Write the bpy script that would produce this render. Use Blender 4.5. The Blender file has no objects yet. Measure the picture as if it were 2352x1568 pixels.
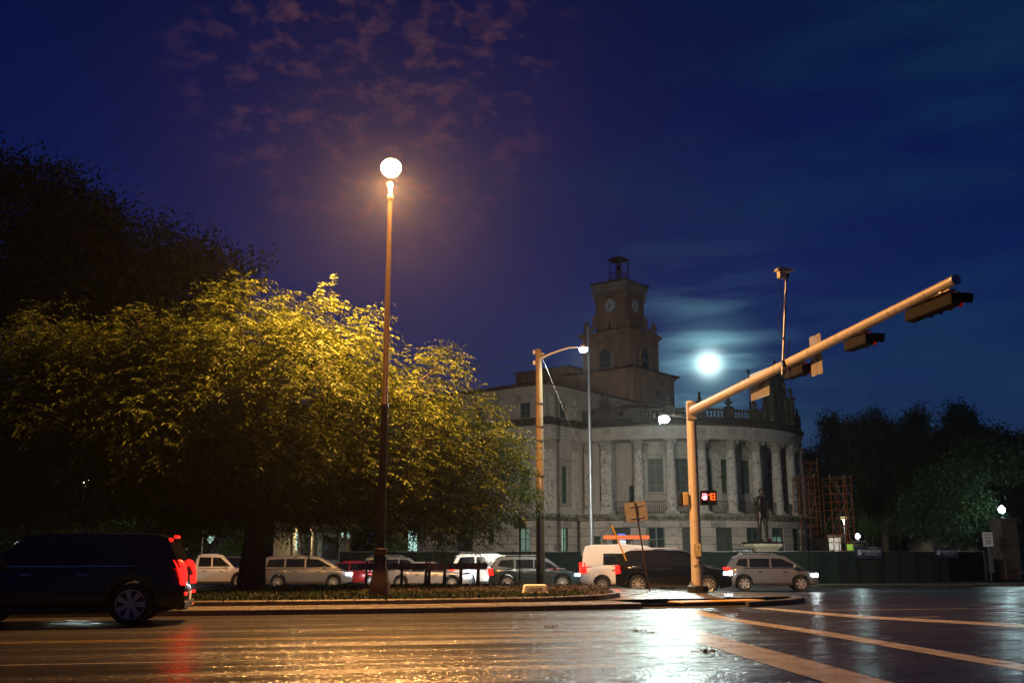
import bpy, bmesh, math, random
import numpy as np
from mathutils import Vector, Matrix
random.seed(7); np.random.seed(7)
R = math.radians
scn = bpy.context.scene
COL = scn.collection

# ------------------------------------------------------------------ camera
PITCH = R(12.12); CH = 1.4; FPX = 2287.0
cam_d = bpy.data.cameras.new('camera'); cam = bpy.data.objects.new('camera', cam_d); COL.objects.link(cam)
cam_d.sensor_width = 36; cam_d.lens = 36*FPX/2352.0; cam_d.clip_end = 2500; cam_d.clip_start = .1
cam.location = (0, 0, CH); cam.rotation_euler = (R(90)+PITCH, 0, 0)
scn.camera = cam
def ray(px, py):
    x = (px-1176)/FPX; y = -(py-784)/FPX
    return Vector((x, math.cos(PITCH)-y*math.sin(PITCH), math.sin(PITCH)+y*math.cos(PITCH)))
def at(px, py, Y):
    r = ray(px, py); return Vector((r.x/r.y*Y, Y, CH+r.z/r.y*Y))
def onground(px, py, z=0.0):
    r = ray(px, py); t = (z-CH)/r.z; return Vector((r.x*t, r.y*t, z))

# ------------------------------------------------------------------ view
scn.view_settings.view_transform = 'Standard'; scn.view_settings.look = 'None'
scn.view_settings.gamma = 1; scn.view_settings.exposure = 0; scn.view_settings.use_curve_mapping = False
scn.cycles.max_bounces = 6; scn.cycles.diffuse_bounces = 3; scn.cycles.glossy_bounces = 3
scn.cycles.transparent_max_bounces = 12; scn.cycles.volume_bounces = 0
scn.cycles.sample_clamp_indirect = 4.0; scn.cycles.use_denoising = True

# ------------------------------------------------------------------ night sky
MOON = ray(1628, 835).normalized()
def nd(nt, t, **kw):
    n = nt.nodes.new(t)
    for k, v in kw.items():
        if k in n.inputs and not hasattr(n, k): n.inputs[k].default_value = v
        else: setattr(n, k, v)
    return n
world = bpy.data.worlds.new('World'); scn.world = world; world.use_nodes = True
nt = world.node_tree; nt.nodes.clear(); L = nt.links.new
def wmath(op, a, b=None, clamp=False):
    n = nt.nodes.new('ShaderNodeMath'); n.operation = op; n.use_clamp = clamp
    for i, v in enumerate((a, b)):
        if v is None: continue
        if isinstance(v, (int, float)): n.inputs[i].default_value = v
        else: L(v, n.inputs[i])
    return n.outputs[0]
def wrgb(c): 
    n = nt.nodes.new('ShaderNodeRGB'); n.outputs[0].default_value = (*c, 1); return n.outputs[0]
def wmix(f, a, b, t='MIX'):
    n = nt.nodes.new('ShaderNodeMix'); n.data_type = 'RGBA'; n.blend_type = t; n.clamp_factor = True
    if isinstance(f, (int, float)): n.inputs[0].default_value = f
    else: L(f, n.inputs[0])
    L(a, n.inputs[6]); L(b, n.inputs[7]); return n.outputs[2]
tc = nt.nodes.new('ShaderNodeTexCoord'); D = tc.outputs['Generated']
sep = nt.nodes.new('ShaderNodeSeparateXYZ'); L(D, sep.inputs[0])
def wdot(v):
    n = nt.nodes.new('ShaderNodeVectorMath'); n.operation = 'DOT_PRODUCT'; L(D, n.inputs[0]); n.inputs[1].default_value = v
    return n.outputs['Value']
def wramp(f, pts):
    n = nt.nodes.new('ShaderNodeValToRGB'); cr = n.color_ramp
    while len(cr.elements) < len(pts): cr.elements.new(.5)
    for e, (p, c) in zip(cr.elements, pts): e.position = p; e.color = (*c, 1)
    L(f, n.inputs[0]); return n.outputs[0]
def wnoise(scale, detail, stretch, seed=0.0, rough=.55):
    m = nt.nodes.new('ShaderNodeMapping'); m.inputs['Scale'].default_value = stretch; m.inputs['Location'].default_value = (seed, seed*.7, 0)
    m.inputs['Rotation'].default_value = (0, R(-18), 0)
    L(D, m.inputs[0]); n = nt.nodes.new('ShaderNodeTexNoise'); L(m.outputs[0], n.inputs['Vector'])
    n.inputs['Scale'].default_value = scale; n.inputs['Detail'].default_value = detail; n.inputs['Roughness'].default_value = rough
    return n.outputs[0]
# physical twilight sky for the base tone, sun well down, same azimuth as the moon
sky = nt.nodes.new('ShaderNodeTexSky'); sky.sky_type = 'NISHITA'; sky.sun_disc = False
sky.sun_elevation = R(-3.0); sky.sun_rotation = math.atan2(MOON.x, MOON.y)
nish = nt.nodes.new('ShaderNodeMix'); nish.data_type = 'RGBA'; nish.blend_type = 'MULTIPLY'; nish.inputs[0].default_value = 1
L(sky.outputs[0], nish.inputs[6]); nish.inputs[7].default_value = (.02, .045, .11, 1)
grad = wramp(sep.outputs['Z'], [(0.0, (.0008, .0125, .040)), (.10, (.0007, .0095, .054)), (.24, (.0006, .0042, .060)), (.40, (.0001, .0022, .044)), (.62, (.0001, .0008, .016))])
# thin cloud: pale by the moon, greenish to the right, purple over the town lamps
c1 = wnoise(3.2, 6, (1, 1, 4.2), 3.1)
c1 = wmath('MULTIPLY', wmath('SUBTRACT', c1, .46), 3.4, True)
rightw = wmath('MULTIPLY', wmath('ADD', wdot((.9, .30, -.35)), -.05), 1.9, True)
col = wmix(wmath('MULTIPLY', c1, wmath('MULTIPLY', rightw, .75)), grad, wrgb((.004, .032, .062)))
lowleft = wdot(ray(960, 560).normalized())
pw = wmath('MULTIPLY', wmath('SUBTRACT', lowleft, .925), 13.3, True)
pw = wmath('MULTIPLY', pw, pw)
c2 = wnoise(5.0, 9, (1, 1, 2.2), 9.3, .62)
c2s = wmath('ADD', wmath('MULTIPLY', wmath('SUBTRACT', c2, .47), 3.2, True), .35)
col = wmix(wmath('MULTIPLY', wmath('MULTIPLY', pw, c2s), .40), col, wrgb((.016, .005, .048)))
# wisps of lamp-lit cloud high up
c3 = wnoise(38.0, 8, (1.0, 1, 1.7), 21.0, .60)
hi = wmath('MULTIPLY', wmath('SUBTRACT', wdot(ray(860, 130).normalized()), .978), 60.0, True)
c3 = wmath('MULTIPLY', wmath('MULTIPLY', wmath('SUBTRACT', c3, .50), 4.2, True), hi)
col = wmix(wmath('MULTIPLY', c3, .36), col, wrgb((.165, .060, .046)))
# moon and its corona on the thin cloud
md = wdot(MOON)
ang = wmath('ARCCOSINE', wmath('MINIMUM', md, 1.0))
def gauss(a, s):
    q = wmath('DIVIDE', a, s); return wmath('POWER', 2.71828, wmath('MULTIPLY', wmath('MULTIPLY', q, q), -1.0))
streak = wmath('MULTIPLY', wmath('SUBTRACT', wnoise(7.0, 6, (1.0, 1.0, 7.5), 5.5, .5), .42), 4.2, True)
g1 = gauss(ang, .0115); g2 = gauss(ang, .035); g3 = gauss(ang, .075)
halo = wmath('ADD', wmath('MULTIPLY', g2, wmath('ADD', wmath('MULTIPLY', streak, .42), .30)), wmath('MULTIPLY', g3, wmath('MULTIPLY', streak, .16)))
def scalec(f, c):
    n = nt.nodes.new('ShaderNodeVectorMath'); n.operation = 'SCALE'; n.inputs[0].default_value = c; L(f, n.inputs['Scale']); return n.outputs[0]
def addc(a, b):
    n = nt.nodes.new('ShaderNodeVectorMath'); n.operation = 'ADD'; L(a, n.inputs[0]); L(b, n.inputs[1]); return n.outputs[0]
tot = addc(addc(col, nish.outputs[2]), addc(scalec(halo, (.34, .74, .80)), scalec(g1, (1.5, 2.0, 2.0))))
bg = nt.nodes.new('ShaderNodeBackground'); L(tot, bg.inputs[0]); bg.inputs[1].default_value = 1.0
wo = nt.nodes.new('ShaderNodeOutputWorld'); L(bg.outputs[0], wo.inputs[0])

# the moon as the scene's one distant light
sd = bpy.data.lights.new('moonlight', 'SUN'); sd.energy = .012; sd.angle = R(.5); sd.color = (.75, .88, 1)
so = bpy.data.objects.new('moonlight', sd); COL.objects.link(so)
so.rotation_euler = MOON.to_track_quat('Z', 'Y').to_euler()

# ------------------------------------------------------------------ materials
MATS = {}
def mat(name, c1, c2=None, rough=.6, metal=0, scale=4, detail=5, bump=0, bscale=None, emit=None, estr=0, spec=.5, trans=0, alpha=1, thresh=(.35, .65), rough2=None, stretch=(1, 1, 1), c3=None, c3t=(.55, .7), c3s=2.0, coat=0):
    m = bpy.data.materials.new(name); m.use_nodes = True; n = m.node_tree; p = n.nodes['Principled BSDF']; lk = n.links.new
    p.inputs['Base Color'].default_value = (*c1, 1); p.inputs['Roughness'].default_value = rough; p.inputs['Metallic'].default_value = metal
    p.inputs['Specular IOR Level'].default_value = spec
    if coat: p.inputs['Coat Weight'].default_value = coat; p.inputs['Coat Roughness'].default_value = .06
    if alpha < 1: p.inputs['Alpha'].default_value = alpha
    if emit: p.inputs['Emission Color'].default_value = (*emit, 1); p.inputs['Emission Strength'].default_value = estr
    if c2 or bump or rough2 is not None:
        t = n.nodes.new('ShaderNodeTexCoord'); mp = n.nodes.new('ShaderNodeMapping'); lk(t.outputs['Object'], mp.inputs[0]); mp.inputs['Scale'].default_value = stretch
        oi = n.nodes.new('ShaderNodeObjectInfo'); ad = n.nodes.new('ShaderNodeVectorMath'); ad.operation = 'ADD'
        sc = n.nodes.new('ShaderNodeVectorMath'); sc.operation = 'SCALE'; cb = n.nodes.new('ShaderNodeCombineXYZ')
        for i in range(3): lk(oi.outputs['Random'], cb.inputs[i])
        lk(cb.outputs[0], sc.inputs[0]); sc.inputs['Scale'].default_value = 37.0
        lk(mp.outputs[0], ad.inputs[0]); lk(sc.outputs[0], ad.inputs[1])
        tx = n.nodes.new('ShaderNodeTexNoise'); lk(ad.outputs[0], tx.inputs['Vector']); tx.inputs['Scale'].default_value = scale; tx.inputs['Detail'].default_value = detail; tx.inputs['Roughness'].default_value = .6
        if c2:
            cr = n.nodes.new('ShaderNodeValToRGB'); cr.color_ramp.elements[0].position = thresh[0]; cr.color_ramp.elements[1].position = thresh[1]
            cr.color_ramp.elements[0].color = (*c1, 1); cr.color_ramp.elements[1].color = (*c2, 1); lk(tx.outputs[0], cr.inputs[0]); out = cr.outputs[0]
            if c3:
                t3 = n.nodes.new('ShaderNodeTexNoise'); lk(ad.outputs[0], t3.inputs['Vector']); t3.inputs['Scale'].default_value = c3s; t3.inputs['Detail'].default_value = 8; t3.inputs['Roughness'].default_value = .65
                r3 = n.nodes.new('ShaderNodeMapRange'); r3.inputs[1].default_value = c3t[0]; r3.inputs[2].default_value = c3t[1]; lk(t3.outputs[0], r3.inputs[0])
                mx = n.nodes.new('ShaderNodeMix'); mx.data_type = 'RGBA'; lk(r3.outputs[0], mx.inputs[0]); lk(out, mx.inputs[6]); mx.inputs[7].default_value = (*c3, 1); out = mx.outputs[2]
            lk(out, p.inputs['Base Color'])
        if rough2 is not None:
            mr = n.nodes.new('ShaderNodeMapRange'); mr.inputs[1].default_value = .3; mr.inputs[2].default_value = .7; mr.inputs[3].default_value = rough; mr.inputs[4].default_value = rough2
            lk(tx.outputs[0], mr.inputs[0]); lk(mr.outputs[0], p.inputs['Roughness'])
        if bump:
            tb = tx
            if bscale:
                tb = n.nodes.new('ShaderNodeTexNoise'); lk(ad.outputs[0], tb.inputs['Vector']); tb.inputs['Scale'].default_value = bscale; tb.inputs['Detail'].default_value = 4
            b = n.nodes.new('ShaderNodeBump'); b.inputs['Strength'].default_value = bump; b.inputs['Distance'].default_value = .03; lk(tb.outputs[0], b.inputs['Height']); lk(b.outputs[0], p.inputs['Normal'])
    MATS[name] = m; return m
STONE2 = mat('grey_stone_block', (.33, .29, .25), (.24, .21, .19), .85, scale=3, bump=.5, bscale=14, c3=(.09, .08, .065), c3t=(.50, .70), c3s=3.0)
STONE3 = mat('pale_stone_block', (.46, .39, .33), (.38, .32, .275), .85, scale=3, bump=.5, bscale=14, c3=(.14, .12, .10), c3t=(.60, .78), c3s=3.0)
MORTAR = mat('dark_mortar', (.05, .042, .035), (.08, .068, .055), .95, scale=6)
STONE = mat('stone_block', (.40, .34, .29), (.30, .26, .23), .85, scale=3, bump=.5, bscale=14, c3=(.10, .09, .075), c3t=(.56, .74), c3s=3.0)
WALL = mat('stucco_wall', (.42, .355, .30), (.33, .28, .245), .9, scale=.9, bump=.25, bscale=30, c3=(.12, .10, .085), c3t=(.60, .80), c3s=1.3, stretch=(1.6, 1.6, .5))
WALLUP = mat('upper_stucco', (.38, .31, .25), (.27, .22, .185), .9, scale=.8, bump=.2, bscale=30, c3=(.09, .075, .065), c3t=(.56, .78), c3s=1.0, stretch=(1.5, 1.5, .4))
TOWERM = mat('tower_stucco', (.46, .24, .13), (.27, .155, .09), .9, scale=.6, bump=.2, bscale=25, c3=(.06, .05, .045), c3t=(.52, .72), c3s=.7, stretch=(1.6, 1.6, .35))
COLM = mat('weathered_coral_column', (.52, .46, .40), (.38, .34, .30), .9, scale=5, bump=.9, bscale=9, c3=(.13, .115, .10), c3t=(.53, .66), c3s=3.4)
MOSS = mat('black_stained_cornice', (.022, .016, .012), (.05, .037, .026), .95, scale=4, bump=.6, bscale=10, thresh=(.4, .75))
LEDGE = mat('mossy_ledge', (.30, .26, .22), (.09, .085, .05), .95, scale=2.2, bump=.7, bscale=12, thresh=(.38, .58))
CARVE = mat('carved_stone', (.36, .31, .26), (.22, .19, .16), .9, scale=5, bump=.6, bscale=12)
DARKCARVE = mat('stained_carving', (.085, .068, .050), (.035, .028, .022), .92, scale=3, bump=.6, bscale=10)
TILE = mat('clay_tile', (.12, .05, .032), (.055, .03, .024), .8, scale=3, bump=.3)
GREENF = mat('green_painted_wood', (.030, .085, .045), (.045, .11, .06), .45, scale=6)
DARKG = mat('dark_window_glass', (.025, .03, .032), None, .06, spec=.7)
CURT = mat('curtained_window_glass', (.075, .070, .060), (.045, .042, .038), .5, scale=2, stretch=(8, 8, .4), spec=.25)
LITG = mat('lit_window_glass', (.4, .5, .45), None, .3, emit=(.55, .9, .78), estr=.9)
LITG2 = mat('dim_lit_window_glass', (.2, .28, .25), None, .3, emit=(.35, .62, .52), estr=.16)
IRON = mat('black_iron', (.018, .017, .016), None, .5, metal=.6)
GALV = mat('galvanised_steel', (.42, .42, .43), (.34, .34, .36), .42, metal=.55, scale=8)
CONCP = mat('painted_mast_pole', (.52, .46, .40), (.44, .38, .33), .5, scale=5, bump=.1, metal=.15)
BRONZEP = mat('dark_bronze_pole', (.050, .028, .018), (.032, .02, .014), .32, metal=.35, scale=6)
WOOD = mat('creosoted_wood', (.20, .135, .055), (.10, .066, .030), .75, scale=3, stretch=(9, 9, .5), bump=.6)
ALUB = mat('bare_aluminium_sign_back', (.34, .32, .30), (.28, .265, .245), .38, metal=.5, scale=12)
SIGB = mat('signal_housing', (.014, .011, .009), None, .75, spec=.12)
SIGY = mat('signal_cream_back', (.55, .42, .22), (.42, .32, .18), .5, scale=4)
REDL = mat('red_signal_lens', (.3, .0, .0), None, .3, emit=(1, .012, .008), estr=130)
GRNL = mat('green_signal_lens', (.0, .2, .2), None, .3, emit=(.0, .75, .8), estr=60)
YELL = mat('amber_signal_lens', (.25, .07, .01), None, .3, emit=(1, .25, .02), estr=14)
BARK = mat('bark', (.06, .045, .032), (.03, .023, .018), .9, scale=6, bump=.8, stretch=(2, 2, .5))
CONC = mat('wet_concrete', (.15, .135, .12), (.10, .092, .084), .34, scale=1.2, bump=.25, bscale=60, rough2=.20)
KERB = mat('old_kerb_concrete', (.10, .083, .07), (.045, .037, .03), .5, scale=3, bump=.3, bscale=30)
PAINT = mat('worn_white_road_paint', (.46, .43, .41), (.36, .335, .31), .36, scale=2, detail=8, bump=.12, bscale=50, rough2=.22, c3=(.12, .11, .10), c3t=(.60, .72), c3s=7.0)
YPAINT = mat('faded_yellow_road_paint', (.30, .19, .035), (.13, .09, .035), .4, scale=8)
TACT = mat('yellow_tactile_tile', (.60, .36, .05), (.48, .28, .04), .45, scale=6)
SOIL = mat('planting_soil', (.022, .016, .011), (.04, .028, .018), .95, scale=14, bump=1)
GRASSM = mat('lawn_ground', (.02, .032, .012), (.03, .042, .016), .9, scale=3, bump=.6)
MARKER = mat('whitewashed_stone', (.84, .79, .72), (.76, .70, .63), .7, scale=4, bump=.3, bscale=25)
WHITEP = mat('white_paint', (.72, .72, .72), None, .45)
BLACKP = mat('black_paint', (.012, .012, .013), None, .5)
BLUEP = mat('blue_sign_paint', (.01, .09, .55), None, .4)
YELP = mat('yellow_guard', (.85, .42, .02), None, .4)
FENCEM = mat('green_black_windscreen', (.006, .010, .008), (.010, .015, .012), .9, scale=3, spec=.08)
BRONZE = mat('bronze_statue', (.055, .032, .022), (.03, .02, .015), .30, metal=.75, scale=3, rough2=.42)
PEDST = mat('limestone_pedestal', (.60, .53, .38), (.38, .33, .22), .8, scale=6, bump=.4)
SCAF = mat('orange_scaffold_steel', (.34, .095, .016), (.22, .06, .012), .5, scale=4)
RUBBER = mat('tyre_rubber', (.014, .014, .014), None, .75)
ALLOY = mat('alloy_rim', (.50, .50, .50), None, .32, metal=.35)
CARGL = mat('car_window_glass', (.012, .014, .016), None, .05, spec=.8)
TAIL = mat('lit_tail_lamp', (.4, .01, .01), None, .3, emit=(1, .006, .004), estr=6)
HEAD = mat('lit_head_lamp', (.8, .85, .9), None, .3, emit=(.86, .96, 1), estr=40)
PLASTIC = mat('black_trim', (.02, .02, .021), None, .55)
CHROME = mat('chrome', (.6, .6, .62), None, .12, metal=1)
SCREEN = mat('lit_display', (.3, .5, .6), (.2, .4, .6), .3, emit=(.62, .95, 1), estr=2.2)
SODG = mat('sodium_lamp_glass', (1, .8, .5), None, .3, emit=(1, .70, .34), estr=90)
LEDW = mat('white_lamp_glass', (.9, 1, .95), None, .3, emit=(.80, 1, .95), estr=90)
LEDG = mat('globe_lamp_glass', (.9, 1, .97), None, .3, emit=(.70, .98, 1), estr=55)
ORLAD = mat('orange_fibreglass', (.75, .20, .08), None, .5)

def leaf_mat(name, c1, c2, tr=.35):
    m = bpy.data.materials.new(name); m.use_nodes = True; n = m.node_tree; p = n.nodes['Principled BSDF']; lk = n.links.new
    p.inputs['Roughness'].default_value = .62; p.inputs['Specular IOR Level'].default_value = .3
    g = n.nodes.new('ShaderNodeNewGeometry'); cr = n.nodes.new('ShaderNodeValToRGB')
    cr.color_ramp.elements[0].color = (*c1, 1); cr.color_ramp.elements[1].color = (*c2, 1); lk(g.outputs['Random Per Island'], cr.inputs[0])
    lk(cr.outputs[0], p.inputs['Base Color'])
    t = n.nodes.new('ShaderNodeBsdfTranslucent'); lk(cr.outputs[0], t.inputs[0]); mx = n.nodes.new('ShaderNodeMixShader'); mx.inputs[0].default_value = tr
    o = n.nodes['Material Output']; lk(p.outputs[0], mx.inputs[1]); lk(t.outputs[0], mx.inputs[2]); lk(mx.outputs[0], o.inputs[0])
    return m
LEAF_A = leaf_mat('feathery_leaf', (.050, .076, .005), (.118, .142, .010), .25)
LEAF_B = leaf_mat('oak_leaf', (.016, .028, .009), (.03, .05, .015), .15)
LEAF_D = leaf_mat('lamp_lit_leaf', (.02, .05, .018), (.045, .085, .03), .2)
LEAF_C = leaf_mat('bright_leaf', (.03, .09, .02), (.07, .14, .03), .3)
LEAF_R = leaf_mat('bed_leaf', (.025, .04, .015), (.085, .04, .03), .2)

# wet asphalt: matt aggregate with polished, wetter bands that run along the street
def asphalt():
    m = bpy.data.materials.new('wet_asphalt'); m.use_nodes = True; n = m.node_tree; p = n.nodes['Principled BSDF']; lk = n.links.new
    t = n.nodes.new('ShaderNodeTexCoord'); o = t.outputs['Object']
    def noise(sc, det, st, rough=.6):
        mp = n.nodes.new('ShaderNodeMapping'); mp.inputs['Scale'].default_value = st; lk(o, mp.inputs[0])
        x = n.nodes.new('ShaderNodeTexNoise'); lk(mp.outputs[0], x.inputs['Vector']); x.inputs['Scale'].default_value = sc; x.inputs['Detail'].default_value = det; x.inputs['Roughness'].default_value = rough
        return x.outputs[0]
    def mr(v, a, b, c, d):
        x = n.nodes.new('ShaderNodeMapRange'); lk(v, x.inputs[0])
        for i, q in enumerate((a, b, c, d)): x.inputs[i+1].default_value = q
        return x.outputs[0]
    band = noise(1.0, 5, (.035, 1.5, 1)); patch = noise(.5, 4, (.35, 1, 1)); agg = noise(55, 3, (1, 1, 1)); fine = noise(13, 2, (1, 1, 1), .9)
    cr = n.nodes.new('ShaderNodeValToRGB'); cr.color_ramp.elements[0].color = (.016, .015, .0145, 1); cr.color_ramp.elements[1].color = (.052, .049, .046, 1)
    cr.color_ramp.elements[0].position = .35; cr.color_ramp.elements[1].position = .7; lk(agg, cr.inputs[0]); lk(cr.outputs[0], p.inputs['Base Color'])
    wet = n.nodes.new('ShaderNodeMath'); wet.operation = 'ADD'; lk(mr(band, .40, .60, 0, .75), wet.inputs[0]); lk(mr(patch, .5, .72, 0, .5), wet.inputs[1]); wet.use_clamp = True
    lk(mr(wet.outputs[0], 0, 1, .30, .20), p.inputs['Roughness']); p.inputs['Specular IOR Level'].default_value = .55
    b1 = n.nodes.new('ShaderNodeBump'); b1.inputs['Distance'].default_value = .018; lk(mr(wet.outputs[0], 0, 1, 1.0, .30), b1.inputs['Strength']); lk(fine, b1.inputs['Height'])
    b2 = n.nodes.new('ShaderNodeBump'); b2.inputs['Distance'].default_value = .05; b2.inputs['Strength'].default_value = .22; lk(noise(1.0, 3, (.3, 2.2, 1)), b2.inputs['Height']); lk(b2.outputs[0], b1.inputs['Normal'])
    # glints: every wet stone chip tilts its own way
    vo = n.nodes.new('ShaderNodeTexVoronoi'); lk(o, vo.inputs['Vector']); vo.inputs['Scale'].default_value = 34
    s1 = n.nodes.new('ShaderNodeVectorMath'); s1.operation = 'SUBTRACT'; lk(vo.outputs['Color'], s1.inputs[0]); s1.inputs[1].default_value = (.5, .5, .5)
    s2_ = n.nodes.new('ShaderNodeVectorMath'); s2_.operation = 'SCALE'; lk(s1.outputs[0], s2_.inputs[0]); lk(mr(wet.outputs[0], 0, 1, .62, .16), s2_.inputs['Scale'])
    s3 = n.nodes.new('ShaderNodeVectorMath'); s3.operation = 'MULTIPLY'; lk(s2_.outputs[0], s3.inputs[0]); s3.inputs[1].default_value = (1, 1, .1)
    s4 = n.nodes.new('ShaderNodeVectorMath'); s4.operation = 'ADD'; lk(s3.outputs[0], s4.inputs[0]); lk(b1.outputs[0], s4.inputs[1])
    s5 = n.nodes.new('ShaderNodeVectorMath'); s5.operation = 'NORMALIZE'; lk(s4.outputs[0], s5.inputs[0]); lk(s5.outputs[0], p.inputs['Normal'])
    return m
ASPH = asphalt()

# ------------------------------------------------------------------ mesh builder
class MB:
    def __init__(s): s.v = []; s.f = []; s.M = Matrix()
    def add(s, vs, fs):
        b = len(s.v); s.v += [tuple(s.M @ Vector(v)) for v in vs]; s.f += [tuple(b+i for i in f) for f in fs]; return s
    def box(s, c, size, rz=0, m=None):
        hx, hy, hz = (q/2 for q in size); vs = [Vector((x, y, z)) for z in (-hz, hz) for x, y in ((-hx, -hy), (hx, -hy), (hx, hy), (-hx, hy))]
        T = Matrix.Translation(Vector(c)) @ (m if m else Matrix.Rotation(rz, 4, 'Z'))
        return s.add([T @ v for v in vs], [(3, 2, 1, 0), (4, 5, 6, 7), (0, 1, 5, 4), (1, 2, 6, 5), (2, 3, 7, 6), (3, 0, 4, 7)])
    def beam(s, a, b, w, h, up=(0, 0, 1)):
        a = Vector(a); b = Vector(b); d = (b-a); l = d.length; d.normalize(); u = Vector(up)
        if abs(d.dot(u)) > .99: u = Vector((0, 1, 0))
        sx = d.cross(u).normalized(); u = sx.cross(d)
        vs = [p+sx*i*w/2+u*j*h/2 for p in (a, b) for i, j in ((-1, -1), (1, -1), (1, 1), (-1, 1))]
        return s.add(vs, [(0, 1, 2, 3), (7, 6, 5, 4), (0, 4, 5, 1), (1, 5, 6, 2), (2, 6, 7, 3), (3, 7, 4, 0)])
    def tube(s, pts, rads, n=8, cap=True):
        pts = [Vector(p) for p in pts]
        if isinstance(rads, (int, float)): rads = [rads]*len(pts)
        vs = []; fs = []; prev = None
        for i, p in enumerate(pts):
            d = (pts[min(i+1, len(pts)-1)]-pts[max(i-1, 0)]).normalized()
            u = prev if prev is not None else (Vector((0, 0, 1)) if abs(d.z) < .9 else Vector((0, 1, 0)))
            sx = d.cross(u)
            if sx.length < 1e-4: sx = d.cross(Vector((1, 0, 0)))
            sx.normalize(); u = sx.cross(d).normalized(); prev = u
            for k in range(n):
                a = 2*math.pi*k/n; vs.append(p+(sx*math.cos(a)+u*math.sin(a))*rads[i])
        for i in range(len(pts)-1):
            for k in range(n): fs.append((i*n+k, i*n+(k+1) % n, (i+1)*n+(k+1) % n, (i+1)*n+k))
        if cap: fs.append(tuple(range(n))[::-1]); fs.append(tuple((len(pts)-1)*n+k for k in range(n)))
        return s.add(vs, fs)
    def lathe(s, prof, c=(0, 0, 0), n=12, a0=0, caps=True):
        c = Vector(c); vs = []; fs = []
        for r, z in prof:
            for k in range(n): a = a0+2*math.pi*k/n; vs.append(c+Vector((r*math.cos(a), r*math.sin(a), z)))
        m = len(prof)
        for i in range(m-1):
            for k in range(n): fs.append((i*n+k, i*n+(k+1) % n, (i+1)*n+(k+1) % n, (i+1)*n+k))
        if caps: fs.append(tuple(range(n))[::-1]); fs.append(tuple((m-1)*n+k for k in range(n)))
        return s.add(vs, fs)
    def prism(s, poly, z0, z1):
        n = len(poly); return s.add([(x, y, z0) for x, y in poly]+[(x, y, z1) for x, y in poly], [tuple(range(n))[::-1], tuple(range(n, 2*n))]+[(i, (i+1) % n, n+(i+1) % n, n+i) for i in range(n)])
    def slab(s, poly, T, t):   # polygon in local xz, thickness t along +y, placed by matrix T
        n = len(poly); vs = [T @ Vector((x, 0, z)) for x, z in poly]+[T @ Vector((x, t, z)) for x, z in poly]
        return s.add(vs, [tuple(range(n)), tuple(range(n, 2*n))[::-1]]+[(i, n+i, n+(i+1) % n, (i+1) % n) for i in range(n)])
    def mesh(s, name, m, smooth=None):
        me = bpy.data.meshes.new(name); me.from_pydata(s.v, [], s.f); me.materials.append(m)
        bm = bmesh.new(); bm.from_mesh(me); bmesh.ops.recalc_face_normals(bm, faces=bm.faces); bm.to_mesh(me); bm.free()
        if smooth is not None:
            for p in me.polygons: p.use_smooth = True
            me.set_sharp_from_angle(angle=R(smooth))
        return me
    def build(s, name, m, parent=None, smooth=None, bevel=0, label=None):
        return link(name, s.mesh(name, m, smooth), parent, bevel, label)
def link(name, me, parent=None, bevel=0, label=None):
    o = bpy.data.objects.new(name, me); COL.objects.link(o)
    if parent: o.parent = parent
    if bevel:
        b = o.modifiers.new('bevel', 'BEVEL'); b.width = bevel; b.segments = 2; b.limit_method = 'ANGLE'; b.angle_limit = R(35)
    if label: o['label'] = label
    return o
def tag(o, label, cat, group=None):
    o['label'] = label; o['category'] = cat
    if group: o['group'] = group
    return o
def struct(o): o['kind'] = 'structure'; return o
def stuff(o): o['kind'] = 'stuff'; return o
def thing(name, loc, rz, label, cat, group=None):
    o = bpy.data.objects.new(name, None); COL.objects.link(o); o.location = loc; o.rotation_euler = (0, 0, rz); o.empty_display_size = .3
    return tag(o, label, cat, group)
def copy_tree(o, parent=None):
    kids = [c for c in list(COL.objects) if c.parent == o]
    c = o.copy(); COL.objects.link(c); c.parent = parent
    for k in kids: copy_tree(k, c)
    return c
def text_mesh(txt, size, m, extrude=.002, align='CENTER'):
    cu = bpy.data.curves.new('lettering', 'FONT'); cu.body = txt; cu.size = size; cu.extrude = extrude; cu.align_x = align; cu.align_y = 'CENTER'; cu.resolution_u = 2
    to = bpy.data.objects.new('lettering', cu); COL.objects.link(to); bpy.context.view_layer.update()
    me = bpy.data.meshes.new_from_object(to.evaluated_get(bpy.context.evaluated_depsgraph_get())); me.name = 'lettering'
    bpy.data.objects.remove(to); bpy.data.curves.remove(cu); me.materials.clear(); me.materials.append(m); return me
def lettering(txt, size, m, parent, loc, rot, name='lettering', sx=1.0):
    o = link(name, text_mesh(txt, size, m), parent); o.location = loc; o.rotation_euler = rot; o.scale.x = sx; return o

# road frame: the street runs left to right, u along it and v away from the camera
RA = R(11.0); U = Vector((math.cos(RA), math.sin(RA), 0)); V = Vector((-math.sin(RA), math.cos(RA), 0))
def sstep(a, b, x): t = min(1, max(0, (x-a)/(b-a))); return t*t*(3-2*t)
def gz(x, y):
    v = -x*math.sin(RA)+y*math.cos(RA); return -.17*sstep(30, 42, v)-.20*sstep(44, 55, v)
def on(px, py):
    p = onground(px, py)
    for _ in range(6): p = onground(px, py, gz(p.x, p.y))
    return p
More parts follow.
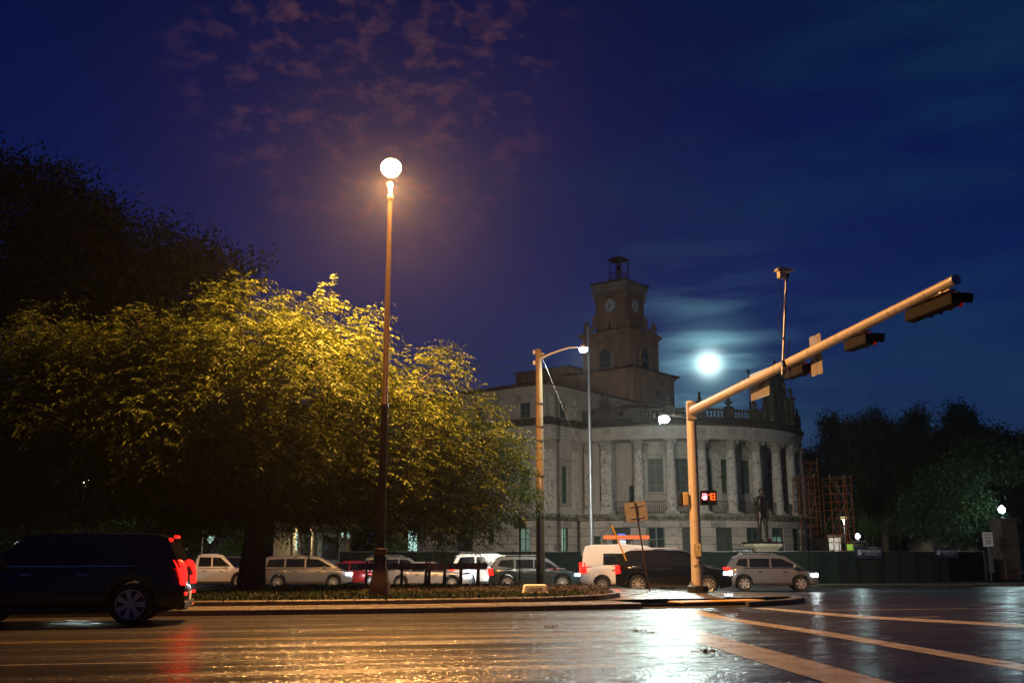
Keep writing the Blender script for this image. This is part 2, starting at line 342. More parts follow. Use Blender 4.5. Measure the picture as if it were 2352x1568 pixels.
# ================================================================== GROUND
def grid_sheet(name, m, us, vs, dz=0.0, zf=None):
    vv = []; ff = []
    for v in vs:
        for u in us:
            p = U*u+V*v; vv.append((u, v, (zf(p.x, p.y) if zf else gz(p.x, p.y))+dz))
    n = len(us)
    for j in range(len(vs)-1):
        for i in range(n-1): ff.append((j*n+i, j*n+i+1, (j+1)*n+i+1, (j+1)*n+i))
    b = MB(); b.add(vv, ff); o = b.build(name, m); o.rotation_euler = (0, 0, RA); return o
GROUNDM = mat('dark_ground', (.035, .034, .03), (.05, .048, .042), .9, scale=.6)
struct(grid_sheet('ground', GROUNDM, [-300, -100, 0, 100, 300], [-20, 20, 60, 120, 380], 0, lambda x, y: -.46))
struct(grid_sheet('road', ASPH, [-160, -60, -20, 0, 20, 60, 160], [0, 8, 16, 24, 29]+[30+i for i in range(13)]+[43, 46, 48, 50, 52, 54, 56, 60, 66, 72], 0))

def strip(pts, z=.004):      # flat painted polygon given by points on the road
    return [Vector((p.x, p.y, gz(p.x, p.y)+z)) for p in pts]
def painted(name, m, left, right, n=14, z=.004):
    # left and right edge polylines (world points) joined into one thin sheet that follows the road
    def res(pl):
        out = []
        for i in range(n+1):
            t = i/n*(len(pl)-1); k = min(int(t), len(pl)-2); out.append(pl[k].lerp(pl[k+1], t-k))
        return out
    a = res(left); b = res(right); vs = []
    for p, q in zip(a, b):
        for w in (p, q): vs.append((w.x, w.y, gz(w.x, w.y)+z))
    return MB().add(vs, [(2*i, 2*i+1, 2*i+3, 2*i+2) for i in range(n)]).build(name, m)
P2 = lambda *a: [on(x, y) for x, y in a]
struct(painted('stop_line', PAINT, P2((1500, 1444), (1900, 1568), (2010, 1600)), P2((1590, 1444), (2055, 1568), (2240, 1618))))
struct(painted('crosswalk_line', PAINT, P2((1640, 1420), (1860, 1453), (2352, 1540), (2600, 1588)), P2((1688, 1420), (1900, 1450), (2352, 1525), (2600, 1567))))
struct(painted('crosswalk_line', PAINT, P2((1560, 1401), (1640, 1420)), P2((1600, 1400), (1688, 1420)), 4))
struct(painted('crosswalk_line', PAINT, P2((1725, 1396), (1960, 1418), (2352, 1440), (2700, 1460)), P2((1760, 1395), (1990, 1414), (2352, 1433), (2700, 1450))))
def uline(name, m, px, py, u0, u1, w, z=.004):
    p = on(px, py); v = p.dot(V); a = [U*u0+V*v, U*u1+V*v]; b = [q+V*w for q in a]
    return painted(name, m, a, b, 24, z)
u_at = lambda px, py: on(px, py).dot(U)
struct(uline('centre_line', YPAINT, 1100, 1461, -45, u_at(1440, 1455), .10))
struct(uline('centre_line', YPAINT, 1100, 1458, -45, u_at(1440, 1452), .10))
struct(uline('lane_line', PAINT, 1148, 1506, -45, u_at(1620, 1495), .08, .0035))
struct(uline('lane_line', PAINT, 2100, 1417, u_at(2080, 1417), u_at(2170, 1417), .12))
struct(uline('lane_line', PAINT, 1900, 1401, u_at(1900, 1401), u_at(2700, 1401), .12))
struct(uline('lane_line', YPAINT, 1700, 1349, u_at(1640, 1349), u_at(1900, 1349), .14))

# median island: kerbstones, pavement slabs, raised bed, grass, nose
FRONT = [(-46, 17.0), (-40, 18.1), (-34, 19.3), (-28, 20.45), (-22, 21.6), (-16, 22.8), (-11.2, 23.75), (-6.3, 24.75), (-1.5, 25.9), (1.2, 26.9), (3.5, 27.75)]
NOSE = [(6.7, 28.75), (8.2, 30.1), (8.95, 31.4), (9.2, 32.8), (8.9, 34.4), (8.1, 35.8)]
BACK = [(7.0, 37.0), (5.6, 39.2), (3.4, 41.4), (1, 42.0), (-6, 40.7), (-16, 38.8), (-26, 36.9), (-46, 33.0)]
isl = MB(); poly = FRONT+[(5.0, 28.2)]+NOSE+BACK
# pavement sheet built as a prism sunk below the kerb line
cx = sum(p[0] for p in poly)/len(poly); cy = sum(p[1] for p in poly)/len(poly)
def inset(poly, d):
    out = []; n = len(poly)
    for i in range(n):
        a = Vector(poly[i-1]); b = Vector(poly[i]); c = Vector(poly[(i+1) % n]); e1 = (b-a).normalized(); e2 = (c-b).normalized()
        n1 = Vector((-e1.y, e1.x)); n2 = Vector((-e2.y, e2.x)); m = (n1+n2); m = m/max(m.length, .2)**2*2 if m.length > .2 else n1
        out.append((b.x+m.x*d, b.y+m.y*d))
    return out
INNER = inset(poly, .17)
isl.prism(INNER, -.3, .118); struct(isl.build('median_base', SOIL))
def kerbstone(p, q, w, h, parent=None, z0=-.25, drop=1.0, top2=None):
    a = Vector(p); b = Vector(q); e = (b-a).normalized(); nn = Vector((-e.y, e.x)); a = a+e*.006; b = b-e*.006
    prof = [(0, z0), (0, h-.03), (.02, h-.006), (.05, h), (w, h), (w, z0)]
    vs = []
    for base, hh in ((a, 1.0), (b, 1.0)):
        for o_, z in prof: vs.append((base.x+nn.x*o_, base.y+nn.y*o_, z))
    k = len(prof)
    return MB().add(vs, [tuple(range(k))[::-1], tuple(range(k, 2*k))]+[(i, (i+1) % k, k+(i+1) % k, k+i) for i in range(k)]).build('kerbstone', KERB, parent)
median = thing('median_kerb', (0, 0, 0), 0, 'grey concrete kerb ringing the traffic median from the left edge to its rounded nose', 'kerb')
def walk(pl, step):
    out = [Vector(pl[0])]
    for p, q in zip(pl, pl[1:]):
        p = Vector(p); q = Vector(q); n = max(1, round((q-p).length/step))
        for i in range(1, n+1): out.append(p.lerp(q, i/n))
    return out
pts = walk(FRONT, 3.0)
for a, b in zip(pts, pts[1:]): kerbstone(a, b, .17, .15, median)
pts = walk([(3.5, 27.75), (5.0, 28.2), (6.6, 28.72)], 1.6)
ramp_z = .035
for a, b in zip(pts, pts[1:]): kerbstone(a, b, .17, ramp_z, median)
pts = [(6.6, 28.72)]+NOSE+BACK
for a, b in zip(pts, pts[1:]): kerbstone(a, b, .3 if a[0] > 7.9 and a[1] < 36 else .17, .15, median)

# pavement slabs of the median walk (front band, then the broad pad at the nose)
pave = bpy.data.objects.new('median_pavement', None); COL.objects.link(pave); struct(pave)
def offpl(pl, d):
    out = []
    for i, p in enumerate(pl):
        a = Vector(pl[max(i-1, 0)]); b = Vector(pl[min(i+1, len(pl)-1)]); e = (b-a).normalized(); out.append(Vector(p)+Vector((-e.y, e.x))*d)
    return out
fr = walk(FRONT, 1.5); lo = offpl(fr, .175); hi = offpl(fr, 1.75)
def slab_piece(quad, z0, z1, name='paving_slab'):
    c = sum((Vector(q) for q in quad), Vector((0, 0)))/len(quad)
    q2 = [tuple(Vector(q)+(c-Vector(q)).normalized()*.010) for q in quad]
    return MB().prism(q2, z0, z1).build(name, CONC, pave)
for i in range(0, len(fr)-1):
    slab_piece([lo[i], lo[i+1], hi[i+1], hi[i]], .10, .140+random.uniform(-.002, .002))
pad = [((3.35, 27.95), (5.0, 28.4), (4.6, 31.2), (2.55, 30.0)), ((5.0, 28.4), (6.6, 28.95), (6.5, 31.4), (4.6, 31.2)),
       ((6.6, 28.95), (8.0, 30.3), (8.65, 31.5), (8.85, 32.8), (6.6, 32.3), (6.5, 31.4)), ((2.55, 30.0), (4.6, 31.2), (4.7, 34.2), (3.4, 34.0)),
       ((4.6, 31.2), (6.5, 31.4), (6.6, 34.4), (4.7, 34.2)), ((6.5, 31.4), (6.6, 32.3), (8.85, 32.8), (8.6, 34.3), (7.9, 35.4), (6.6, 34.4)),
       ((3.4, 34.0), (4.7, 34.2), (4.8, 37.0), (3.6, 37.4)), ((4.7, 34.2), (6.6, 34.4), (7.9, 35.4), (6.7, 36.8), (4.8, 37.0)), ((3.6, 37.4), (4.8, 37.0), (6.7, 36.8), (5.45, 39.0), (3.5, 40.9))]
for q in pad:
    zt = .125 if q[0][1] > 29.5 else .118
    slab_piece(q, .05, zt)
# tactile strip
ta = bpy.data.objects.new('tactile_paving', None); COL.objects.link(ta); tag(ta, 'yellow ribbed tactile strip set in the median ramp behind the kerb', 'tactile paving')
a = Vector((4.75, 28.38)); b = Vector((7.35, 29.75)); e = (b-a).normalized(); nn = Vector((-e.y, e.x))
for i in range(3):
    p = a+e*(b-a).length*i/3; q = a+e*((b-a).length*(i+1)/3-.012)
    MB().prism([tuple(p), tuple(q), tuple(q+nn*.75), tuple(p+nn*.75)], .09, .134).build('tactile_tile', TACT, ta)
rb = MB(); Ln = (b-a).length; k = 0
while k*.085 < Ln-.04:
    p = a+e*(k*.085+.02); rb.prism([tuple(p+nn*.02), tuple(p+e*.045+nn*.02), tuple(p+e*.045+nn*.73), tuple(p+nn*.73)], .134, .148); k += 1
stuff(rb.build('tactile_ribs', TACT, ta))
# utility cover on the nose
cv = MB().box((7.35, 32.2, .128), (1.0, .6, .012), .35).build('utility_cover', KERB); tag(cv, 'flat concrete utility cover in the pavement at the median nose', 'utility cover')

# raised bed behind the walk, kerb, soil and plants
bedk = thing('planting_bed_kerb', (0, 0, 0), 0, 'low concrete edging that bounds the planted bed behind the white street marker', 'edging')
bl = offpl(fr, 1.78); bl = bl[:-2]+[Vector((1.2, 28.9)), Vector((2.7, 30.4)), Vector((3.4, 32.2))]
for a, b in zip(bl, bl[1:]): kerbstone(a, b, .15, .27, bedk, z0=.05)
bi = [p for p in bl]; back = [Vector((3.6, 36.6)), Vector((3.2, 39.9)), Vector((1, 40.9)), Vector((-6, 39.6)), Vector((-16, 37.7)), Vector((-26, 35.8)), Vector((-46, 32))]
poly2 = [tuple(p) for p in bi]+[tuple(p) for p in back]
mo = MB(); n = len(poly2); NB = len(bi)
# a mounded soil sheet
import mathutils
def bed_h(x, y): return .30+.16*mathutils.noise.noise(Vector((x*.5, y*.5, 2)))*1.0
bv = MB().prism(inset(poly2, .12), .1, .22); struct(bv.build('planting_bed', SOIL))
def point_in(poly, x, y):
    c = False; j = len(poly)-1
    for i in range(len(poly)):
        xi, yi = poly[i]; xj, yj = poly[j]
        if (yi > y) != (yj > y) and x < (xj-xi)*(y-yi)/(yj-yi)+xi: c = not c
        j = i
    return c
def leaves_mesh(name, centers, dirs, L_, W_, m, parent=None, droop=.35):
    # centers (n,3), dirs (n,3); bent two-quad leaves
    n = len(centers); C = np.asarray(centers, float); D_ = np.asarray(dirs, float); D_ /= np.linalg.norm(D_, axis=1, keepdims=True)+1e-9
    rnd = np.random.normal(size=(n, 3)); S = np.cross(D_, rnd); S /= np.linalg.norm(S, axis=1, keepdims=True)+1e-9
    Ls = (np.asarray(L_)*np.random.uniform(.7, 1.3, n))[:, None]; Ws = (np.asarray(W_)*np.random.uniform(.7, 1.3, n))[:, None]
    mid = C+D_*Ls*.5; tip = C+D_*Ls; tip[:, 2] -= (Ls*droop)[:, 0]
    V_ = np.stack([C-S*Ws*.12, C+S*Ws*.12, mid+S*Ws*.5, mid-S*Ws*.5, tip+S*Ws*.1, tip-S*Ws*.1], 1).reshape(-1, 3)
    base = (np.arange(n)*6)[:, None]; F = np.concatenate([base+np.array([0, 1, 2, 3]), base+np.array([3, 2, 4, 5])], 1).reshape(-1, 4)
    me = bpy.data.meshes.new(name); me.vertices.add(len(V_)); me.vertices.foreach_set('co', V_.ravel()); me.loops.add(F.size); me.loops.foreach_set('vertex_index', F.ravel().astype(np.int32))
    me.polygons.add(len(F)); me.polygons.foreach_set('loop_start', np.arange(0, F.size, 4, dtype=np.int32)); me.polygons.foreach_set('loop_total', np.full(len(F), 4, dtype=np.int32))
    me.materials.append(m); me.update(calc_edges=True); return link(name, me, parent)
# grass on the long part of the bed, flowers and low shrubs near the street marker
cs = []; ds = []
while len(cs) < 26000:
    x = random.uniform(-24, 2.2); y = random.uniform(22, 33)
    if not point_in(poly2, x, y): continue
    cs.append((x, y, .215)); ds.append((random.gauss(0, .4), random.gauss(0, .4), 1))
stuff(leaves_mesh('median_grass', cs, ds, .12, .03, leaf_mat('grass_blade', (.012, .022, .007), (.025, .04, .012), .1), None, .05))
cs = []; ds = []
while len(cs) < 20000:
    x = random.uniform(-10, 3.3); y = random.uniform(31, 41)
    if not point_in(poly2, x, y): continue
    h = random.random(); edge = .12*sstep(31, 36, y)
    cs.append((x, y, .20+edge*h)); ds.append((random.gauss(0, 1), random.gauss(0, 1), random.uniform(.1, 1)))
stuff(leaves_mesh('low_flowering_shrubs', cs, ds, .08, .05, LEAF_R, None, .15))
cs = []; ds = []
while len(cs) < 5000:
    x = random.uniform(-2, 3.3); y = random.uniform(27, 34)
    if not point_in(poly2, x, y): continue
    cs.append((x, y, .22+random.random()*.04)); ds.append((random.gauss(0, 1), random.gauss(0, 1), random.uniform(-.1, .3)))
stuff(leaves_mesh('leaf_litter', cs, ds, .06, .04, leaf_mat('brown_litter', (.03, .018, .01), (.07, .04, .02), .05), None, .05))
# fallen leaf clumps on the road
for i, (px, py, s, lb) in enumerate(((1460, 1449, .22, 'small clump of fallen leaves on the road at the tip of the stop line'), (1492, 1453, .18, 'brown wet leaves beside the upper corner of the stop line'), (1627, 1496, .25, 'clump of wet leaves against the edge of the stop line'), (1265, 1440, .20, 'dark leaf scrap on the asphalt below the median kerb'))):
    p = on(px, py); n = 16
    cc = [(p.x+random.gauss(0, s*.35), p.y+random.gauss(0, s*.3), p.z+.005+abs(random.gauss(0, .008))) for _ in range(n)]; dd = [(random.gauss(0, 1), random.gauss(0, 1), random.uniform(0, .5)) for _ in range(n)]
    tag(leaves_mesh('fallen_leaves', cc, dd, .06, .04, leaf_mat('wet_fallen_leaf', (.06, .045, .015), (.13, .08, .03), .1), None, .1), lb, 'leaves', 'fallen leaves on the wet road')
# far verge, footpath before the building site fence
FKL = [(-160, 48), (-60, 59.5), (-14, 65), (-2, 64.4), (8, 62.4), (18, 59.8), (30, 60.6), (40, 63.5), (160, 88)]
fv = MB().prism(FKL+[(160, 150), (-160, 150)], -.6, -.27); struct(fv.build('far_verge', GRASSM))
fk = thing('far_kerb', (0, 0, 0), 0, 'pale kerb along the far side of the street behind the queue of cars', 'kerb')
pts = walk(FKL[1:-1], 3.0)
for a, b in zip(pts, pts[1:]): kerbstone(a, b, .2, -.22, fk, z0=-.6)
# ================================================================== CITY HALL
BR = R(51.0)
hall = thing('city_hall', (2.65, 74.1, 0), BR, 'pale stone public building with a curved colonnade and a stepped clock tower', 'city hall')
Z0 = .1   # local zero is at -.1
HB = Matrix.Translation((2.65, 74.1, 0)) @ Matrix.Rotation(BR, 4, 'Z')
PCX, RC = 16.0, 11.72
TX = 17.6
ST = 11.6
def arc(r, phi):            # phi in degrees from the left springing of the portico
    return Vector((PCX-r*math.cos(R(phi)), -r*math.sin(R(phi))))
class Path:                 # maps (run along the wall, depth into the wall) to plan points
    def __init__(s, kind, **k): s.k = kind; s.__dict__.update(k)
    def p(s, u, d):
        if s.k == 'B': return Vector((u, d))
        if s.k == 'A': return Vector((d, u))
        return arc(s.r-d, u/s.r*180/math.pi)
    def deg(s, a): return s.r*R(a)
    def tangent(s, u): return (s.p(u+.01, 0)-s.p(u-.01, 0)).normalized()
def wall(name, path, u0, u1, z0, z1, m, ops=(), thick=.45, rev=.28, du=.5):
    us = {round(u0, 4), round(u1, 4)}; zs = {z0, z1}
    for o in ops: us |= {round(o[0], 4), round(o[1], 4)}; zs |= {o[2], o[3]}
    if path.k == 'D':
        n = int((u1-u0)/du)+1; us |= {round(u0+(u1-u0)*i/n, 4) for i in range(n+1)}
    us = sorted(us); zs = sorted(zs); b = MB(); idx = {}
    def vid(u, z, d):
        key = (u, z, d)
        if key not in idx: q = path.p(u, d); idx[key] = len(b.v); b.v.append((q.x, q.y, z))
        return idx[key]
    ino = lambda u, z: any(o[0] < u < o[1] and o[2] < z < o[3] for o in ops)
    for a, c in zip(us, us[1:]):
        for e, g in zip(zs, zs[1:]):
            if ino((a+c)/2, (e+g)/2): continue
            b.f.append((vid(a, e, 0), vid(c, e, 0), vid(c, g, 0), vid(a, g, 0)))
            b.f.append((vid(a, e, thick), vid(a, g, thick), vid(c, g, thick), vid(c, e, thick)))
    for o in ops:
        A, B_, E, G = round(o[0], 4), round(o[1], 4), o[2], o[3]
        run = [u for u in us if A <= u <= B_]
        for a, c in zip(run, run[1:]):
            b.f.append((vid(a, E, 0), vid(a, E, thick), vid(c, E, thick), vid(c, E, 0))); b.f.append((vid(a, G, 0), vid(c, G, 0), vid(c, G, thick), vid(a, G, thick)))
        for w in (A, B_): b.f.append((vid(w, E, 0), vid(w, G, 0), vid(w, G, thick), vid(w, E, thick)))
    for a, c in zip(us, us[1:]): b.f.append((vid(a, z1, 0), vid(c, z1, 0), vid(c, z1, thick), vid(a, z1, thick)))
    for w in (us[0], us[-1]):
        b.f.append((vid(w, z0, 0), vid(w, z1, 0), vid(w, z1, thick), vid(w, z0, thick)))
    return b.build(name, m, hall, 30 if path.k == 'D' else None)
def cube_mesh(name, m, bev=0):
    b = MB().box((0, 0, 0), (1, 1, 1)); me = b.mesh(name, m)
    return me
_pane = {}
def window(path, u0, u1, z0, z1, cols, rows, glass=CURT, depth=.2, fw=.07, name='window', fm=GREENF, sashes=2, glass_of=None):
    q0 = path.p(u0, depth); q1 = path.p(u1, depth); w = (q1-q0).length; h = z1-z0; e = (q1-q0).normalized(); a = math.atan2(e.y, e.x)
    if path.k == 'A': a += 0
    mid = (q0+q1)/2
    b = MB()
    for x in (-w/2+fw/2, w/2-fw/2): b.box((x, 0, h/2), (fw, .1, h))
    for z in (fw/2, h-fw/2): b.box((0, 0, z), (w-2*fw-.002, .096, fw))
    if sashes == 2 and cols >= 2: b.box((0, 0, h/2), (fw*1.3, .09, h-2*fw-.002))
    for i in range(1, cols):
        if sashes == 2 and i*2 == cols: continue
        b.box((-w/2+w*i/cols, .0, h/2), (.035, .07, h-2*fw-.004))
    for j in range(1, rows):
        segs = [(-w/2+fw, -fw*.66), (fw*.66, w/2-fw)] if sashes == 2 and cols >= 2 else [(-w/2+fw, w/2-fw)]
        for s0, s1 in segs: b.box(((s0+s1)/2, 0, h*j/rows), (s1-s0-.002, .074 if j == rows-1 else .06, .075 if j == rows-1 and rows > 3 else .04))
    o = b.build(name, fm, hall); o.location = (mid.x, mid.y, z0); o.rotation_euler = (0, 0, a)
    cw = (w-2*fw)/cols; ch = (h-2*fw)/rows
    for i in range(cols):
        for j in range(rows):
            g = glass_of(i, j) if glass_of else glass
            if g.name not in _pane: _pane[g.name] = MB().box((0, 0, 0), (1, 1, 1)).mesh('pane', g)
            pn = link('pane', _pane[g.name], o); pn.location = (-w/2+fw+cw*(i+.5), .01, fw+ch*(j+.5)); pn.scale = (cw-.012, .012, ch-.012)
    return o
def dark_room(path, u0, u1, z0, z1):
    pass
def sweep(path_pts, prof, closed=False):    # prof: (outward offset, z); path given with the outside on its right hand
    n = len(path_pts); P = [Vector(p) for p in path_pts]; norms = []
    for i in range(n):
        a = P[i-1] if (i > 0 or closed) else None; c = P[(i+1) % n] if (i < n-1 or closed) else None
        es = []
        if a is not None: es.append((P[i]-a).normalized())
        if c is not None: es.append((c-P[i]).normalized())
        ns = [Vector((e.y, -e.x)) for e in es]
        if len(ns) == 2:
            m = ns[0]+ns[1]; m = m/m.length if m.length > .05 else ns[0]; m = m/max(.35, m.dot(ns[0]))
        else: m = ns[0]
        norms.append(m)
    b = MB(); k = len(prof)
    for p, m in zip(P, norms):
        for o, z in prof: b.v.append((p.x+m.x*o, p.y+m.y*o, z))
    rng = n if closed else n-1
    for i in range(rng):
        j = (i+1) % n
        for q in range(k-1): b.f.append((i*k+q, j*k+q, j*k+q+1, i*k+q+1))
        b.f.append((i*k+k-1, j*k+k-1, j*k, i*k))
    if not closed: b.f.append(tuple(range(k))); b.f.append(tuple((n-1)*k+q for q in range(k))[::-1])
    return b
PB = Path('B'); PA = Path('A'); PD = Path('D', r=12.42); PI = Path('D', r=9.5); PW = Path('D', r=11.45)
XE = 2*PCX   # right end of the front

# ---------- ground storey: backing walls with openings, laid stone blocks in front
LIT = lambda i, j: LITG
opsB = [(1.65, 2.5, .9, 3.45)]
opsA = [(1.7, 2.75, .9, 3.45), (5.2, 5.75, 2.25, 3.3), (7.3, 9.0, .3, 3.45), (10.45, 11.0, 2.25, 3.3), (13.3, 14.6, .9, 3.45)]
opsD = []
for k in range(1, 10):
    c = PD.deg(ST*(k+.5)); w = .62
    opsD.append((c-w, c+w, .9, 3.45))
opsD[0] = (opsD[0][0]-.05, opsD[0][1], .9, 3.45)
opsD.insert(0, (PD.deg(ST*.72)-.26, PD.deg(ST*.72)+.26, 1.6, 2.75))
b0 = PCX-12.42
wall('ground_wall', PB, 0.03, b0, -.3, 3.95, MORTAR, opsB).location.y = .03
wall('ground_wall', PA, 0.03, 17, -.3, 3.95, MORTAR, opsA).location.x = .03
PD2 = Path('D', r=12.39)
wall('ground_wall', PD2, 0, PD2.deg(180), -.3, 3.95, MORTAR, [(a*12.39/12.42, b*12.39/12.42, c, d) for a, b, c, d in opsD], du=.6)
wall('ground_wall', PB, XE-3.6, XE, -.3, 3.95, WALL)
blk = MB()
bm_ = bmesh.new(); bmesh.ops.create_cube(bm_, size=1.0)
blockme = bpy.data.meshes.new('stone_block'); bmesh.ops.bevel(bm_, geom=[e for e in bm_.edges if all(v.co.y < 0 for v in e.verts)], offset=.02, segments=1, affect='EDGES'); bm_.to_mesh(blockme); bm_.free(); blockme.materials.append(STONE)
blockmes = [blockme, blockme, blockme.copy(), blockme.copy()]
blockmes[2].materials.clear(); blockmes[2].materials.append(STONE2); blockmes[3].materials.clear(); blockmes[3].materials.append(STONE3)
def lay_blocks(path, u0, u1, ops, zc, lmin=.85, lmax=1.35, outward=1, curved=False, name='stone_block'):
    n = 0
    for r_, (z0, z1) in enumerate(zc):
        u = u0-(0 if r_ % 2 else .0); first = True
        while u < u1-.05:
            ln = random.uniform(lmin, lmax)*(0.55 if first and r_ % 2 else 1); first = False
            e = min(u1, u+ln)
            if u1-e < .35: e = u1
            # cut by openings
            nxt = e; zt, zb = z1-.02, z0+.02; skip = False
            for o in ops:
                if o[3] > zb+.05 and o[2] < zt-.05:
                    if o[0]-.001 <= u < o[1]-.001: nxt = o[1]; skip = True; break
                    if u < o[0] < e+.18: nxt = min(nxt, o[0]) if not skip else nxt; e = nxt
            if skip: u = nxt; continue
            q0 = path.p(u+.014, 0); q1 = path.p(e-.014, 0); d = q1-q0
            if d.length > .06:
                mid = (q0+q1)/2; a = math.atan2(d.y, d.x)
                if path.k == 'A': a += math.pi
                ob = link(name, random.choice(blockmes), hall); ob.location = (mid.x, mid.y, (z0+z1)/2); ob.rotation_euler = (0, 0, a)
                ob.scale = (d.length, .10+random.uniform(0, .012), z1-z0-.03); n += 1
            u = e
    return n
zc = [(1.05, 1.6), (1.6, 2.2), (2.2, 2.8), (2.8, 3.42), (3.42, 3.94)]
nb = lay_blocks(PB, -.04, b0, opsB, zc)
nb += lay_blocks(PA, 0.06, 16.8, opsA, zc, 1.0, 1.6)
nb += lay_blocks(PD, .35, PD.deg(ST*9.6), opsD, zc, .95, 1.5)
print('blocks', nb)
for o in opsB: window(PB, o[0], o[1], o[2], o[3], 2, 3, glass_of=lambda i, j: LITG if i == 0 else LITG2, depth=.2)
window(PA, *opsA[0][:4], 2, 3, LITG2); window(PA, *opsA[4][:4], 2, 3, LITG)
for o in (opsA[1], opsA[3]): window(PA, *o[:4], 1, 2, DARKG, sashes=1)
dr = window(PA, *opsA[2][:4], 2, 2, DARKG, name='door', fm=BRONZEP)
for i, o in enumerate(opsD[1:]):
    if i == 5: window(PD, *o[:4], 2, 4, glass_of=lambda a, j: LITG2 if j == 2 else CURT)
    elif i < 8: window(PD, *o[:4], 2, 3, (CURT, DARKG, CURT)[i % 3])
window(PD, *opsD[0][:4], 1, 6, GREENF, sashes=1, name='louvre')
# mossy ledge over the ground storey
front_pts = [Vector((0, 17)), Vector((0, 0)), Vector((PCX-12.40, 0))]+[arc(12.42, a) for a in np.arange(3.5, 177, 3.75)]+[Vector((XE-PCX+12.40, 0)), Vector((XE, 0))]
sweep(front_pts, [(0, 3.96), (.12, 3.98), (.16, 4.08), (.30, 4.2), (.33, 4.3), (.30, 4.40), (-.6, 4.46), (-.6, 3.96)]).build('storey_ledge', LEDGE, hall, 25)
# porch floor ring
b = MB(); A_ = [arc(12.1, a) for a in range(0, 181, 5)]; B_ = [arc(9.4, a) for a in range(0, 181, 5)]
for p in A_+B_: b.v.append((p.x, p.y, 4.42))
for i in range(36): b.f.append((i, i+1, 38+i, 37+i))
b.build('porch_floor', LEDGE, hall)
b = MB()
for p in [arc(12.0, a) for a in range(0, 181, 5)]+[arc(9.4, a) for a in range(0, 181, 5)]: b.v.append((p.x, p.y, 10.03))
for i in range(36): b.f.append((i, i+1, 38+i, 37+i))
b.build('porch_ceiling', WALL, hall)

# ---------- principal storey
o_up = [(1.65, 2.55, 5.2, 8.0)]
wall('principal_wall', PB, 0, 4.4, 4.3, 10.0, WALL, o_up)
window(PB, *o_up[0][:4], 2, 4, DARKG)
oA = [(1.65, 2.75, 5.2, 8.0), (6.2, 7.3, 5.2, 8.0), (10.6, 11.7, 5.2, 8.0)]
wall('principal_wall', PA, 0, 17, 4.3, 10.0, WALL, oA)
for o in oA: window(PA, *o[:4], 2, 4, DARKG)
wall('principal_wall', PB, XE-4.4, XE, 4.3, 10.0, WALL)
def surround(path, u0, u1, z0, z1):
    w = .16; b = MB()
    def bar(a, c, e, g, t):
        q = [path.p(a, -t), path.p(c, -t), path.p(c, .02), path.p(a, .02)]
        b.add([(p.x, p.y, z) for z in (e, g) for p in q], [(0, 1, 2, 3), (7, 6, 5, 4), (0, 4, 5, 1), (1, 5, 6, 2), (2, 6, 7, 3), (3, 7, 4, 0)])
    bar(u0-w, u0, z0, z1+w, .07); bar(u1, u1+w, z0, z1+w, .07); bar(u0-.002+.004, u1-.002, z1, z1+w, .066)
    bar(u0-w-.1, u1+w+.1, z0-.16, z0-.002, .15); bar(u0-w, u1+w, z1+w+.002, z1+.42, .04); bar(u0-w-.12, u1+w+.12, z1+.422, z1+.55, .2)
    return b.build('window_surround', CARVE, hall)
surround(PB, *o_up[0][:4])
for o in oA: surround(PA, *o[:4])
MB().box((PCX, .5, 7.2), (2*PCX-8.9, .3, 5.9)).build('inner_front_wall', WALL, hall)
# solid curved bay next to the wing, with a small lit window
w1 = PW.deg(1.2); w2 = PW.deg(ST+1.0); sc_ = PW.deg(ST*.74)
ow = [(sc_-.27, sc_+.27, 5.45, 6.6)]
wall('bay_wall', PW, w1, w2, 4.3, 10.0, WALL, ow, du=.4); window(PW, *ow[0][:4], 1, 2, LITG2, sashes=1)
# inner wall of the porch
oi = []; 
for k in range(2, 8): c = PI.deg(ST*(k+.5)); oi.append((c-.62, c+.62, 6.15, 8.75))
c15 = PI.deg(ST*1.62); oi.insert(0, (c15-.45, c15+.45, 4.5, 6.7))
wall('porch_wall', PI, 0.3, PI.deg(ST*8.3), 4.3, 10.05, WALL, oi, du=.35)
for i, o in enumerate(oi): window(PI, *o[:4], 2, 5 if i else 3, CURT if i in (1, 2) else (DARKG if i in (0,) else CURT), depth=.16)
for k in range(2, 8):
    c = ST*(k+.5); pts = []
    b = MB()
    for r0, r1, t in ((.66, .78, .06),):
        n = 14; vs = []
        for i in range(n+1):
            a = math.pi*i/n
            for rr, dd in ((r0, -.0), (r0, -t), (r1, -t), (r1, 0)):
                q = PI.p(PI.deg(c)+rr*math.cos(a), dd); vs.append((q.x, q.y, 9.08+rr*math.sin(a)))
        fs = [(i*4+j, i*4+(j+1) % 4, (i+1)*4+(j+1) % 4, (i+1)*4+j) for i in range(n) for j in range(4)]
        b.add(vs, fs)
    b.build('arch_moulding', CARVE, hall)
    b = MB(); q0, q1 = PI.deg(c)-.8, PI.deg(c)+.8
    qs = [PI.p(q0, -.07), PI.p(q1, -.07), PI.p(q1, .01), PI.p(q0, .01)]
    b.add([(p.x, p.y, z) for z in (8.93, 9.03) for p in qs], [(0, 1, 2, 3), (7, 6, 5, 4), (0, 4, 5, 1), (1, 5, 6, 2), (2, 6, 7, 3), (3, 7, 4, 0)]); b.build('impost_band', CARVE, hall)
    qs = [PI.p(PI.deg(c)-.66, -.10), PI.p(PI.deg(c)+.66, -.10), PI.p(PI.deg(c)+.66, .01), PI.p(PI.deg(c)-.66, .01)]
    MB().add([(p.x, p.y, z) for z in (5.98, 6.12) for p in qs], [(0, 1, 2, 3), (7, 6, 5, 4), (0, 4, 5, 1), (1, 5, 6, 2), (2, 6, 7, 3), (3, 7, 4, 0)]).build('window_sill', CARVE, hall)

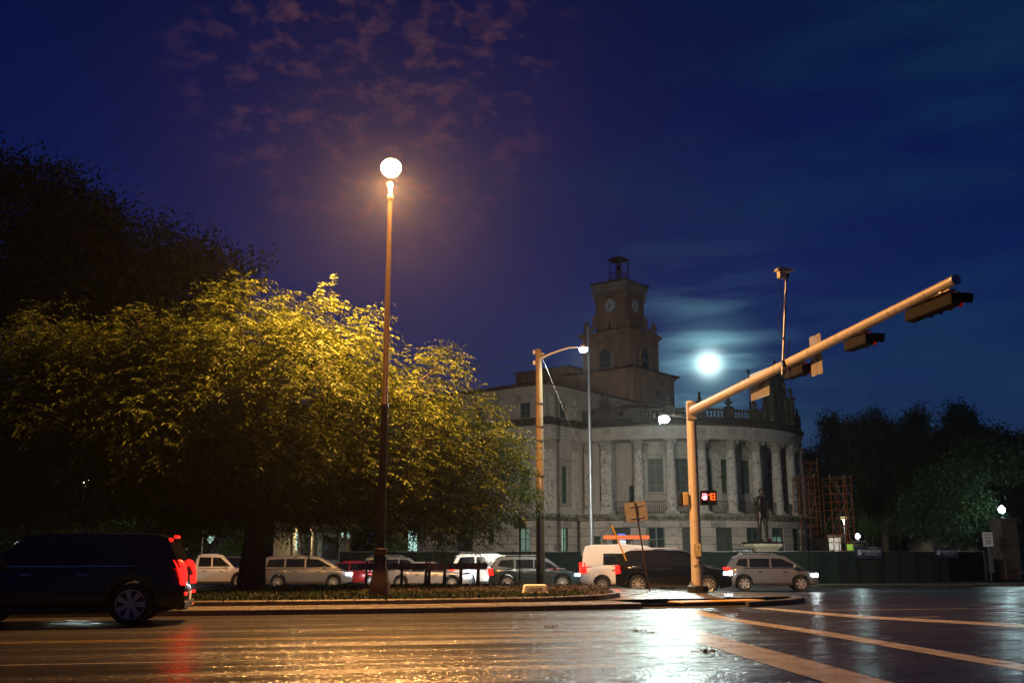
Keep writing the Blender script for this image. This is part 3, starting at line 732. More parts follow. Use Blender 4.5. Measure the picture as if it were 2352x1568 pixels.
# ---------- columns, piers and pilasters
def capital_mb(r, h, sq=False):
    b = MB(); n = 4 if sq else 16; k = math.sqrt(2) if sq else 1; a0 = math.pi/4 if sq else 0
    b.lathe([(r*.98*k, 0), (r*1.02*k, .02), (r*.92*k, .05), (r*.95*k, h*.5), (r*1.12*k, h*.78), (r*1.38*k, h*.86)], n=n, a0=a0)
    b.lathe([(r*1.55*1.3, h*.87), (r*1.62*1.3, h*.90), (r*1.62*1.3, h)], n=4, a0=math.pi/4)
    for ring, (z, hh, cnt, off) in enumerate(((.04, h*.36, 8, 0), (h*.28, h*.36, 8, .5))):
        for i in range(cnt):
            a = 2*math.pi*(i+off)/cnt; d = Vector((math.cos(a), math.sin(a), 0)); s = Vector((-d.y, d.x, 0)); w = r*.62
            rr = r*(1.0 if not sq else max(1.0, 1/max(abs(math.cos(a)), abs(math.sin(a)))*.98))
            prof = [(0, 0, 1), (.05, hh*.5, 1.05), (.10+ring*.03, hh*.85, .95), (.21+ring*.03, hh*.98, .6), (.26+ring*.03, hh*.80, .25)]
            vs = []
            for o_, z_, ww in prof:
                for sg, up in ((-.5, 0), (0, .03), (.5, 0)): vs.append(d*(rr+o_*r*2.0+up)+s*sg*w*ww+Vector((0, 0, z+z_)))
            b.add(vs, [(i_*3+j, i_*3+j+1, i_*3+j+4, i_*3+j+3) for i_ in range(4) for j in range(2)])
    for i in range(4):
        a = math.pi/4+i*math.pi/2; d = Vector((math.cos(a), math.sin(a), 0)); s = Vector((-d.y, d.x, 0)); c = d*r*1.72+Vector((0, 0, h*.74))
        b.tube([c-s*r*.14, c+s*r*.14], r*.24, 8); b.tube([d*r*1.0+Vector((0, 0, h*.45)), d*r*1.3+Vector((0, 0, h*.62)), c+Vector((0, 0, h*.1))], [r*.08, r*.1, r*.1], 5)
    return b
ZB, ZT = 4.44, 9.98; HC = .82
capR = capital_mb(.34, HC).mesh('capital', CARVE, 40); capS = capital_mb(.42, HC, True).mesh('capital', CARVE, 40)
sh = MB(); prof = []
joints = [0, 1.1, 2.35, 3.5, 4.4]
H_ = ZT-ZB-HC-.28
for i in range(len(joints)):
    z0 = joints[i]; z1 = joints[i+1] if i+1 < len(joints) else H_
    if z1 > H_: z1 = H_
    for t in (0, .03, .5, .97, 1):
        z = z0+(z1-z0)*t; f = z/H_; r = .415-.075*f**1.6; prof.append((r-(.016 if t in (0, 1) else 0), z))
    if z1 >= H_: break
shaftR = MB().lathe(prof, n=24).mesh('column', COLM, 35)
baseR = MB().lathe([(.56*1.38, 0), (.56*1.38, .1)], n=4, a0=math.pi/4).lathe([(.53, .1), (.55, .14), (.52, .19), (.46, .2), (.47, .24), (.44, .28)], n=24).mesh('column_base', COLM, 40)
def column(path_r, deg, pier=False):
    q = arc(path_r, deg); rot = R(deg)+math.pi/2
    if pier:
        b = MB(); z = 0
        for hgt in (1.1, 1.25, 1.15, .95):
            b.box((0, 0, z+hgt/2), (.86, .86, hgt-.02)); z += hgt-.001
        me = b.mesh('pier', COLM); s = link('pier', me, hall)
    else: s = link('column', shaftR, hall)
    s.location = (q.x, q.y, ZB+.28); s.rotation_euler = (0, 0, rot)
    bs = link('base', baseR if not pier else baseP, s); bs.location = (0, 0, -.28)
    cp = link('capital', capR if not pier else capS, s); cp.location = (0, 0, H_)
    return s
baseP = MB().box((0, 0, .07), (1.12, 1.12, .14)).box((0, 0, .21), (.98, .98, .139)).mesh('pier_base', COLM)
HP = H_
for k in range(1, 15):
    column(RC, ST*k, k in (1, 14))
# flat pilasters: on the wing corner, by the portico, and on the porch wall
def pilaster(path, u, wid, t=.16, m=COLM, depth0=0.0):
    q = path.p(u, depth0); e = path.tangent(u); a = math.atan2(e.y, e.x)
    if path.k == 'A': a += math.pi
    b = MB(); z = 0
    for hgt in (1.15, 1.2, 1.15, H_-3.5): b.box((0, -t/2, z+hgt/2), (wid, t, hgt-.014)); z += hgt
    s = b.build('pilaster', m, hall); s.location = (q.x, q.y, ZB+.28); s.rotation_euler = (0, 0, a)
    MB().box((0, -t*.65, .07), (wid+.26, t*1.3+.1, .14)).box((0, -t*.6, .21), (wid+.12, t*1.2+.05, .139)).build('base', m, s).location = (0, 0, -.28)
    c = MB(); h = HC
    c.box((0, -t/2, h*.42), (wid*.96, t*.98, h*.84)); c.box((0, -t*.8, h*.93), (wid*1.5, t*1.6+.12, h*.13))
    nl = 4
    for ring in range(2):
        for i in range(nl-ring):
            x = (i-(nl-ring-1)/2)*wid/nl*1.02; z0 = .03+ring*h*.3
            prof = [(0, 0), (.03, h*.18), (.07, h*.30), (.15, h*.36), (.17, h*.28)]; ww = wid/nl*.9; vs = []
            for o_, z_ in prof:
                for sg, up in ((-.5, 0), (0, .03), (.5, 0)): vs.append((x+sg*ww, -t-o_-up, z0+z_))
            c.add(vs, [(i_*3+j, i_*3+j+1, i_*3+j+4, i_*3+j+3) for i_ in range(4) for j in range(2)])
    for sg in (-1, 1): c.tube([(sg*wid*.58, -t-.14, h*.74), (sg*wid*.58, -t+.02, h*.74)], .11, 8)
    c.build('capital', CARVE, s).location = (0, 0, H_)
    return s
pilaster(PB, .45, .86); pilaster(PA, .45, .86); pilaster(PB, 3.45, .7)
pilaster(PW, PW.deg(2.6), .6)
for s_ in (4.3, 8.8): pilaster(PA, s_, .8)
for k in range(2, 9): pilaster(PI, PI.deg(ST*k), .72)
pilaster(PB, XE-.5, .86)

# ---------- entablature, cornice, parapet
ent_pts = [Vector((0, 17)), Vector((0, 0)), Vector((PCX-RC-.02, 0))]+[arc(RC, a) for a in np.arange(3.0, 178, 3.0)]+[Vector((XE-(PCX-RC), 0)), Vector((XE, 0))]
sweep(ent_pts, [(.18, 9.99), (.20, 10.22), (.24, 10.23), (.27, 10.30), (.21, 10.32), (.21, 10.86), (.28, 10.90), (.30, 10.97), (-.55, 10.97), (-.55, 9.99)]).build('entablature', WALL, hall, 25)
def entblock(path, u, z0=10.40, z1=10.80, w=.62):
    q = [path.p(u-w/2, -.25), path.p(u+w/2, -.25), path.p(u+w/2, 0), path.p(u-w/2, 0)]
    MB().add([(p.x, p.y, z) for z in (z0, z1) for p in q], [(0, 1, 2, 3), (7, 6, 5, 4), (0, 4, 5, 1), (1, 5, 6, 2), (2, 6, 7, 3), (3, 7, 4, 0)]).build('frieze_panel', CARVE, hall, bevel=.02)
PR = Path('D', r=RC)
for k in range(1, 15): entblock(PR, PR.deg(ST*k))
for u in (.5, 3.4): entblock(PB, u)
for u in (.5, 4.3, 8.8): entblock(PA, u)
# vertical joints of the frieze stones
jb = MB()
for k in np.arange(1.5, 14.5, .5):
    q = [PR.p(PR.deg(ST*k)-.012, -.216), PR.p(PR.deg(ST*k)+.012, -.216), PR.p(PR.deg(ST*k)+.012, -.1), PR.p(PR.deg(ST*k)-.012, -.1)]
    if abs(k-round(k)) > .1: jb.add([(p.x, p.y, z) for z in (10.33, 10.85) for p in q], [(0, 1, 2, 3), (7, 6, 5, 4), (0, 4, 5, 1), (1, 5, 6, 2), (2, 6, 7, 3), (3, 7, 4, 0)])
jb.build('frieze_joints', MOSS, hall)
sweep(ent_pts, [(.25, 10.975), (.34, 11.0), (.34, 11.14), (.46, 11.24), (.50, 11.40), (.42, 11.52), (-.7, 11.56), (-.7, 10.975)]).build('cornice', MOSS, hall, 25)
def ring_bar(name, d0, d1, z0, z1, m, r0, r1, n=None):
    n = n or max(2, int((d1-d0)/2.5)); b = MB()
    for i in range(n+1):
        a = d0+(d1-d0)*i/n
        for r_, z in ((r0, z0), (r1, z0), (r1, z1), (r0, z1)): q = arc(r_-.35, a); b.v.append((q.x, q.y, z))
    for i in range(n):
        for j in range(4): b.f.append((i*4+j, i*4+(j+1) % 4, (i+1)*4+(j+1) % 4, (i+1)*4+j))
    b.f += [(0, 1, 2, 3), tuple(n*4+q for q in (3, 2, 1, 0))]
    return b.build(name, m, hall, 30)
balme = MB().lathe([(.085, 0), (.085, .05), (.05, .07), (.075, .14), (.095, .22), (.07, .33), (.04, .40), (.05, .44), (.075, .46), (.075, .50)], n=10).mesh('baluster', DARKCARVE, 40)
urnme = MB().box((0, 0, .06), (.5, .5, .12)).lathe([(.13, .12), (.08, .18), (.09, .24), (.30, .36), (.33, .42), (.30, .47), (.12, .52), (.10, .56), (.17, .60), (.13, .68), (.10, .85), (.075, 1.0), (.10, 1.06), (.10, 1.12), (.05, 1.18), (.01, 1.24)], n=12).mesh('urn', DARKCARVE, 40)
for k in range(0, 15):
    a = ST*k
    if k >= 1 and k not in (7,):
        q = arc(11.75, a); pd = MB().box((0, 0, .37), (.62, .5, .74)).box((0, 0, .78), (.72, .6, .1)).build('pedestal', DARKCARVE, hall); pd.location = (q.x, q.y, 11.56); pd.rotation_euler = (0, 0, R(a)+math.pi/2)
        if k in (1, 3, 4, 5, 6, 10, 11, 12, 13):
            u_ = link('urn', urnme, pd); u_.location = (0, 0, .83)
    d0, d1 = a+1.5, a+ST-1.5
    if k == 14: d1 = 178
    if k in (0, 1, 6, 9) and k != 7:
        # solid panel with an oval opening
        ring_bar('parapet_panel', d0, d1-(2.2 if k == 6 else 0), 11.56, 11.78, DARKCARVE, 12.0, 12.2); ring_bar('parapet_panel', d0, d1-(2.2 if k == 6 else 0), 12.16, 12.36, DARKCARVE, 12.0, 12.22)
        cc = (d0+d1)/2-(1.1 if k == 6 else 0); ring_bar('parapet_panel', d0, cc-1.0, 11.78, 12.16, DARKCARVE, 12.02, 12.18); ring_bar('parapet_panel', cc+1.0, d1-(2.2 if k == 6 else 0), 11.78, 12.16, DARKCARVE, 12.02, 12.18)
        b = MB(); n = 20; vs = []
        for i in range(n):
            t = 2*math.pi*i/n; qx = math.cos(t); qz = math.sin(t)
            sq = 1/max(abs(qx), abs(qz))
            for rr, ax, az in ((12.03, .16*qx, .16*qz), (12.17, .16*qx, .16*qz), (12.17, .21*qx*sq, .19*qz*sq), (12.03, .21*qx*sq, .19*qz*sq)):
                q = arc(rr-.35, cc+ax/11.75*57.3); vs.append((q.x, q.y, 11.97+az))
        b.add(vs, [(i*4+j, i*4+(j+1) % 4, ((i+1) % n)*4+(j+1) % 4, ((i+1) % n)*4+j) for i in range(n) for j in range(4)]); b.build('oval_opening', DARKCARVE, hall)
    elif k not in (7, 8):
        ring_bar('balustrade_rail', d0, d1, 12.16, 12.32, DARKCARVE, 11.99, 12.21); ring_bar('balustrade_plinth', d0, d1, 11.56, 11.66, DARKCARVE, 12.0, 12.2)
        for i in range(6):
            q = arc(11.75, d0+(d1-d0)*(i+.5)/6); bb = link('baluster', balme, hall); bb.location = (q.x, q.y, 11.66)
# carved centrepiece on the parapet
cq = arc(11.65, ST*7.30); cr_ = bpy.data.objects.new("crest", None); COL.objects.link(cr_)

cr_.parent = hall; cr_.location = (cq.x, cq.y, 11.56); cr_.rotation_euler = (0, 0, R(ST*7.30)+math.pi/2)
# local x runs along the parapet, +y faces out
def ex(b, poly, y0, y1): b.add([(x, y0, z) for x, z in poly]+[(x, y1, z) for x, z in poly], [tuple(range(len(poly))), tuple(range(len(poly), 2*len(poly)))[::-1]]+[(i, (i+1) % len(poly), len(poly)+(i+1) % len(poly), len(poly)+i) for i in range(len(poly))])
b = MB(); half = [(2.2, 0), (2.2, .9), (2.0, 1.0), (1.95, 1.15), (1.6, 1.25), (1.5, 1.9), (1.35, 2.2), (1.15, 2.35), (1.0, 2.6), (.95, 3.1), (.85, 3.4), (.75, 3.75)]
dome = [(.75*math.cos(t), 3.75+.62*math.sin(t)) for t in np.linspace(0, math.pi, 11)]
ex(b, half+dome[1:-1]+[(-x, z) for x, z in half[::-1]], -.28, .28); b.build('crest_panel', DARKCARVE, cr_, bevel=.03)
b = MB()
for sx in (-1, 1):
    b.box((sx*1.45, .42, 1.05), (.42, .4, 2.1)); b.box((sx*1.45, .42, 2.16), (.6, .6, .14)); b.box((sx*1.45, .42, .06), (.56, .52, .12))
    b.box((sx*.85, .38, 1.0), (.26, .28, 2.0)); b.tube([(sx*.55, .34, 2.4), (sx*.72, .42, 2.7), (sx*.55, .40, 3.0), (sx*.62, .36, 3.3)], [.16, .13, .12, .1], 7)
    b.tube([(sx*1.9, .05, .95), (sx*1.98, .05, 1.15), (sx*1.8, .05, 1.35), (sx*1.62, .05, 1.3), (sx*1.64, .05, 1.15)], .1, 7)
b.build('crest_column', DARKCARVE, cr_, 40)
b = MB(); ex(b, [(.9*math.cos(t), 3.72+.74*math.sin(t)) for t in np.linspace(0, math.pi, 13)]+[(.62*math.cos(t), 3.72+.48*math.sin(t)) for t in np.linspace(math.pi, 0, 13)], .1, .52); b.box((.86, .3, 3.66), (.36, .5, .14)); b.box((-.86, .3, 3.66), (.36, .5, .14)); b.build('crest_hood', DARKCARVE, cr_)
b = MB()   # shield
ex(b, [(-.4, 2.2), (-.36, 1.75), (0, 1.45), (.36, 1.75), (.4, 2.2), (.3, 2.5), (0, 2.62), (-.3, 2.5)], .26, .44)
b.build('crest_shield', DARKCARVE, cr_); b = MB()
for i in range(26): t = random.uniform(-.6, .6); z = random.uniform(.6, 3.7); b.lathe([(.03, -.09), (.10, 0), (.04, .09)], (t*(1 if z < 2.6 else .8), .34, z), 7)
stuff(b.build('crest_ornament', DARKCARVE, cr_, 50))
for sx in (-1, 1): b = MB(); b.tube([(sx*.52, .36, 1.1), (sx*.55, .42, 1.6), (sx*.5, .40, 2.0)], [.14, .15, .11], 7); b.lathe([(.02, -.12), (.10, -.05), (.11, .04), (.03, .12)], (sx*.5, .42, 2.18), 8); b.build('carved_figure', DARKCARVE, cr_, 50)
u_ = link('urn', MB().lathe([(.05, -.1), (.06, 0), (.16, .12), (.20, .22), (.13, .34), (.05, .40), (.10, .46), (.12, .52), (.08, .60), (.02, .64)], n=12).mesh('finial', DARKCARVE, 40), cr_); u_.name = 'finial'; u_.location = (0, 0, 4.5)
for sx in (-1, 1):
    u_ = link('urn', MB().lathe([(.10, 0), (.06, .08), (.14, .2), (.19, .4), (.15, .6), (.08, .72), (.02, .78)], n=10).mesh('urn', DARKCARVE, 40), cr_); u_.location = (sx*1.45, .42, 2.23)
    u_ = link('urn', MB().lathe([(.10, 0), (.06, .08), (.16, .18), (.18, .3), (.10, .45), (.07, .6), (.09, .68), (.02, .8)], n=10).mesh('urn', DARKCARVE, 40), cr_); u_.location = (sx*2.0, .0, 1.1)
# iron rail of the porch
for k in range(1, 10):
    b = MB(); d0 = ST*k+2.4; d1 = ST*(k+1)-2.4; n = 10
    pr = [arc(11.85, d0+(d1-d0)*i/n) for i in range(n+1)]
    for z in (4.55, 5.35): b.tube([(p.x, p.y, z) for p in pr], .022, 4)
    for i in range(n+1): b.beam((pr[i].x, pr[i].y, 4.45), (pr[i].x, pr[i].y, 5.36), .022, .022)
    b.build('iron_railing', IRON, hall)

# ---------- attic storey of the main block and its tiled roof
oz = (11.65, 12.85)
oA3 = [(1.65, 2.7, *oz), (6.2, 7.2, *oz), (10.6, 11.6, *oz)]; oB3 = [(1.6, 2.5, *oz)]
wall('attic_wall', PB, 0, XE, 11.3, 13.95, WALLUP, oB3).location.y = 0
wall('attic_wall', PA, 0, 17, 11.3, 13.95, WALLUP, oA3)
for o in oB3: window(PB, *o[:4], 2, 2, DARKG)
for o in oA3: window(PA, *o[:4], 2, 2, DARKG)
MB().box((XE-.25, 8.5, 7), (.5, 17, 13.9)).build('end_wall', WALLUP, hall)
MB().box((XE/2, 16.75, 7), (XE-.6, .5, 13.9)).build('rear_wall', WALLUP, hall)
sweep([Vector((0, 17)), Vector((0, 0)), Vector((XE, 0))], [(0, 13.45), (.06, 13.48), (.10, 13.6), (.42, 13.82), (.46, 13.93), (-.4, 13.93), (-.4, 13.45)]).build('eaves_moulding', WALLUP, hall, 25)
def console(path, u):
    q = path.p(u, 0); e = path.tangent(u); a = math.atan2(e.y, e.x)+(math.pi if path.k == 'A' else 0)
    b = MB(); b.tube([(0, -.10, 13.3), (-.02, -.2, 13.1), (0, -.16, 12.85), (0, -.12, 12.7)], [.14, .18, .17, .12], 8)
    for sx in (-1, 1): b.tube([(sx*.2, -.05, 13.25), (sx*.28, -.12, 13.0), (sx*.18, -.16, 12.75), (sx*.1, -.1, 12.55)], [.07, .1, .1, .07], 7)
    b.tube([(0, -.1, 12.6), (0, -.24, 12.45), (0, -.22, 12.3), (0, -.1, 12.1), (0, -.1, 11.8)], [.14, .22, .2, .13, .10], 8); b.box((0, -.05, 12.5), (.62, .1, 1.7)); b.box((0, -.12, 13.38), (.72, .24, .12)); b.box((0, -.1, 11.66), (.42, .2, .14))
    o = b.build('carved_bracket', CARVE, hall, 45); o.location = (q.x, q.y, 0); o.rotation_euler = (0, 0, a)
for u in (.38, 3.35): console(PB, u)
for u in (.38, 4.4, 8.8): console(PA, u)
def hip_roof(name, x0, x1, y0, y1, z, slope, ov, tile=.36, parent=hall, rows=True):
    x0 -= ov; x1 += ov; y0 -= ov; y1 += ov; h = min(x1-x0, y1-y0)/2; hz = h*slope
    if x1-x0 >= y1-y0: r0, r1 = (x0+h, (y0+y1)/2), (x1-h, (y0+y1)/2)
    else: r0, r1 = ((x0+x1)/2, y0+h), ((x0+x1)/2, y1-h)
    b = MB(); vs = [(x0, y0, z), (x1, y0, z), (x1, y1, z), (x0, y1, z), (*r0, z+hz), (*r1, z+hz)]
    if x1-x0 >= y1-y0: fs = [(0, 1, 5, 4), (1, 2, 5), (2, 3, 4, 5), (3, 0, 4)]
    else: fs = [(0, 1, 4), (1, 2, 5, 4), (2, 3, 5), (3, 0, 4, 5)]
    b.add(vs, fs+[(0, 3, 2, 1)]); ro = b.build(name, TILE, parent)
    t = MB()      # barrel tile rows on the two faces towards the street
    def row(px_, py_, dx, dy, run):
        n = 5; L0 = Vector((px_, py_, z)); d = Vector((dx, dy, slope)).normalized(); s = Vector((-dy, dx, 0)); up = d.cross(s); up = -up if up.z < 0 else up
        ln = math.hypot(run, run*slope); vs = []
        for tt in (-.06, ln):
            for i in range(n): a = math.pi*i/(n-1); vs.append(L0+d*tt+s*math.cos(a)*tile*.30+up*(math.sin(a)*tile*.34+.01))
        t.add(vs, [(i, i+1, n+i+1, n+i) for i in range(n-1)]+[tuple(range(n))])
    k = 0
    while x0+tile*(k+.5) < x1:
        x = x0+tile*(k+.5); row(x, y0, 0, 1, max(.05, min(h, x-x0, x1-x))); k += 1
    k = 0
    while y0+tile*(k+.5) < y1:
        y = y0+tile*(k+.5); row(x0, y, 1, 0, max(.05, min(h, y-y0, y1-y))); k += 1
    tt = stuff(t.build('roof_tiles', TILE, ro, 50))
    hb = MB(); hb.tube([(x0, y0, z+.06), (*r0, z+hz+.08)], .13, 7); hb.tube([(*r0, z+hz+.08), (*r1, z+hz+.08)], .13, 7); hb.tube([(x1, y0, z+.06), (*(r1 if x1-x0 >= y1-y0 else r0), z+hz+.08)], .13, 7); hb.tube([(x0, y1, z+.06), (*(r0 if x1-x0 >= y1-y0 else r1), z+hz+.08)], .13, 7)
    hb.build('ridge_tiles', TILE, ro, 50)
    return ro
hip_roof('roof', 0, XE, 0, 17, 13.94, .23, .55)
MB().prism([tuple(arc(11.25, a)) for a in range(0, 181, 6)], 11.30, 11.50).build('portico_roof', MOSS, hall)

# ---------- clock tower
tw = bpy.data.objects.new('clock_tower', None); COL.objects.link(tw); tw.parent = hall; tw.location = (TX, 4.65, 0)
def tbox(name, w, z0, z1, m, holes=()):
    return MB().box((0, 0, (z0+z1)/2), (w, w, z1-z0)).build(name, m, tw)
def trim(name, w, prof, m):
    h = w/2; return sweep([Vector((-h, -h)), Vector((h, -h)), Vector((h, h)), Vector((-h, h))], prof, True).build(name, m, tw, 25)
tbox('tower_base_stage', 7.0, 11.3, 17.5, TOWERM)
trim('tower_eaves', 7.0, [(-.1, 17.1), (.05, 17.1), (.10, 17.25), (.30, 17.45), (-.1, 17.48)], TOWERM)
hip_t = hip_roof('tower_roof', TX-3.5, TX+3.5, 1.15, 8.15, 17.5, .22, .38, .34)
tbox('tower_belfry_stage', 5.05, 17.2, 21.0, TOWERM)
trim('tower_cornice', 5.05, [(-.1, 20.9), (.06, 20.9), (.10, 21.05), (.30, 21.2), (.34, 21.35), (-.6, 21.45)], TOWERM)
trim('tower_string_course', 5.05, [(-.05, 20.35), (.08, 20.35), (.08, 20.5), (-.05, 20.5)], TOWERM)
tbox('tower_clock_stage', 3.25, 21.2, 25.6, TOWERM)
trim('tower_clock_cornice', 3.25, [(-.1, 25.3), (.05, 25.3), (.09, 25.5), (.32, 25.85), (.36, 26.1), (-.5, 26.1)], WALLUP)
trim('tower_clock_string', 3.25, [(-.05, 25.0), (.06, 25.0), (.06, 25.1), (-.05, 25.1)], TOWERM)
hip_roof('tower_cap_roof', TX-1.62, TX+1.62, 4.65-1.62, 4.65+1.62, 26.1, .32, .36, .26)
# small side blocks to the left of the tower
sb = MB().box((-2.3, 6.6, 15.9), (2.4, 6.2, 5.0)).build('stair_block', TOWERM, tw); hb = MB().box((-2.3, 6.6, 18.45), (2.8, 6.6, .12)).build('block_cap', TILE, tw)
MB().box((-2.0, 10.4, 15.2), (2.2, 2.4, 3.4)).build('stair_block', TOWERM, tw); MB().box((-2.0, 10.4, 16.95), (2.6, 2.8, .14)).build('block_cap', TILE, tw)
# faces: (rotation) 0 -> -y face, -90deg -> -x face
def face(rz, w, fn):
    e = bpy.data.objects.new('x', None)
    return Matrix.Rotation(rz, 4, 'Z') @ Matrix.Translation((0, -w/2, 0))
for rz in (0, -math.pi/2):
    # arched belfry window
    M_ = Matrix.Rotation(rz, 4, 'Z') @ Matrix.Translation((0, -5.05/2, 0))
    b = MB(); b.M = M_; arcp = [(.62*math.cos(t), 19.15+.62*math.sin(t)) for t in np.linspace(0, math.pi, 13)]; arco = [(.80*math.cos(t), 19.15+.80*math.sin(t)) for t in np.linspace(math.pi, 0, 13)]
    ex(b, arcp+[(-.62, 18.0), (-.80, 18.0)]+arco+[(.80, 18.0), (.62, 18.0)], -.12, .02); b.box((0, -.1, 17.92), (1.8, .24, .14)); fr_ = b.build('arched_surround', TOWERM, tw)
    b = MB(); b.M = M_; ex(b, [(.615*math.cos(t), 19.15+.615*math.sin(t)) for t in np.linspace(0, math.pi, 13)]+[(-.615, 18.0), (.615, 18.0)], -.02, .01); wn = b.build('window', DARKG, tw)
    b = MB(); b.M = M_
    for x in (-.58, 0, .58): b.box((x, -.05, 18.62), (.07, .05, 1.2))
    for z in (18.05, 18.55, 19.1): b.box((0, -.052, z), (1.16, .05, .06))
    b.tube([(.58*math.cos(t), -.05, 19.15+.58*math.sin(t)) for t in np.linspace(0, math.pi, 11)], .035, 4); b.build('frame', GREENF, wn)
    if rz: 
        for sx, zz in ((1.6, 19.1),):
            pass
    # small windows of the base stage
    M7 = Matrix.Rotation(rz, 4, 'Z') @ Matrix.Translation((0, -3.5, 0))
    b = MB(); b.M = M7; xx = -1.7 if rz else .6; b.box((xx, -.01, 15.6), (.62, .06, .85)); wn = b.build('window', DARKG, tw)
    b = MB(); b.M = M7; b.box((xx, -.08, 16.1), (.85, .12, .12)); b.box((xx, -.08, 15.1), (.85, .12, .1)); b.box((xx, -.055, 15.6), (.05, .04, .84)); b.build('frame', CARVE, wn)
    # clock: dial, rim, hour marks and hands
    M3 = Matrix.Rotation(rz, 4, 'Z') @ Matrix.Translation((0, -3.25/2, 24.0))
    ck = bpy.data.objects.new('clock', None); COL.objects.link(ck); ck.parent = tw; ck.matrix_local = M3
    CLK = MATS.get('clock_dial') or mat('clock_dial', (.78, .76, .72), (.66, .64, .60), .6, scale=5)
    b = MB(); b.add([(.66*math.cos(t), -.05, .66*math.sin(t)) for t in np.linspace(0, 2*math.pi, 33)[:-1]]+[(.66*math.cos(t), .02, .66*math.sin(t)) for t in np.linspace(0, 2*math.pi, 33)[:-1]], [tuple(range(32))]+[(i, (i+1) % 32, 32+(i+1) % 32, 32+i) for i in range(32)]); b.build('dial', CLK, ck)
    b = MB(); b.tube([(.69*math.cos(t), -.05, .69*math.sin(t)) for t in np.linspace(0, 2*math.pi, 33)], .055, 6); b.build('rim', TOWERM, ck, 50)
    b = MB()
    for h in range(12):
        t = math.pi/6*h; b.beam((.46*math.sin(t), -.062, .46*math.cos(t)), (.60*math.sin(t), -.062, .60*math.cos(t)), .02, .055 if h % 3 else .09)
    b.build('hour_marks', BLACKP, ck)
    # about five to seven
    b = MB(); t = R(-30); b.beam((-.10*math.sin(t), -.08, -.10*math.cos(t)), (.52*math.sin(t), -.08, .52*math.cos(t)), .02, .05); b.build('minute_hand', BLACKP, ck)
    b = MB(); t = R(207); b.beam((-.08*math.sin(t), -.095, -.08*math.cos(t)), (.36*math.sin(t), -.095, .36*math.cos(t)), .02, .07); b.build('hour_hand', BLACKP, ck)
    # sloping lead flashing and slit
    b = MB(); b.M = M_; b.box((0, 1.0, 21.55), (3.0, .5, .12)); b.build('flashing', GALV, tw)
    b = MB(); b.M = Matrix.Rotation(rz, 4, 'Z') @ Matrix.Translation((0, -3.25/2, 0)); b.box((-.1 if rz else .2, -.01, 22.1), (.16, .04, .75)); b.build('slit_window', DARKG, tw)
# corner scrolls, urns, corner bracket of the clock stage
for sx, sy in ((-1, -1), (1, -1), (-1, 1), (1, 1)):
    d = Vector((sx, sy, 0)).normalized(); c = Vector((sx*3.25/2, sy*3.25/2, 0))
    b = MB(); b.tube([c+Vector((0, 0, 23.3)), c+d*.16+Vector((0, 0, 22.9)), c+d*.12+Vector((0, 0, 22.5)), c+d*.3+Vector((0, 0, 22.0)), c+d*.75+Vector((0, 0, 21.7)), c+d*.95+Vector((0, 0, 21.45))], [.10, .2, .15, .17, .2, .22], 8); b.build('corner_scroll', TOWERM, tw, 50)
    b = MB(); b.tube([c+Vector((0, 0, 24.6)), c+d*.14+Vector((0, 0, 24.9)), c+d*.10+Vector((0, 0, 25.2)), c+d*.2+Vector((0, 0, 25.5))], [.07, .14, .12, .2], 7); b.build('corner_bracket', WALLUP, tw, 50)
    q = Vector((sx*2.25, sy*2.25, 21.4)); u_ = MB().box((0, 0, .12), (.55, .55, .24)).lathe([(.14, .24), (.10, .38), (.24, .55), (.30, .74), (.26, .92), (.14, 1.04), (.16, 1.12), (.04, 1.38)], n=12).build('urn', TOWERM, tw, 45); u_.location = q
# open iron cupola
cu = MB(); w = .62
for sx in (-1, 1):
    for sy in (-1, 1):
        cu.beam((sx*w, sy*w, 26.5), (sx*w, sy*w, 28.75), .07, .07)
        cu.tube([(sx*(w+.02), sy*(w+.02), 26.5), (sx*(w+.16), sy*(w+.16), 26.9), (sx*(w+.03), sy*(w+.03), 27.3)], .02, 4)
for a, b_ in (((-w, -w), (w, -w)), ((w, -w), (w, w)), ((w, w), (-w, w)), ((-w, w), (-w, -w))):
    for z in (26.75, 27.45): cu.beam((*a, z), (*b_, z), .04, .04)
    cu.beam((*a, 26.75), (*b_, 27.45), .025, .025); cu.beam((*a, 27.45), (*b_, 26.75), .025, .025)
    m_ = Vector((*a, 0)).lerp(Vector((*b_, 0)), .5); A3 = Vector((*a, 0)); B3 = Vector((*b_, 0))
    cu.tube([m_+(B3-m_)*math.cos(t)*.95+Vector((0, 0, 28.15+.45*math.sin(t))) for t in np.linspace(0, math.pi, 9)], .03, 4)
cu.build('cupola_frame', IRON, tw)
MB().lathe([(1.12, 28.72), (1.12, 28.82), (.25, 29.12), (.05, 29.2)], n=4, a0=math.pi/4).build('cupola_roof', IRON, tw)
MB().tube([(0, 0, 29.1), (0, 0, 29.65)], [.035, .01], 6).build('spike', IRON, tw)
MB().lathe([(.05, 28.3), (.14, 28.25), (.2, 28.0), (.24, 27.75), (.34, 27.6), (.33, 27.57)], n=12).tube([(0, 0, 26.5), (0, 0, 27.6)], .10, 6).build('bell', IRON, tw)
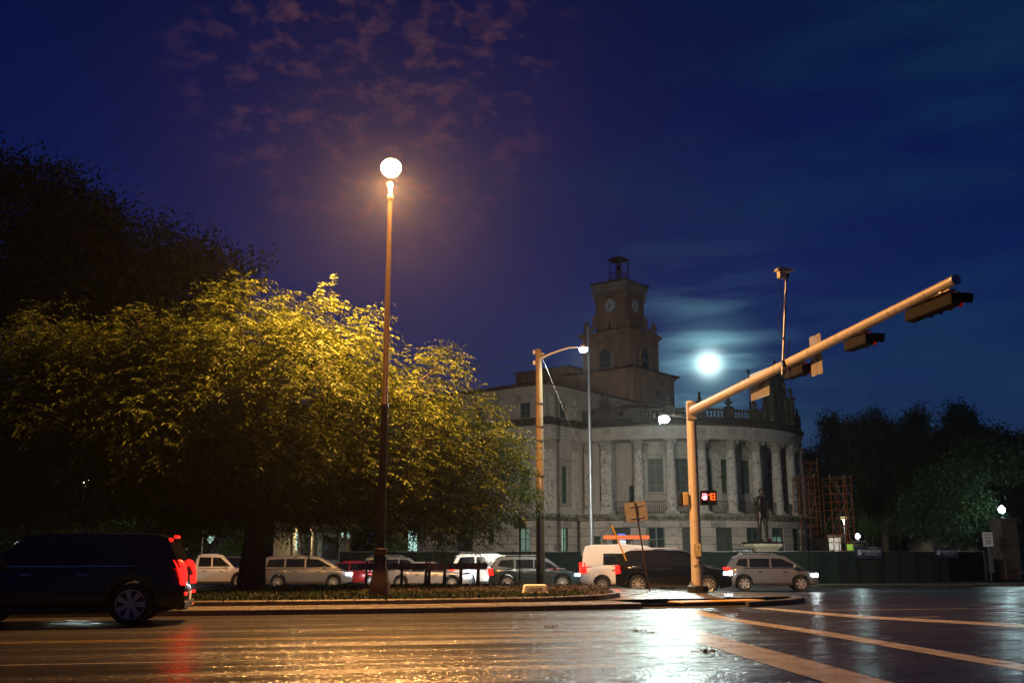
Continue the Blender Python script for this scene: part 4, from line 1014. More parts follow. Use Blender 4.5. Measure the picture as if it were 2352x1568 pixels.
# ================================================================== VEHICLES
def interp(pl, x):
    if x <= pl[0][0]: return pl[0][1]
    for (a, b), (c, d) in zip(pl, pl[1:]):
        if x <= c: return b+(d-b)*(x-a)/max(c-a, 1e-6)
    return pl[-1][1]
_wheels = {}
def wheel_meshes(r, rim, spokes):
    k = (r, rim, spokes)
    if k in _wheels: return _wheels[k]
    w = .115
    def rotx(b):   # lathe about z -> about y
        b.v = [(x, z, -y) for x, y, z in b.v]; return b
    t = rotx(MB().lathe([(rim, -w*.8), (r*.93, -w), (r, -w*.7), (r, w*.7), (r*.93, w), (rim, w*.8)], n=28, caps=False))
    m = MB(); m.lathe([(rim*.97, -w*.82), (rim, -w*.86), (rim*.93, -w*.8), (rim*.90, -w*.45)], n=28, caps=False); m.lathe([(rim*.22, -w*.3), (rim*.22, -w*.74), (rim*.2, -w*.8), (.01, -w*.8)], n=12); rotx(m)
    for i in range(spokes):
        for off in ((-.11, .11) if spokes <= 7 else (0,)):
            a = 2*math.pi*i/spokes+off; d = Vector((math.cos(a), 0, math.sin(a))); s = Vector((-d.z, 0, d.x))
            m.beam(d*rim*.15+Vector((0, -w*.72, 0)), d*rim*.96+Vector((0, -w*.8, 0)), .03, .05 if spokes <= 7 else .035, up=s)
    hub = rotx(MB().lathe([(rim*.91, -w*.42), (rim*.5, -w*.34), (.001, -w*.34)], n=20, caps=False)); _wheels[k] = (t.mesh('tyre', RUBBER, 40), m.mesh('rim', ALLOY, 40), hub.mesh('brake_disc', PLASTIC, 40)); return _wheels[k]
def add_wheel(root, x, y, r, rim, spokes):
    tm, rm, hm = wheel_meshes(r, rim, spokes)
    w = bpy.data.objects.new('wheel', None); COL.objects.link(w); w.parent = root; w.location = (x, y, r)
    if y > 0: w.rotation_euler = (0, 0, math.pi)
    link('tyre', tm, w); link('rim', rm, w); link('brake_disc', hm, w); return w
def vehicle(name, loc, head, label, cat, group, paint, L_, W_, wb, r, top, cabin, wins, glass=CARGL, rim=None, spokes=10, tw=.80, shift=0, zb=.24, lights=True, belt=None, front=(), headz=None, tailz=None, rails=False, beam=0, tailv=None, crown=.05, screens=(None, None), mirrorx=None, rearlit=True, glow=1):
    loc = Vector(loc); root = thing(name, loc, head, label, cat, group); rim = rim or r*.66; hw = W_/2
    xr = -wb/2+shift; xf = wb/2+shift; ra = r+.055
    xs = set(np.round(np.linspace(-L_/2, L_/2, 37), 3)) | set(round(-L_/2+q, 3) for q in (.03, .08)) | set(round(L_/2-q, 3) for q in (.03, .08))
    for xw in (xr, xf):
        for t in np.linspace(0, math.pi, 15): xs.add(round(xw+ra*math.cos(t), 3))
        xs.add(round(xw-ra-.02, 3)); xs.add(round(xw+ra+.02, 3))
    for x, _ in top: xs.add(round(x, 3))
    xs = sorted(x for x in xs if -L_/2 <= x <= L_/2)
    def wid(x): t = abs(x)/(L_/2); return hw*(1-.13*max(0, t-.72)**2/.0784-.02*t)
    b = MB(); rows = []
    for x in xs:
        z1 = interp(top, x); w = wid(x); z0 = zb+.10*max(0, abs(x)/(L_/2)-.8)/.2
        for xw in (xr, xf):
            if abs(x-xw) < ra: z0 = max(z0, r+math.sqrt(max(0, ra*ra-(x-xw)**2)))
        z0 = min(z0, z1-.12); row = []
        half = [(w*.90, z0), (w*.985, z0+(z1-z0)*.12), (w, z0+(z1-z0)*.35), (w*1.0, z0+(z1-z0)*.62), (w*.985, z0+(z1-z0)*.86), (w*.955, z0+(z1-z0)*.965), (w*.87, z1+crown*.15), (w*.5, z1+crown*.75), (0, z1+crown)]
        full = [(-y, z) for y, z in half]+[(y, z) for y, z in half[:-1][::-1]]
        for y, z in full: row.append(len(b.v)); b.v.append((x, y, z))
        rows.append(row)
    m = len(rows[0])
    for a, c in zip(rows, rows[1:]):
        for j in range(m-1): b.f.append((a[j], c[j], c[j+1], a[j+1]))
        b.f.append((a[m-1], c[m-1], c[0], a[0]))
    b.f.append(tuple(rows[0])); b.f.append(tuple(rows[-1][::-1]))
    body = b.build('body', paint, root, 38)
    # greenhouse
    bz = belt if belt is not None else min(z for _, z in cabin)
    zr = max(z for _, z in cabin); wy = lambda z: hw*(.955-(.955-tw)*max(0, (z-bz))/(zr-bz))
    b = MB(); n = len(cabin); vs = []
    for x, z in cabin:
        y = wy(z); vs += [(x, -y, z), (x, -y*.93, z+.012), (x, 0, z+.03), (x, y*.93, z+.012), (x, y, z)]
    b.v = vs
    for i in range(n-1):
        for j in range(4): b.f.append((i*5+j, (i+1)*5+j, (i+1)*5+j+1, i*5+j+1))
    b.f.append(tuple(i*5 for i in range(n))); b.f.append(tuple(i*5+4 for i in range(n))[::-1]); b.f.append((0, 1, 2, 3, 4)); b.f.append(tuple((n-1)*5+j for j in (4, 3, 2, 1, 0)))
    b.build('cabin', paint, root, 32)
    for poly in wins:
        for sg in (-1, 1):
            q = MB(); k = len(poly); o_ = .008
            q.add([(x, sg*(wy(z)+o_), z) for x, z in poly]+[(x, sg*(wy(z)-.02), z) for x, z in poly], [tuple(range(k)), tuple(range(k, 2*k))[::-1]]+[(i, (i+1) % k, k+(i+1) % k, k+i) for i in range(k)]); q.build('side_window', glass, root)
    for nm, seg in (('rear_window', screens[0]), ('windscreen', screens[1])):
        if not seg: continue
        (x0, z0), (x1, z1) = seg; sgn = -1 if nm == 'rear_window' else 1; d = Vector((x1-x0, z1-z0)); nn = Vector((abs(d.y)*sgn, abs(d.x))).normalized()*.016
        a0 = Vector((x0, z0))+d*.06+nn; a1 = Vector((x0, z0))+d*.92+nn
        q = MB(); q.add([(a0.x, -wy(z0)*.92, a0.y), (a0.x, wy(z0)*.92, a0.y), (a1.x, wy(z1)*.90, a1.y+.0), (a1.x, -wy(z1)*.90, a1.y), (a0.x-.02*sgn, -wy(z0)*.92, a0.y-.03), (a0.x-.02*sgn, wy(z0)*.92, a0.y-.03), (a1.x-.02*sgn, wy(z1)*.90, a1.y-.03), (a1.x-.02*sgn, -wy(z1)*.90, a1.y-.03)], [(0, 1, 2, 3), (7, 6, 5, 4), (0, 4, 5, 1), (1, 5, 6, 2), (2, 6, 7, 3), (3, 7, 4, 0)]); q.build(nm, glass, root)
    for xw in (xr, xf):
        for sg in (-1, 1): add_wheel(root, xw, sg*(hw-.13), r, rim, spokes)
    MB().box((0, 0, r+.08), (wb*.96, W_*.62, .3)).build('underbody', PLASTIC, root)
    hz = headz or interp(top, L_/2)-.14; tz = tailz or interp(top, -L_/2)-.12; fx = L_/2; wf = wid(fx)
    for sg in (-1, 1):
        q = MB().add([(fx-.30, sg*(hw+.004), hz-.05), (fx-.30, sg*(hw+.004), hz+.07), (fx-.02, sg*(wf+.012), hz+.08), (fx-.02, sg*(wf+.012), hz-.07), (fx+.018, sg*(wf-.34), hz+.05), (fx+.018, sg*(wf-.34), hz-.06), (fx-.2, sg*(wf-.36), hz+.04), (fx-.2, sg*(wf-.36), hz-.06)],
             [(0, 1, 2, 3), (3, 2, 4, 5), (5, 4, 6, 7), (7, 6, 1, 0), (1, 6, 4, 2), (0, 3, 5, 7)])
        q.build('headlight', HEAD if lights else CHROME, root)
        tv = tailv or (tz-.14, tz+.10); rx = -L_/2; wr = wid(rx)
        q = MB().add([(rx+.22, sg*(hw*.985), tv[0]+.04), (rx+.16, sg*(hw*.985), tv[1]), (rx-.012, sg*(wr+.006), tv[1]), (rx-.012, sg*(wr+.006), tv[0]), (rx-.016, sg*(wr-.18), tv[1]), (rx-.016, sg*(wr-.18), tv[0]), (rx+.2, sg*(wr-.2), tv[1]), (rx+.2, sg*(wr-.2), tv[0])],
             [(0, 1, 2, 3), (3, 2, 4, 5), (5, 4, 6, 7), (7, 6, 1, 0), (1, 6, 4, 2), (0, 3, 5, 7)])
        q.build('tail_light', TAIL, root)
        mx_ = mirrorx if mirrorx is not None else cabin[-1][0]-.35
        MB().box((mx_, sg*(hw+.10), bz+.10), (.14, .20, .15)).build('wing_mirror', paint, root, bevel=.03)
        if beam:
            ld = bpy.data.lights.new('headlight_beam', 'SPOT'); ld.energy = beam; ld.spot_size = R(75); ld.spot_blend = .8; ld.color = (.85, .96, 1); ld.shadow_soft_size = .08
            lo = bpy.data.objects.new('headlight_beam', ld); COL.objects.link(lo); lo.parent = root; lo.location = (fx+.12, sg*(wf-.18), hz); lo.rotation_euler = (0, R(-90+7), 0)
    # bumpers, sills, grille, plates, door handles
    q = MB(); q.box((fx-.02, 0, hz-.04), (.06, W_*.42, .16)); q.box((fx-.02, 0, zb+.2), (.07, W_*.55, .12)); q.build('grille', PLASTIC, root, bevel=.01)
    MB().box((-L_/2-.004, 0, zb+.32), (.03, .32, .16)).build('number_plate', WHITEP, root)
    MB().box((-L_/2+.03, 0, zb+.14), (.1, W_*.82, .16)).build('rear_bumper', PLASTIC, root, bevel=.02)
    for sg in (-1, 1):
        for hx in [(p[0][0]+p[-1][0])/2 for p in wins[:2]]:
            MB().box((hx, sg*(hw+.006), bz-.13), (.2, .03, .035)).build('door_handle', CHROME, root, bevel=.008)
        if wins: MB().box(((wins[0][0][0]+wins[1][-1][0])/2, sg*(wy(bz)+.012), bz+.035), (wins[1][-1][0]-wins[-1][0][0] if len(wins) > 2 else 1.6, .02, .022)).build('window_trim', CHROME, root)
        q = MB(); q.box((0, sg*(hw-.01), zb+.07), (wb-2*ra, .05, .10)); q.build('sill', PLASTIC, root)
        if rails: MB().tube([(cabin[1][0]+.25, sg*wy(zr)*.90, zr+.01), (cabin[1][0]+.35, sg*wy(zr)*.90, zr+.07), (cabin[-2][0]-.5, sg*wy(zr)*.90, zr+.07), (cabin[-2][0]-.35, sg*wy(zr)*.90, zr+.01)], .02, 6).build('roof_rail', GALV, root)
    return root
def suvspec(L_=4.9, H=1.78, W_=1.95, wb=2.95, r=.38):
    h = L_/2; bz = 1.13*H/1.78+.0
    top = [(-h, bz-.22), (-h+.05, bz-.05), (-h+.35, bz), (.9, bz), (h-1.25, bz-.03), (h-.55, bz-.14), (h-.12, bz-.24), (h, bz-.42)]
    cab = [(-h+.10, bz-.03), (-h+.42, H-.10), (-h+.62, H-.03), (-.5, H), (.35, H-.03), (.62, H-.09), (1.42, bz-.04)]
    wz0, wz1 = bz+.04, H-.16
    wins = [[(-.98, wz0), (-.98, wz1), (-.10, wz1), (-.10, wz0)], [(-.02, wz0), (-.02, wz1), (.42, wz1-.01), (.98, wz0+.12), (1.10, wz0)], [(-h+.42, wz0+.10), (-h+.60, wz1-.02), (-1.08, wz1), (-1.08, wz0)]]
    return dict(L_=L_, W_=W_, wb=wb, r=r, top=top, cabin=cab, wins=wins, belt=bz-.03, screens=(((-h+.12, bz), (-h+.42, H-.1)), ((1.42, bz-.04), (.62, H-.09))), rails=True, headz=bz-.30, tailv=(bz-.34, bz+.02), mirrorx=1.0)
def sedanspec(L_=4.75, H=1.43, W_=1.84, wb=2.8, r=.335):
    h = L_/2; bz = .93
    top = [(-h, bz-.25), (-h+.06, bz-.03), (-h+.5, bz+.02), (0, bz), (h-1.3, bz-.03), (h-.6, bz-.12), (h-.15, bz-.22), (h, bz-.38)]
    cab = [(-h+.55, bz-.02), (-h+1.15, H-.16), (-h+1.6, H-.03), (-.15, H), (.35, H-.03), (.6, H-.09), (1.42, bz-.05)]
    wins = [[(-.82, bz+.03), (-.82, H-.13), (-.12, H-.11), (-.12, bz+.03)], [(-.04, bz+.03), (-.04, H-.11), (.36, H-.12), (.98, bz+.10), (1.08, bz+.03)], [(-1.5, bz+.05), (-1.1, H-.17), (-.90, H-.13), (-.90, bz+.03)]]
    return dict(L_=L_, W_=W_, wb=wb, r=r, top=top, cabin=cab, wins=wins, belt=bz-.03, tw=.72, zb=.19, screens=(((-h+.60, bz), (-h+1.25, H-.14)), ((1.42, bz-.05), (.6, H-.09))), headz=bz-.28, tailv=(bz-.28, bz-.06), mirrorx=1.0)
def vanspec():
    L_, H, W_ = 4.6, 2.02, 1.8; h = L_/2; bz = 1.12
    top = [(-h, bz-.05), (-h+.04, bz+.02), (.9, bz+.02), (h-1.0, bz-.02), (h-.35, bz-.16), (h-.06, bz-.34), (h, bz-.5)]
    cab = [(-h+.03, bz-.02), (-h+.08, H-.35), (-h+.18, H-.08), (-h+.5, H), (-.2, H+.02), (.6, H-.05), (.82, H-.14), (1.62, bz-.02)]
    wins = [[(-1.35, bz+.05), (-1.33, H-.36), (-.42, H-.36), (-.40, bz+.05)], [(.0, bz+.05), (.0, H-.36), (.62, H-.36), (1.12, bz+.16), (1.2, bz+.05)]]
    return dict(L_=L_, W_=W_, wb=2.9, r=.33, top=top, cabin=cab, wins=wins, belt=bz-.03, tw=.86, screens=(((-h+.03, bz+.1), (-h+.09, H-.3)), ((1.62, bz-.02), (.82, H-.14))), headz=bz-.32, tailv=(bz-.30, bz+.14), mirrorx=1.15, shift=.05)
def minivanspec():
    s = suvspec(5.0, 1.76, 1.95, 3.0, .35); h = 2.5
    s['cabin'] = [(-h+.08, 1.05), (-h+.30, 1.62), (-h+.5, 1.72), (-.4, 1.76), (.5, 1.72), (.8, 1.64), (1.9, 1.02)]; s['top'] = [(-h, .86), (-h+.05, 1.03), (.9, 1.08), (1.9, 1.0), (h-.2, .86), (h, .66)]
    s['wins'] = [[(-1.1, 1.14), (-1.1, 1.58), (-.1, 1.6), (-.1, 1.14)], [(0, 1.14), (0, 1.6), (.6, 1.58), (1.3, 1.2), (1.38, 1.14)], [(-h+.35, 1.16), (-h+.48, 1.54), (-1.2, 1.58), (-1.2, 1.14)]]
    s['belt'] = 1.04; s['screens'] = (((-h+.08, 1.1), (-h+.30, 1.62)), ((1.9, 1.02), (.8, 1.64))); s['headz'] = .78; s['tailv'] = (.8, 1.1); s['rails'] = False; return s
def carpaint(n, c, rough=.28, metal=.3): return mat(n, c, tuple(q*.92 for q in c), rough, metal=metal, scale=3, coat=.6)
SILV = carpaint('silver_paint', (.42, .43, .44)); WHITEC = carpaint('white_car_paint', (.68, .70, .71), metal=0); BLACKC = carpaint('black_car_paint', (.008, .008, .010), .16); GREYC = carpaint('grey_car_paint', (.20, .21, .22)); REDC = carpaint('red_car_paint', (.40, .03, .035), metal=.1); TEALC = carpaint('dark_teal_car_paint', (.02, .035, .04)); NAVYC = carpaint('midnight_car_paint', (.012, .016, .03))
QG = 'cars queuing along the far side of the median'
def carpos(pxc, Y):
    r = ray(pxc, 1310); x = r.x/r.y*Y; return (x, Y, gz(x, Y))
sp = suvspec()
vehicle('suv', carpos(560, 61), RA, 'black estate car half hidden behind the dark tree trunk, its headlights glaring right', 'car', QG, BLACKC, beam=260, **suvspec(4.6, 1.62, 1.85, 2.75, .35))
# pickup
pk = suvspec(5.5, 1.86, 1.95, 3.4, .40); h = 2.75
pk['cabin'] = [(-.75, 1.05), (-.62, 1.75), (-.4, 1.84), (.4, 1.86), (.75, 1.78), (1.45, 1.06)]; pk['top'] = [(-h, 1.02), (-h+.04, 1.14), (-.8, 1.14), (.9, 1.12), (h-.5, 1.03), (h-.1, .92), (h, .72)]
pk['wins'] = [[(-.55, 1.17), (-.5, 1.68), (.14, 1.68), (.14, 1.17)], [(.22, 1.17), (.22, 1.68), (.62, 1.66), (1.1, 1.25), (1.18, 1.17)]]; pk['screens'] = (((-.75, 1.14), (-.62, 1.74)), ((1.45, 1.06), (.75, 1.78))); pk['belt'] = 1.04; pk['rails'] = False; pk['tailv'] = (.78, 1.12); pk['headz'] = .88; pk['mirrorx'] = 1.0
vehicle('pickup_truck', carpos(478, 58), RA+R(6), 'white pickup truck with lit tail lamps at the left end of the queue', 'pickup truck', QG, WHITEC, **pk)
vehicle('minivan', carpos(706, 57), RA-R(4), 'grey minivan with tinted windows between the tree trunk and the red hatchback', 'minivan', QG, GREYC, beam=320, **minivanspec())
hb_ = sedanspec(4.2, 1.47, 1.78, 2.6, .32); vehicle('hatchback', carpos(820, 58.5), RA-R(30), 'small red hatchback just left of the lamp post foot', 'car', QG, REDC, beam=320, **hb_)
vehicle('suv', carpos(915, 61), RA, 'dark crossover with a pale roof line behind the silver saloon', 'suv', QG, TEALC, **suvspec(4.7, 1.7, 1.88, 2.8, .36))
vehicle('sedan', carpos(983, 56.5), RA-R(12), 'silver four-door saloon standing behind the striped barricades', 'car', QG, SILV, beam=200, spokes=7, **sedanspec())
vehicle('suv', carpos(1130, 58.5), RA-R(4), 'white sport utility vehicle with roof rails and a red lit tail lamp', 'suv', QG, WHITEC, lights=False, **suvspec(4.95, 1.86, 2.0, 2.95, .39))
vehicle('suv', carpos(1226, 53), RA-R(8), 'dark teal crossover behind the wooden utility pole with headlights on', 'suv', QG, TEALC, beam=380, **suvspec(4.7, 1.68, 1.9, 2.8, .37))
VH = RA-R(12)
van = vehicle('van', carpos(1452, 45.5), VH, 'white panel van with an orange ladder on its roof rack', 'van', QG, WHITEC, lights=False, **vanspec())
rk = MB()
for x in (-1.2, 0, .9):
    for sg in (-1, 1): rk.beam((x, sg*.72, 2.0), (x, sg*.72, 2.24), .04, .04)
    rk.beam((x, -.76, 2.24), (x, .76, 2.24), .04, .05)
rk.build('roof_rack', PLASTIC, van)
ld_ = thing('ladder', tuple(Vector(carpos(1446, 45.5))+Vector((0, 0, 2.275))), VH, 'orange fibreglass ladder strapped on top of the white van', 'ladder')
for y in (-.62, -.18): MB().box((-.15, y, .09), (2.0, .05, .16)).build('rail', ORLAD, ld_)
for i in range(8): MB().tube([(-1.0+i*.26, -.6, .09), (-1.0+i*.26, -.2, .09)], .016, 6).build('rung', GALV, ld_)
vehicle('suv', carpos(1548, 43.6), RA-R(24), 'large black sport utility vehicle passing directly behind the traffic signal pole', 'suv', QG, BLACKC, beam=420, **suvspec(4.8, 1.80, 1.95, 2.9, .385))
vehicle('suv', carpos(1768, 47), RA-R(18), 'grey compact car with bright headlights, foremost of the queue at the right', 'car', QG, GREYC, beam=650, spokes=6, **suvspec(4.05, 1.60, 1.76, 2.5, .335))

# the big dark car close to the camera, cut by the left edge
rw = on(293, 1436); s_ = suvspec(5.15, 1.86, 2.02, 3.05, .42)
s_['tailv'] = (.80, 1.28); s_['rails'] = False
GLT = mat('tinted_see_through_glass', (.02, .02, .022), None, .04, alpha=.35, spec=.7)
hd = RA+math.pi
c_ = Vector((rw.x, rw.y+.05, 0))+Vector((math.cos(hd), math.sin(hd), 0))*1.525+Vector((-math.sin(hd), math.cos(hd), 0))*(-.97)
big = vehicle('suv', (c_.x, c_.y, 0), hd, 'black luxury sport utility vehicle in the near lane, cut off by the left edge', 'suv', None, BLACKC, glass=GLT, spokes=7, rim=.30, lights=False, **s_)
for o in [c for c in big.children if c.name.startswith('tail_light')]: bpy.data.objects.remove(o)
for sg in (-1, 1):
    b = MB(); zs = [.80, .92, 1.05, 1.18, 1.27, 1.31]; sx = [-2.585, -2.585, -2.575, -2.55, -2.50, -2.44]; wd = [.05, .10, .13, .15, .15, .12]
    for z, x, w in zip(zs, sx, wd):
        k = 1.0 if z < 1.1 else 1-.05*(z-1.1)/.2
        b.v += [(x+w*1.1, sg*.985*k, z), (x+.02, sg*.955*k, z), (x-.014, sg*.90*k, z), (x-.014, sg*(.90-w*.7)*k, z), (x+.12, sg*(.88-w*.7)*k, z)]
    for i in range(5):
        for j in range(5): b.f.append((i*5+j, i*5+(j+1) % 5, (i+1)*5+(j+1) % 5, (i+1)*5+j))
    b.f += [(0, 1, 2, 3, 4), (25, 26, 27, 28, 29)]; b.build('tail_light', TAIL, big)
MB().box((-2.24, 0, 1.80), (.06, .5, .05)).build('high_brake_light', TAIL, big); 
for sg in (-1, 1): MB().tube([(-2.4, sg*.55, .33), (-2.62, sg*.55, .33)], .055, 10).build('exhaust_pipe', CHROME, big)
MB().box((-2.585, .72, .62), (.03, .3, .05)).build('rear_reflector', TAIL, big)
MB().box((-2.585, -.72, .62), (.03, .3, .05)).build('rear_reflector', TAIL, big)

# ================================================================== POLES AND LAMPS
def lamp_area(name, loc, size, e, color, parent, rot=(0, 0, 0), spread=180):
    ld = bpy.data.lights.new(name, 'AREA'); ld.shape = 'DISK'; ld.size = size; ld.energy = e; ld.color = color; ld.spread = R(spread)
    o = bpy.data.objects.new(name, ld); COL.objects.link(o); o.parent = parent; o.location = loc; o.rotation_euler = rot; return o
def lamp_point(name, loc, r, e, color, parent):
    ld = bpy.data.lights.new(name, 'POINT'); ld.energy = e; ld.color = color; ld.shadow_soft_size = r
    o = bpy.data.objects.new(name, ld); COL.objects.link(o); o.parent = parent; o.location = loc; return o
def lamp_spot(name, loc, e, color, parent, rot, size):
    ld = bpy.data.lights.new(name, 'SPOT'); ld.energy = e; ld.color = color; ld.spot_size = R(size); ld.spot_blend = 1; ld.shadow_soft_size = .12
    o = bpy.data.objects.new(name, ld); COL.objects.link(o); o.parent = parent; o.location = loc; o.rotation_euler = rot; return o
SODC = (1, .455, .135); TEALW = (.78, 1, .93)
# tall sodium street lamp
q = on(871, 1389); sl_ = thing('street_lamp', (q.x, q.y, .12), RA, 'tall dark street lamp with the big orange sodium light in front of the lit tree', 'street lamp')
HL = at(892, 378, q.y).z-.12
MB().lathe([(.30, 0), (.30, .5), (.26, .58), (.20, .95), (.185, 1.25), (.17, 1.30), (.14, 1.34)], n=8).build('base', BRONZEP, sl_, 30)
MB().lathe([(.18, 1.3), (.20, 1.36), (.20, 1.46), (.13, 1.5)], n=16).build('base_collar', BRONZEP, sl_, 40)
b = MB(); pr = []
for i in range(16):
    a = 2*math.pi*i/16
b.lathe([(.125, 1.4), (.112, 5.6), (.13, 5.62), (.13, 5.75), (.092, 5.8), (.072, HL-1.15), (.10, HL-1.14), (.10, HL-1.05), (.06, HL-1.02), (.05, HL-.42)], n=16)
for v in range(0, len(b.v)):
    x, y, z = b.v[v]; 
    if z > 1.5 and z < HL-1.2 and (v % 2): b.v[v] = (x*.9, y*.9, z)
b.build('shaft', BRONZEP, sl_, 50)
MB().lathe([(.06, HL-.45), (.22, HL-.40), (.24, HL-.25), (.36, HL-.10), (.40, HL+.02), (.34, HL+.16), (.15, HL+.26), (.03, HL+.30)], n=20).build('lamp_housing', BRONZEP, sl_, 40)
gl = MB().lathe([(.10, HL-.40), (.22, HL-.33), (.30, HL-.21), (.32, HL-.10), (.29, HL+.02), (.20, HL+.11), (.05, HL+.13)], n=24).build('lamp_glass', SODG, sl_, 40)
hd_ = [o for o in sl_.children if o.name.startswith('lamp_housing')][0]
# housing opened up: only a cap above the glass, so light leaves sideways and down
bpy.data.objects.remove(hd_)
MB().lathe([(.17, HL+.12), (.19, HL+.15), (.08, HL+.21), (.02, HL+.27)], n=20).build('lamp_housing', BRONZEP, sl_, 40)
MB().lathe([(.10, HL-.5), (.07, HL-.41), (.04, HL-.40)], n=12).build('lamp_neck', BRONZEP, sl_, 40)
lamp_area('sodium_light', (0, 0, HL-.62), .55, 11500, SODC, sl_)
lamp_point('sodium_glow', (.0, 0, HL-.12), .34, 1200, SODC, sl_)

# wooden utility pole with a bracket lamp, its wires and its guy
WPY = 41.0; wb_ = at(1242, 1335, WPY); wp = thing('utility_pole', (wb_.x, WPY, .2), 0, 'brown wooden utility pole with a bright white bracket lamp on its arm', 'utility pole')
HW = at(1238, 802, WPY).z-.2
MB().tube([(0, 0, 0), (0, 0, HW*.5), (-.03, 0, HW)], [.185, .16, .125], 14).build('pole', WOOD, wp, 50)
for zz in (HW*.28, HW*.45, HW*.60, HW*.66, HW*.76): MB().lathe([(.172, zz), (.178, zz), (.178, zz+.03), (.172, zz+.03)], n=14).build('band', IRON, wp)
MB().tube([(0, -.19, .5), (0, -.18, HW*.42), (0, -.165, HW*.42+.3)], .03, 6).build('conduit', GALV, wp)
LPW = at(1340, 800, WPY-.6); hx = LPW.x-wb_.x; hz = LPW.z-.2
MB().tube([(.05, -.05, HW-.42), (.5, -.2, HW-.22), (1.2, -.4, HW-.02), (hx-.25, -.58, hz+.06)], [.055, .05, .042, .035], 8).build('lamp_arm', GALV, wp, 50)
MB().tube([(.05, -.05, HW-.22), (.2, -.08, HW-.22)], .07, 8).build('arm_clamp', GALV, wp)
MB().lathe([(.02, .16), (.12, .12), (.2, 0), (.16, -.03), (.02, -.04)], n=12).build('lamp_head', GALV, wp, 50).location = (hx, -.6, hz+.03)
MB().lathe([(.16, -.03), (.17, -.10), (.12, -.17), (.02, -.2)], n=12).build('lamp_glass', LEDW, wp, 50).location = (hx, -.6, hz+.03)
lamp_area('pole_light', (hx, -.6, hz-.22), .3, 600, (.92, 1, .92), wp)
lamp_spot('pole_facade_fill', (hx, -.6, hz-.10), 24000, (1, .86, .71), wp, (R(66), 0, R(-4)), 112)  # added spot aimed at the public building to brighten its facade
for i, dz in enumerate((.10, .55)):
    MB().lathe([(.05, -.09), (.07, -.07), (.045, -.03), (.07, 0), (.045, .04), (.06, .08)], n=10).build('insulator', WHITEP, wp).location = (-.22, 0, HW-.02-dz)
    MB().beam((-.02, 0, HW-.02-dz), (-.2, 0, HW-.02-dz), .04, .04).build('insulator_bracket', IRON, wp)
for i, (dz, py) in enumerate(((.10, 838), (.55, 856))):
    a = Vector((wb_.x-.24, WPY, .2+HW-.02-dz)); e = at(1070, py, 43.5); d = e-a; pts = []
    for t in np.linspace(0, 4.6, 24): p = a+d*t; p.z -= .0; p.z += .02*t*(t-4.6); pts.append(p)
    tag(MB().tube(pts, .011, 4).build('overhead_wire', BRONZEP), ('upper' if i == 0 else 'lower')+' overhead wire running left from the wooden pole behind the tree', 'wire')
ga = on(1470, 1362); gt = Vector((wb_.x+.1, WPY-.1, HW-.15)); gw = thing('guy_wire', (0, 0, 0), 0, 'slanted steel guy wire with a yellow plastic guard by the leaning sign', 'guy wire')
m0 = ga.lerp(gt, .02); g1 = at(1466, 1345, ga.y+.05); 
MB().tube([ga, gt], .006, 5).build('wire', ALUB, gw); g0 = ga.lerp(gt, .03); g2 = ga.lerp(gt, .29); MB().tube([g0, g2], .035, 8).build('guard', YELP, gw)

# flagpoles
def flagpole(px, pyt, Y, base_z, r0, label):
    t = at(px, pyt, Y); fp = thing('flagpole', (t.x, Y, base_z), 0, label, 'flagpole', 'flagpoles in front of the public building')
    h = t.z-base_z; MB().tube([(0, 0, 0), (0, 0, h*.6), (0, 0, h)], [r0, r0*.8, r0*.45], 12).build('pole', GALV, fp, 50)
    MB().lathe([(.01, h), (.12, h+.06), (.16, h+.18), (.12, h+.3), (.01, h+.36)], n=12).build('ball', DARKCARVE, fp, 50); MB().tube([(r0, 0, 1.5), (r0*.6, 0, h-.1)], .008, 4).build('halyard', ALUB, fp)
flagpole(1350, 752, 66, -.2, .13, 'tall steel flagpole left of the white van, reaching past the clock tower base')
flagpole(1719, 858, 86, 11.5, .09, 'thin flagpole with a ball top rising behind the balustrade of the colonnade')

# lamp behind the signal pole
SLP = Vector((9.45, 52.0, -.2)); s2 = thing('street_lamp', tuple(SLP), 0, 'bright white street lamp on an arm behind the signal pole', 'street lamp')
Lp = at(1525, 957, 51.5); H2 = Lp.z+.2; dx = Lp.x-SLP.x
MB().tube([(0, 0, 0), (0, 0, H2*.6), (0, 0, H2+.1)], [.10, .08, .06], 12).build('pole', BRONZEP, s2, 50)
MB().tube([(0, 0, H2-.1), (dx*.4, -.2, H2+.10), (dx+.2, -.45, H2+.12)], .025, 8).build('lamp_arm', BRONZEP, s2, 50)
MB().lathe([(.02, .18), (.16, .13), (.26, 0), (.2, -.02), (.02, -.03)], n=14).build('lamp_head', GALV, s2, 50).location = (dx, -.5, H2+.02)
MB().lathe([(.24, -.02), (.29, -.14), (.22, -.28), (.02, -.34)], n=16).build('lamp_glass', LEDW, s2, 50).location = (dx, -.5, H2+.02)
lamp_area('street_light', (dx, -.5, H2-.36), .35, 1500, TEALW, s2); lamp_point('street_glow', (dx, -.5, H2-.62), .14, 1900, TEALW, s2)
lamp_spot('street_facade_fill', (dx, -.5, H2-.3), 9500, (.95, 1, .90), s2, (R(60), 0, R(-12)), 125)  # extra spot at this lamp, added to lift the facade brightness

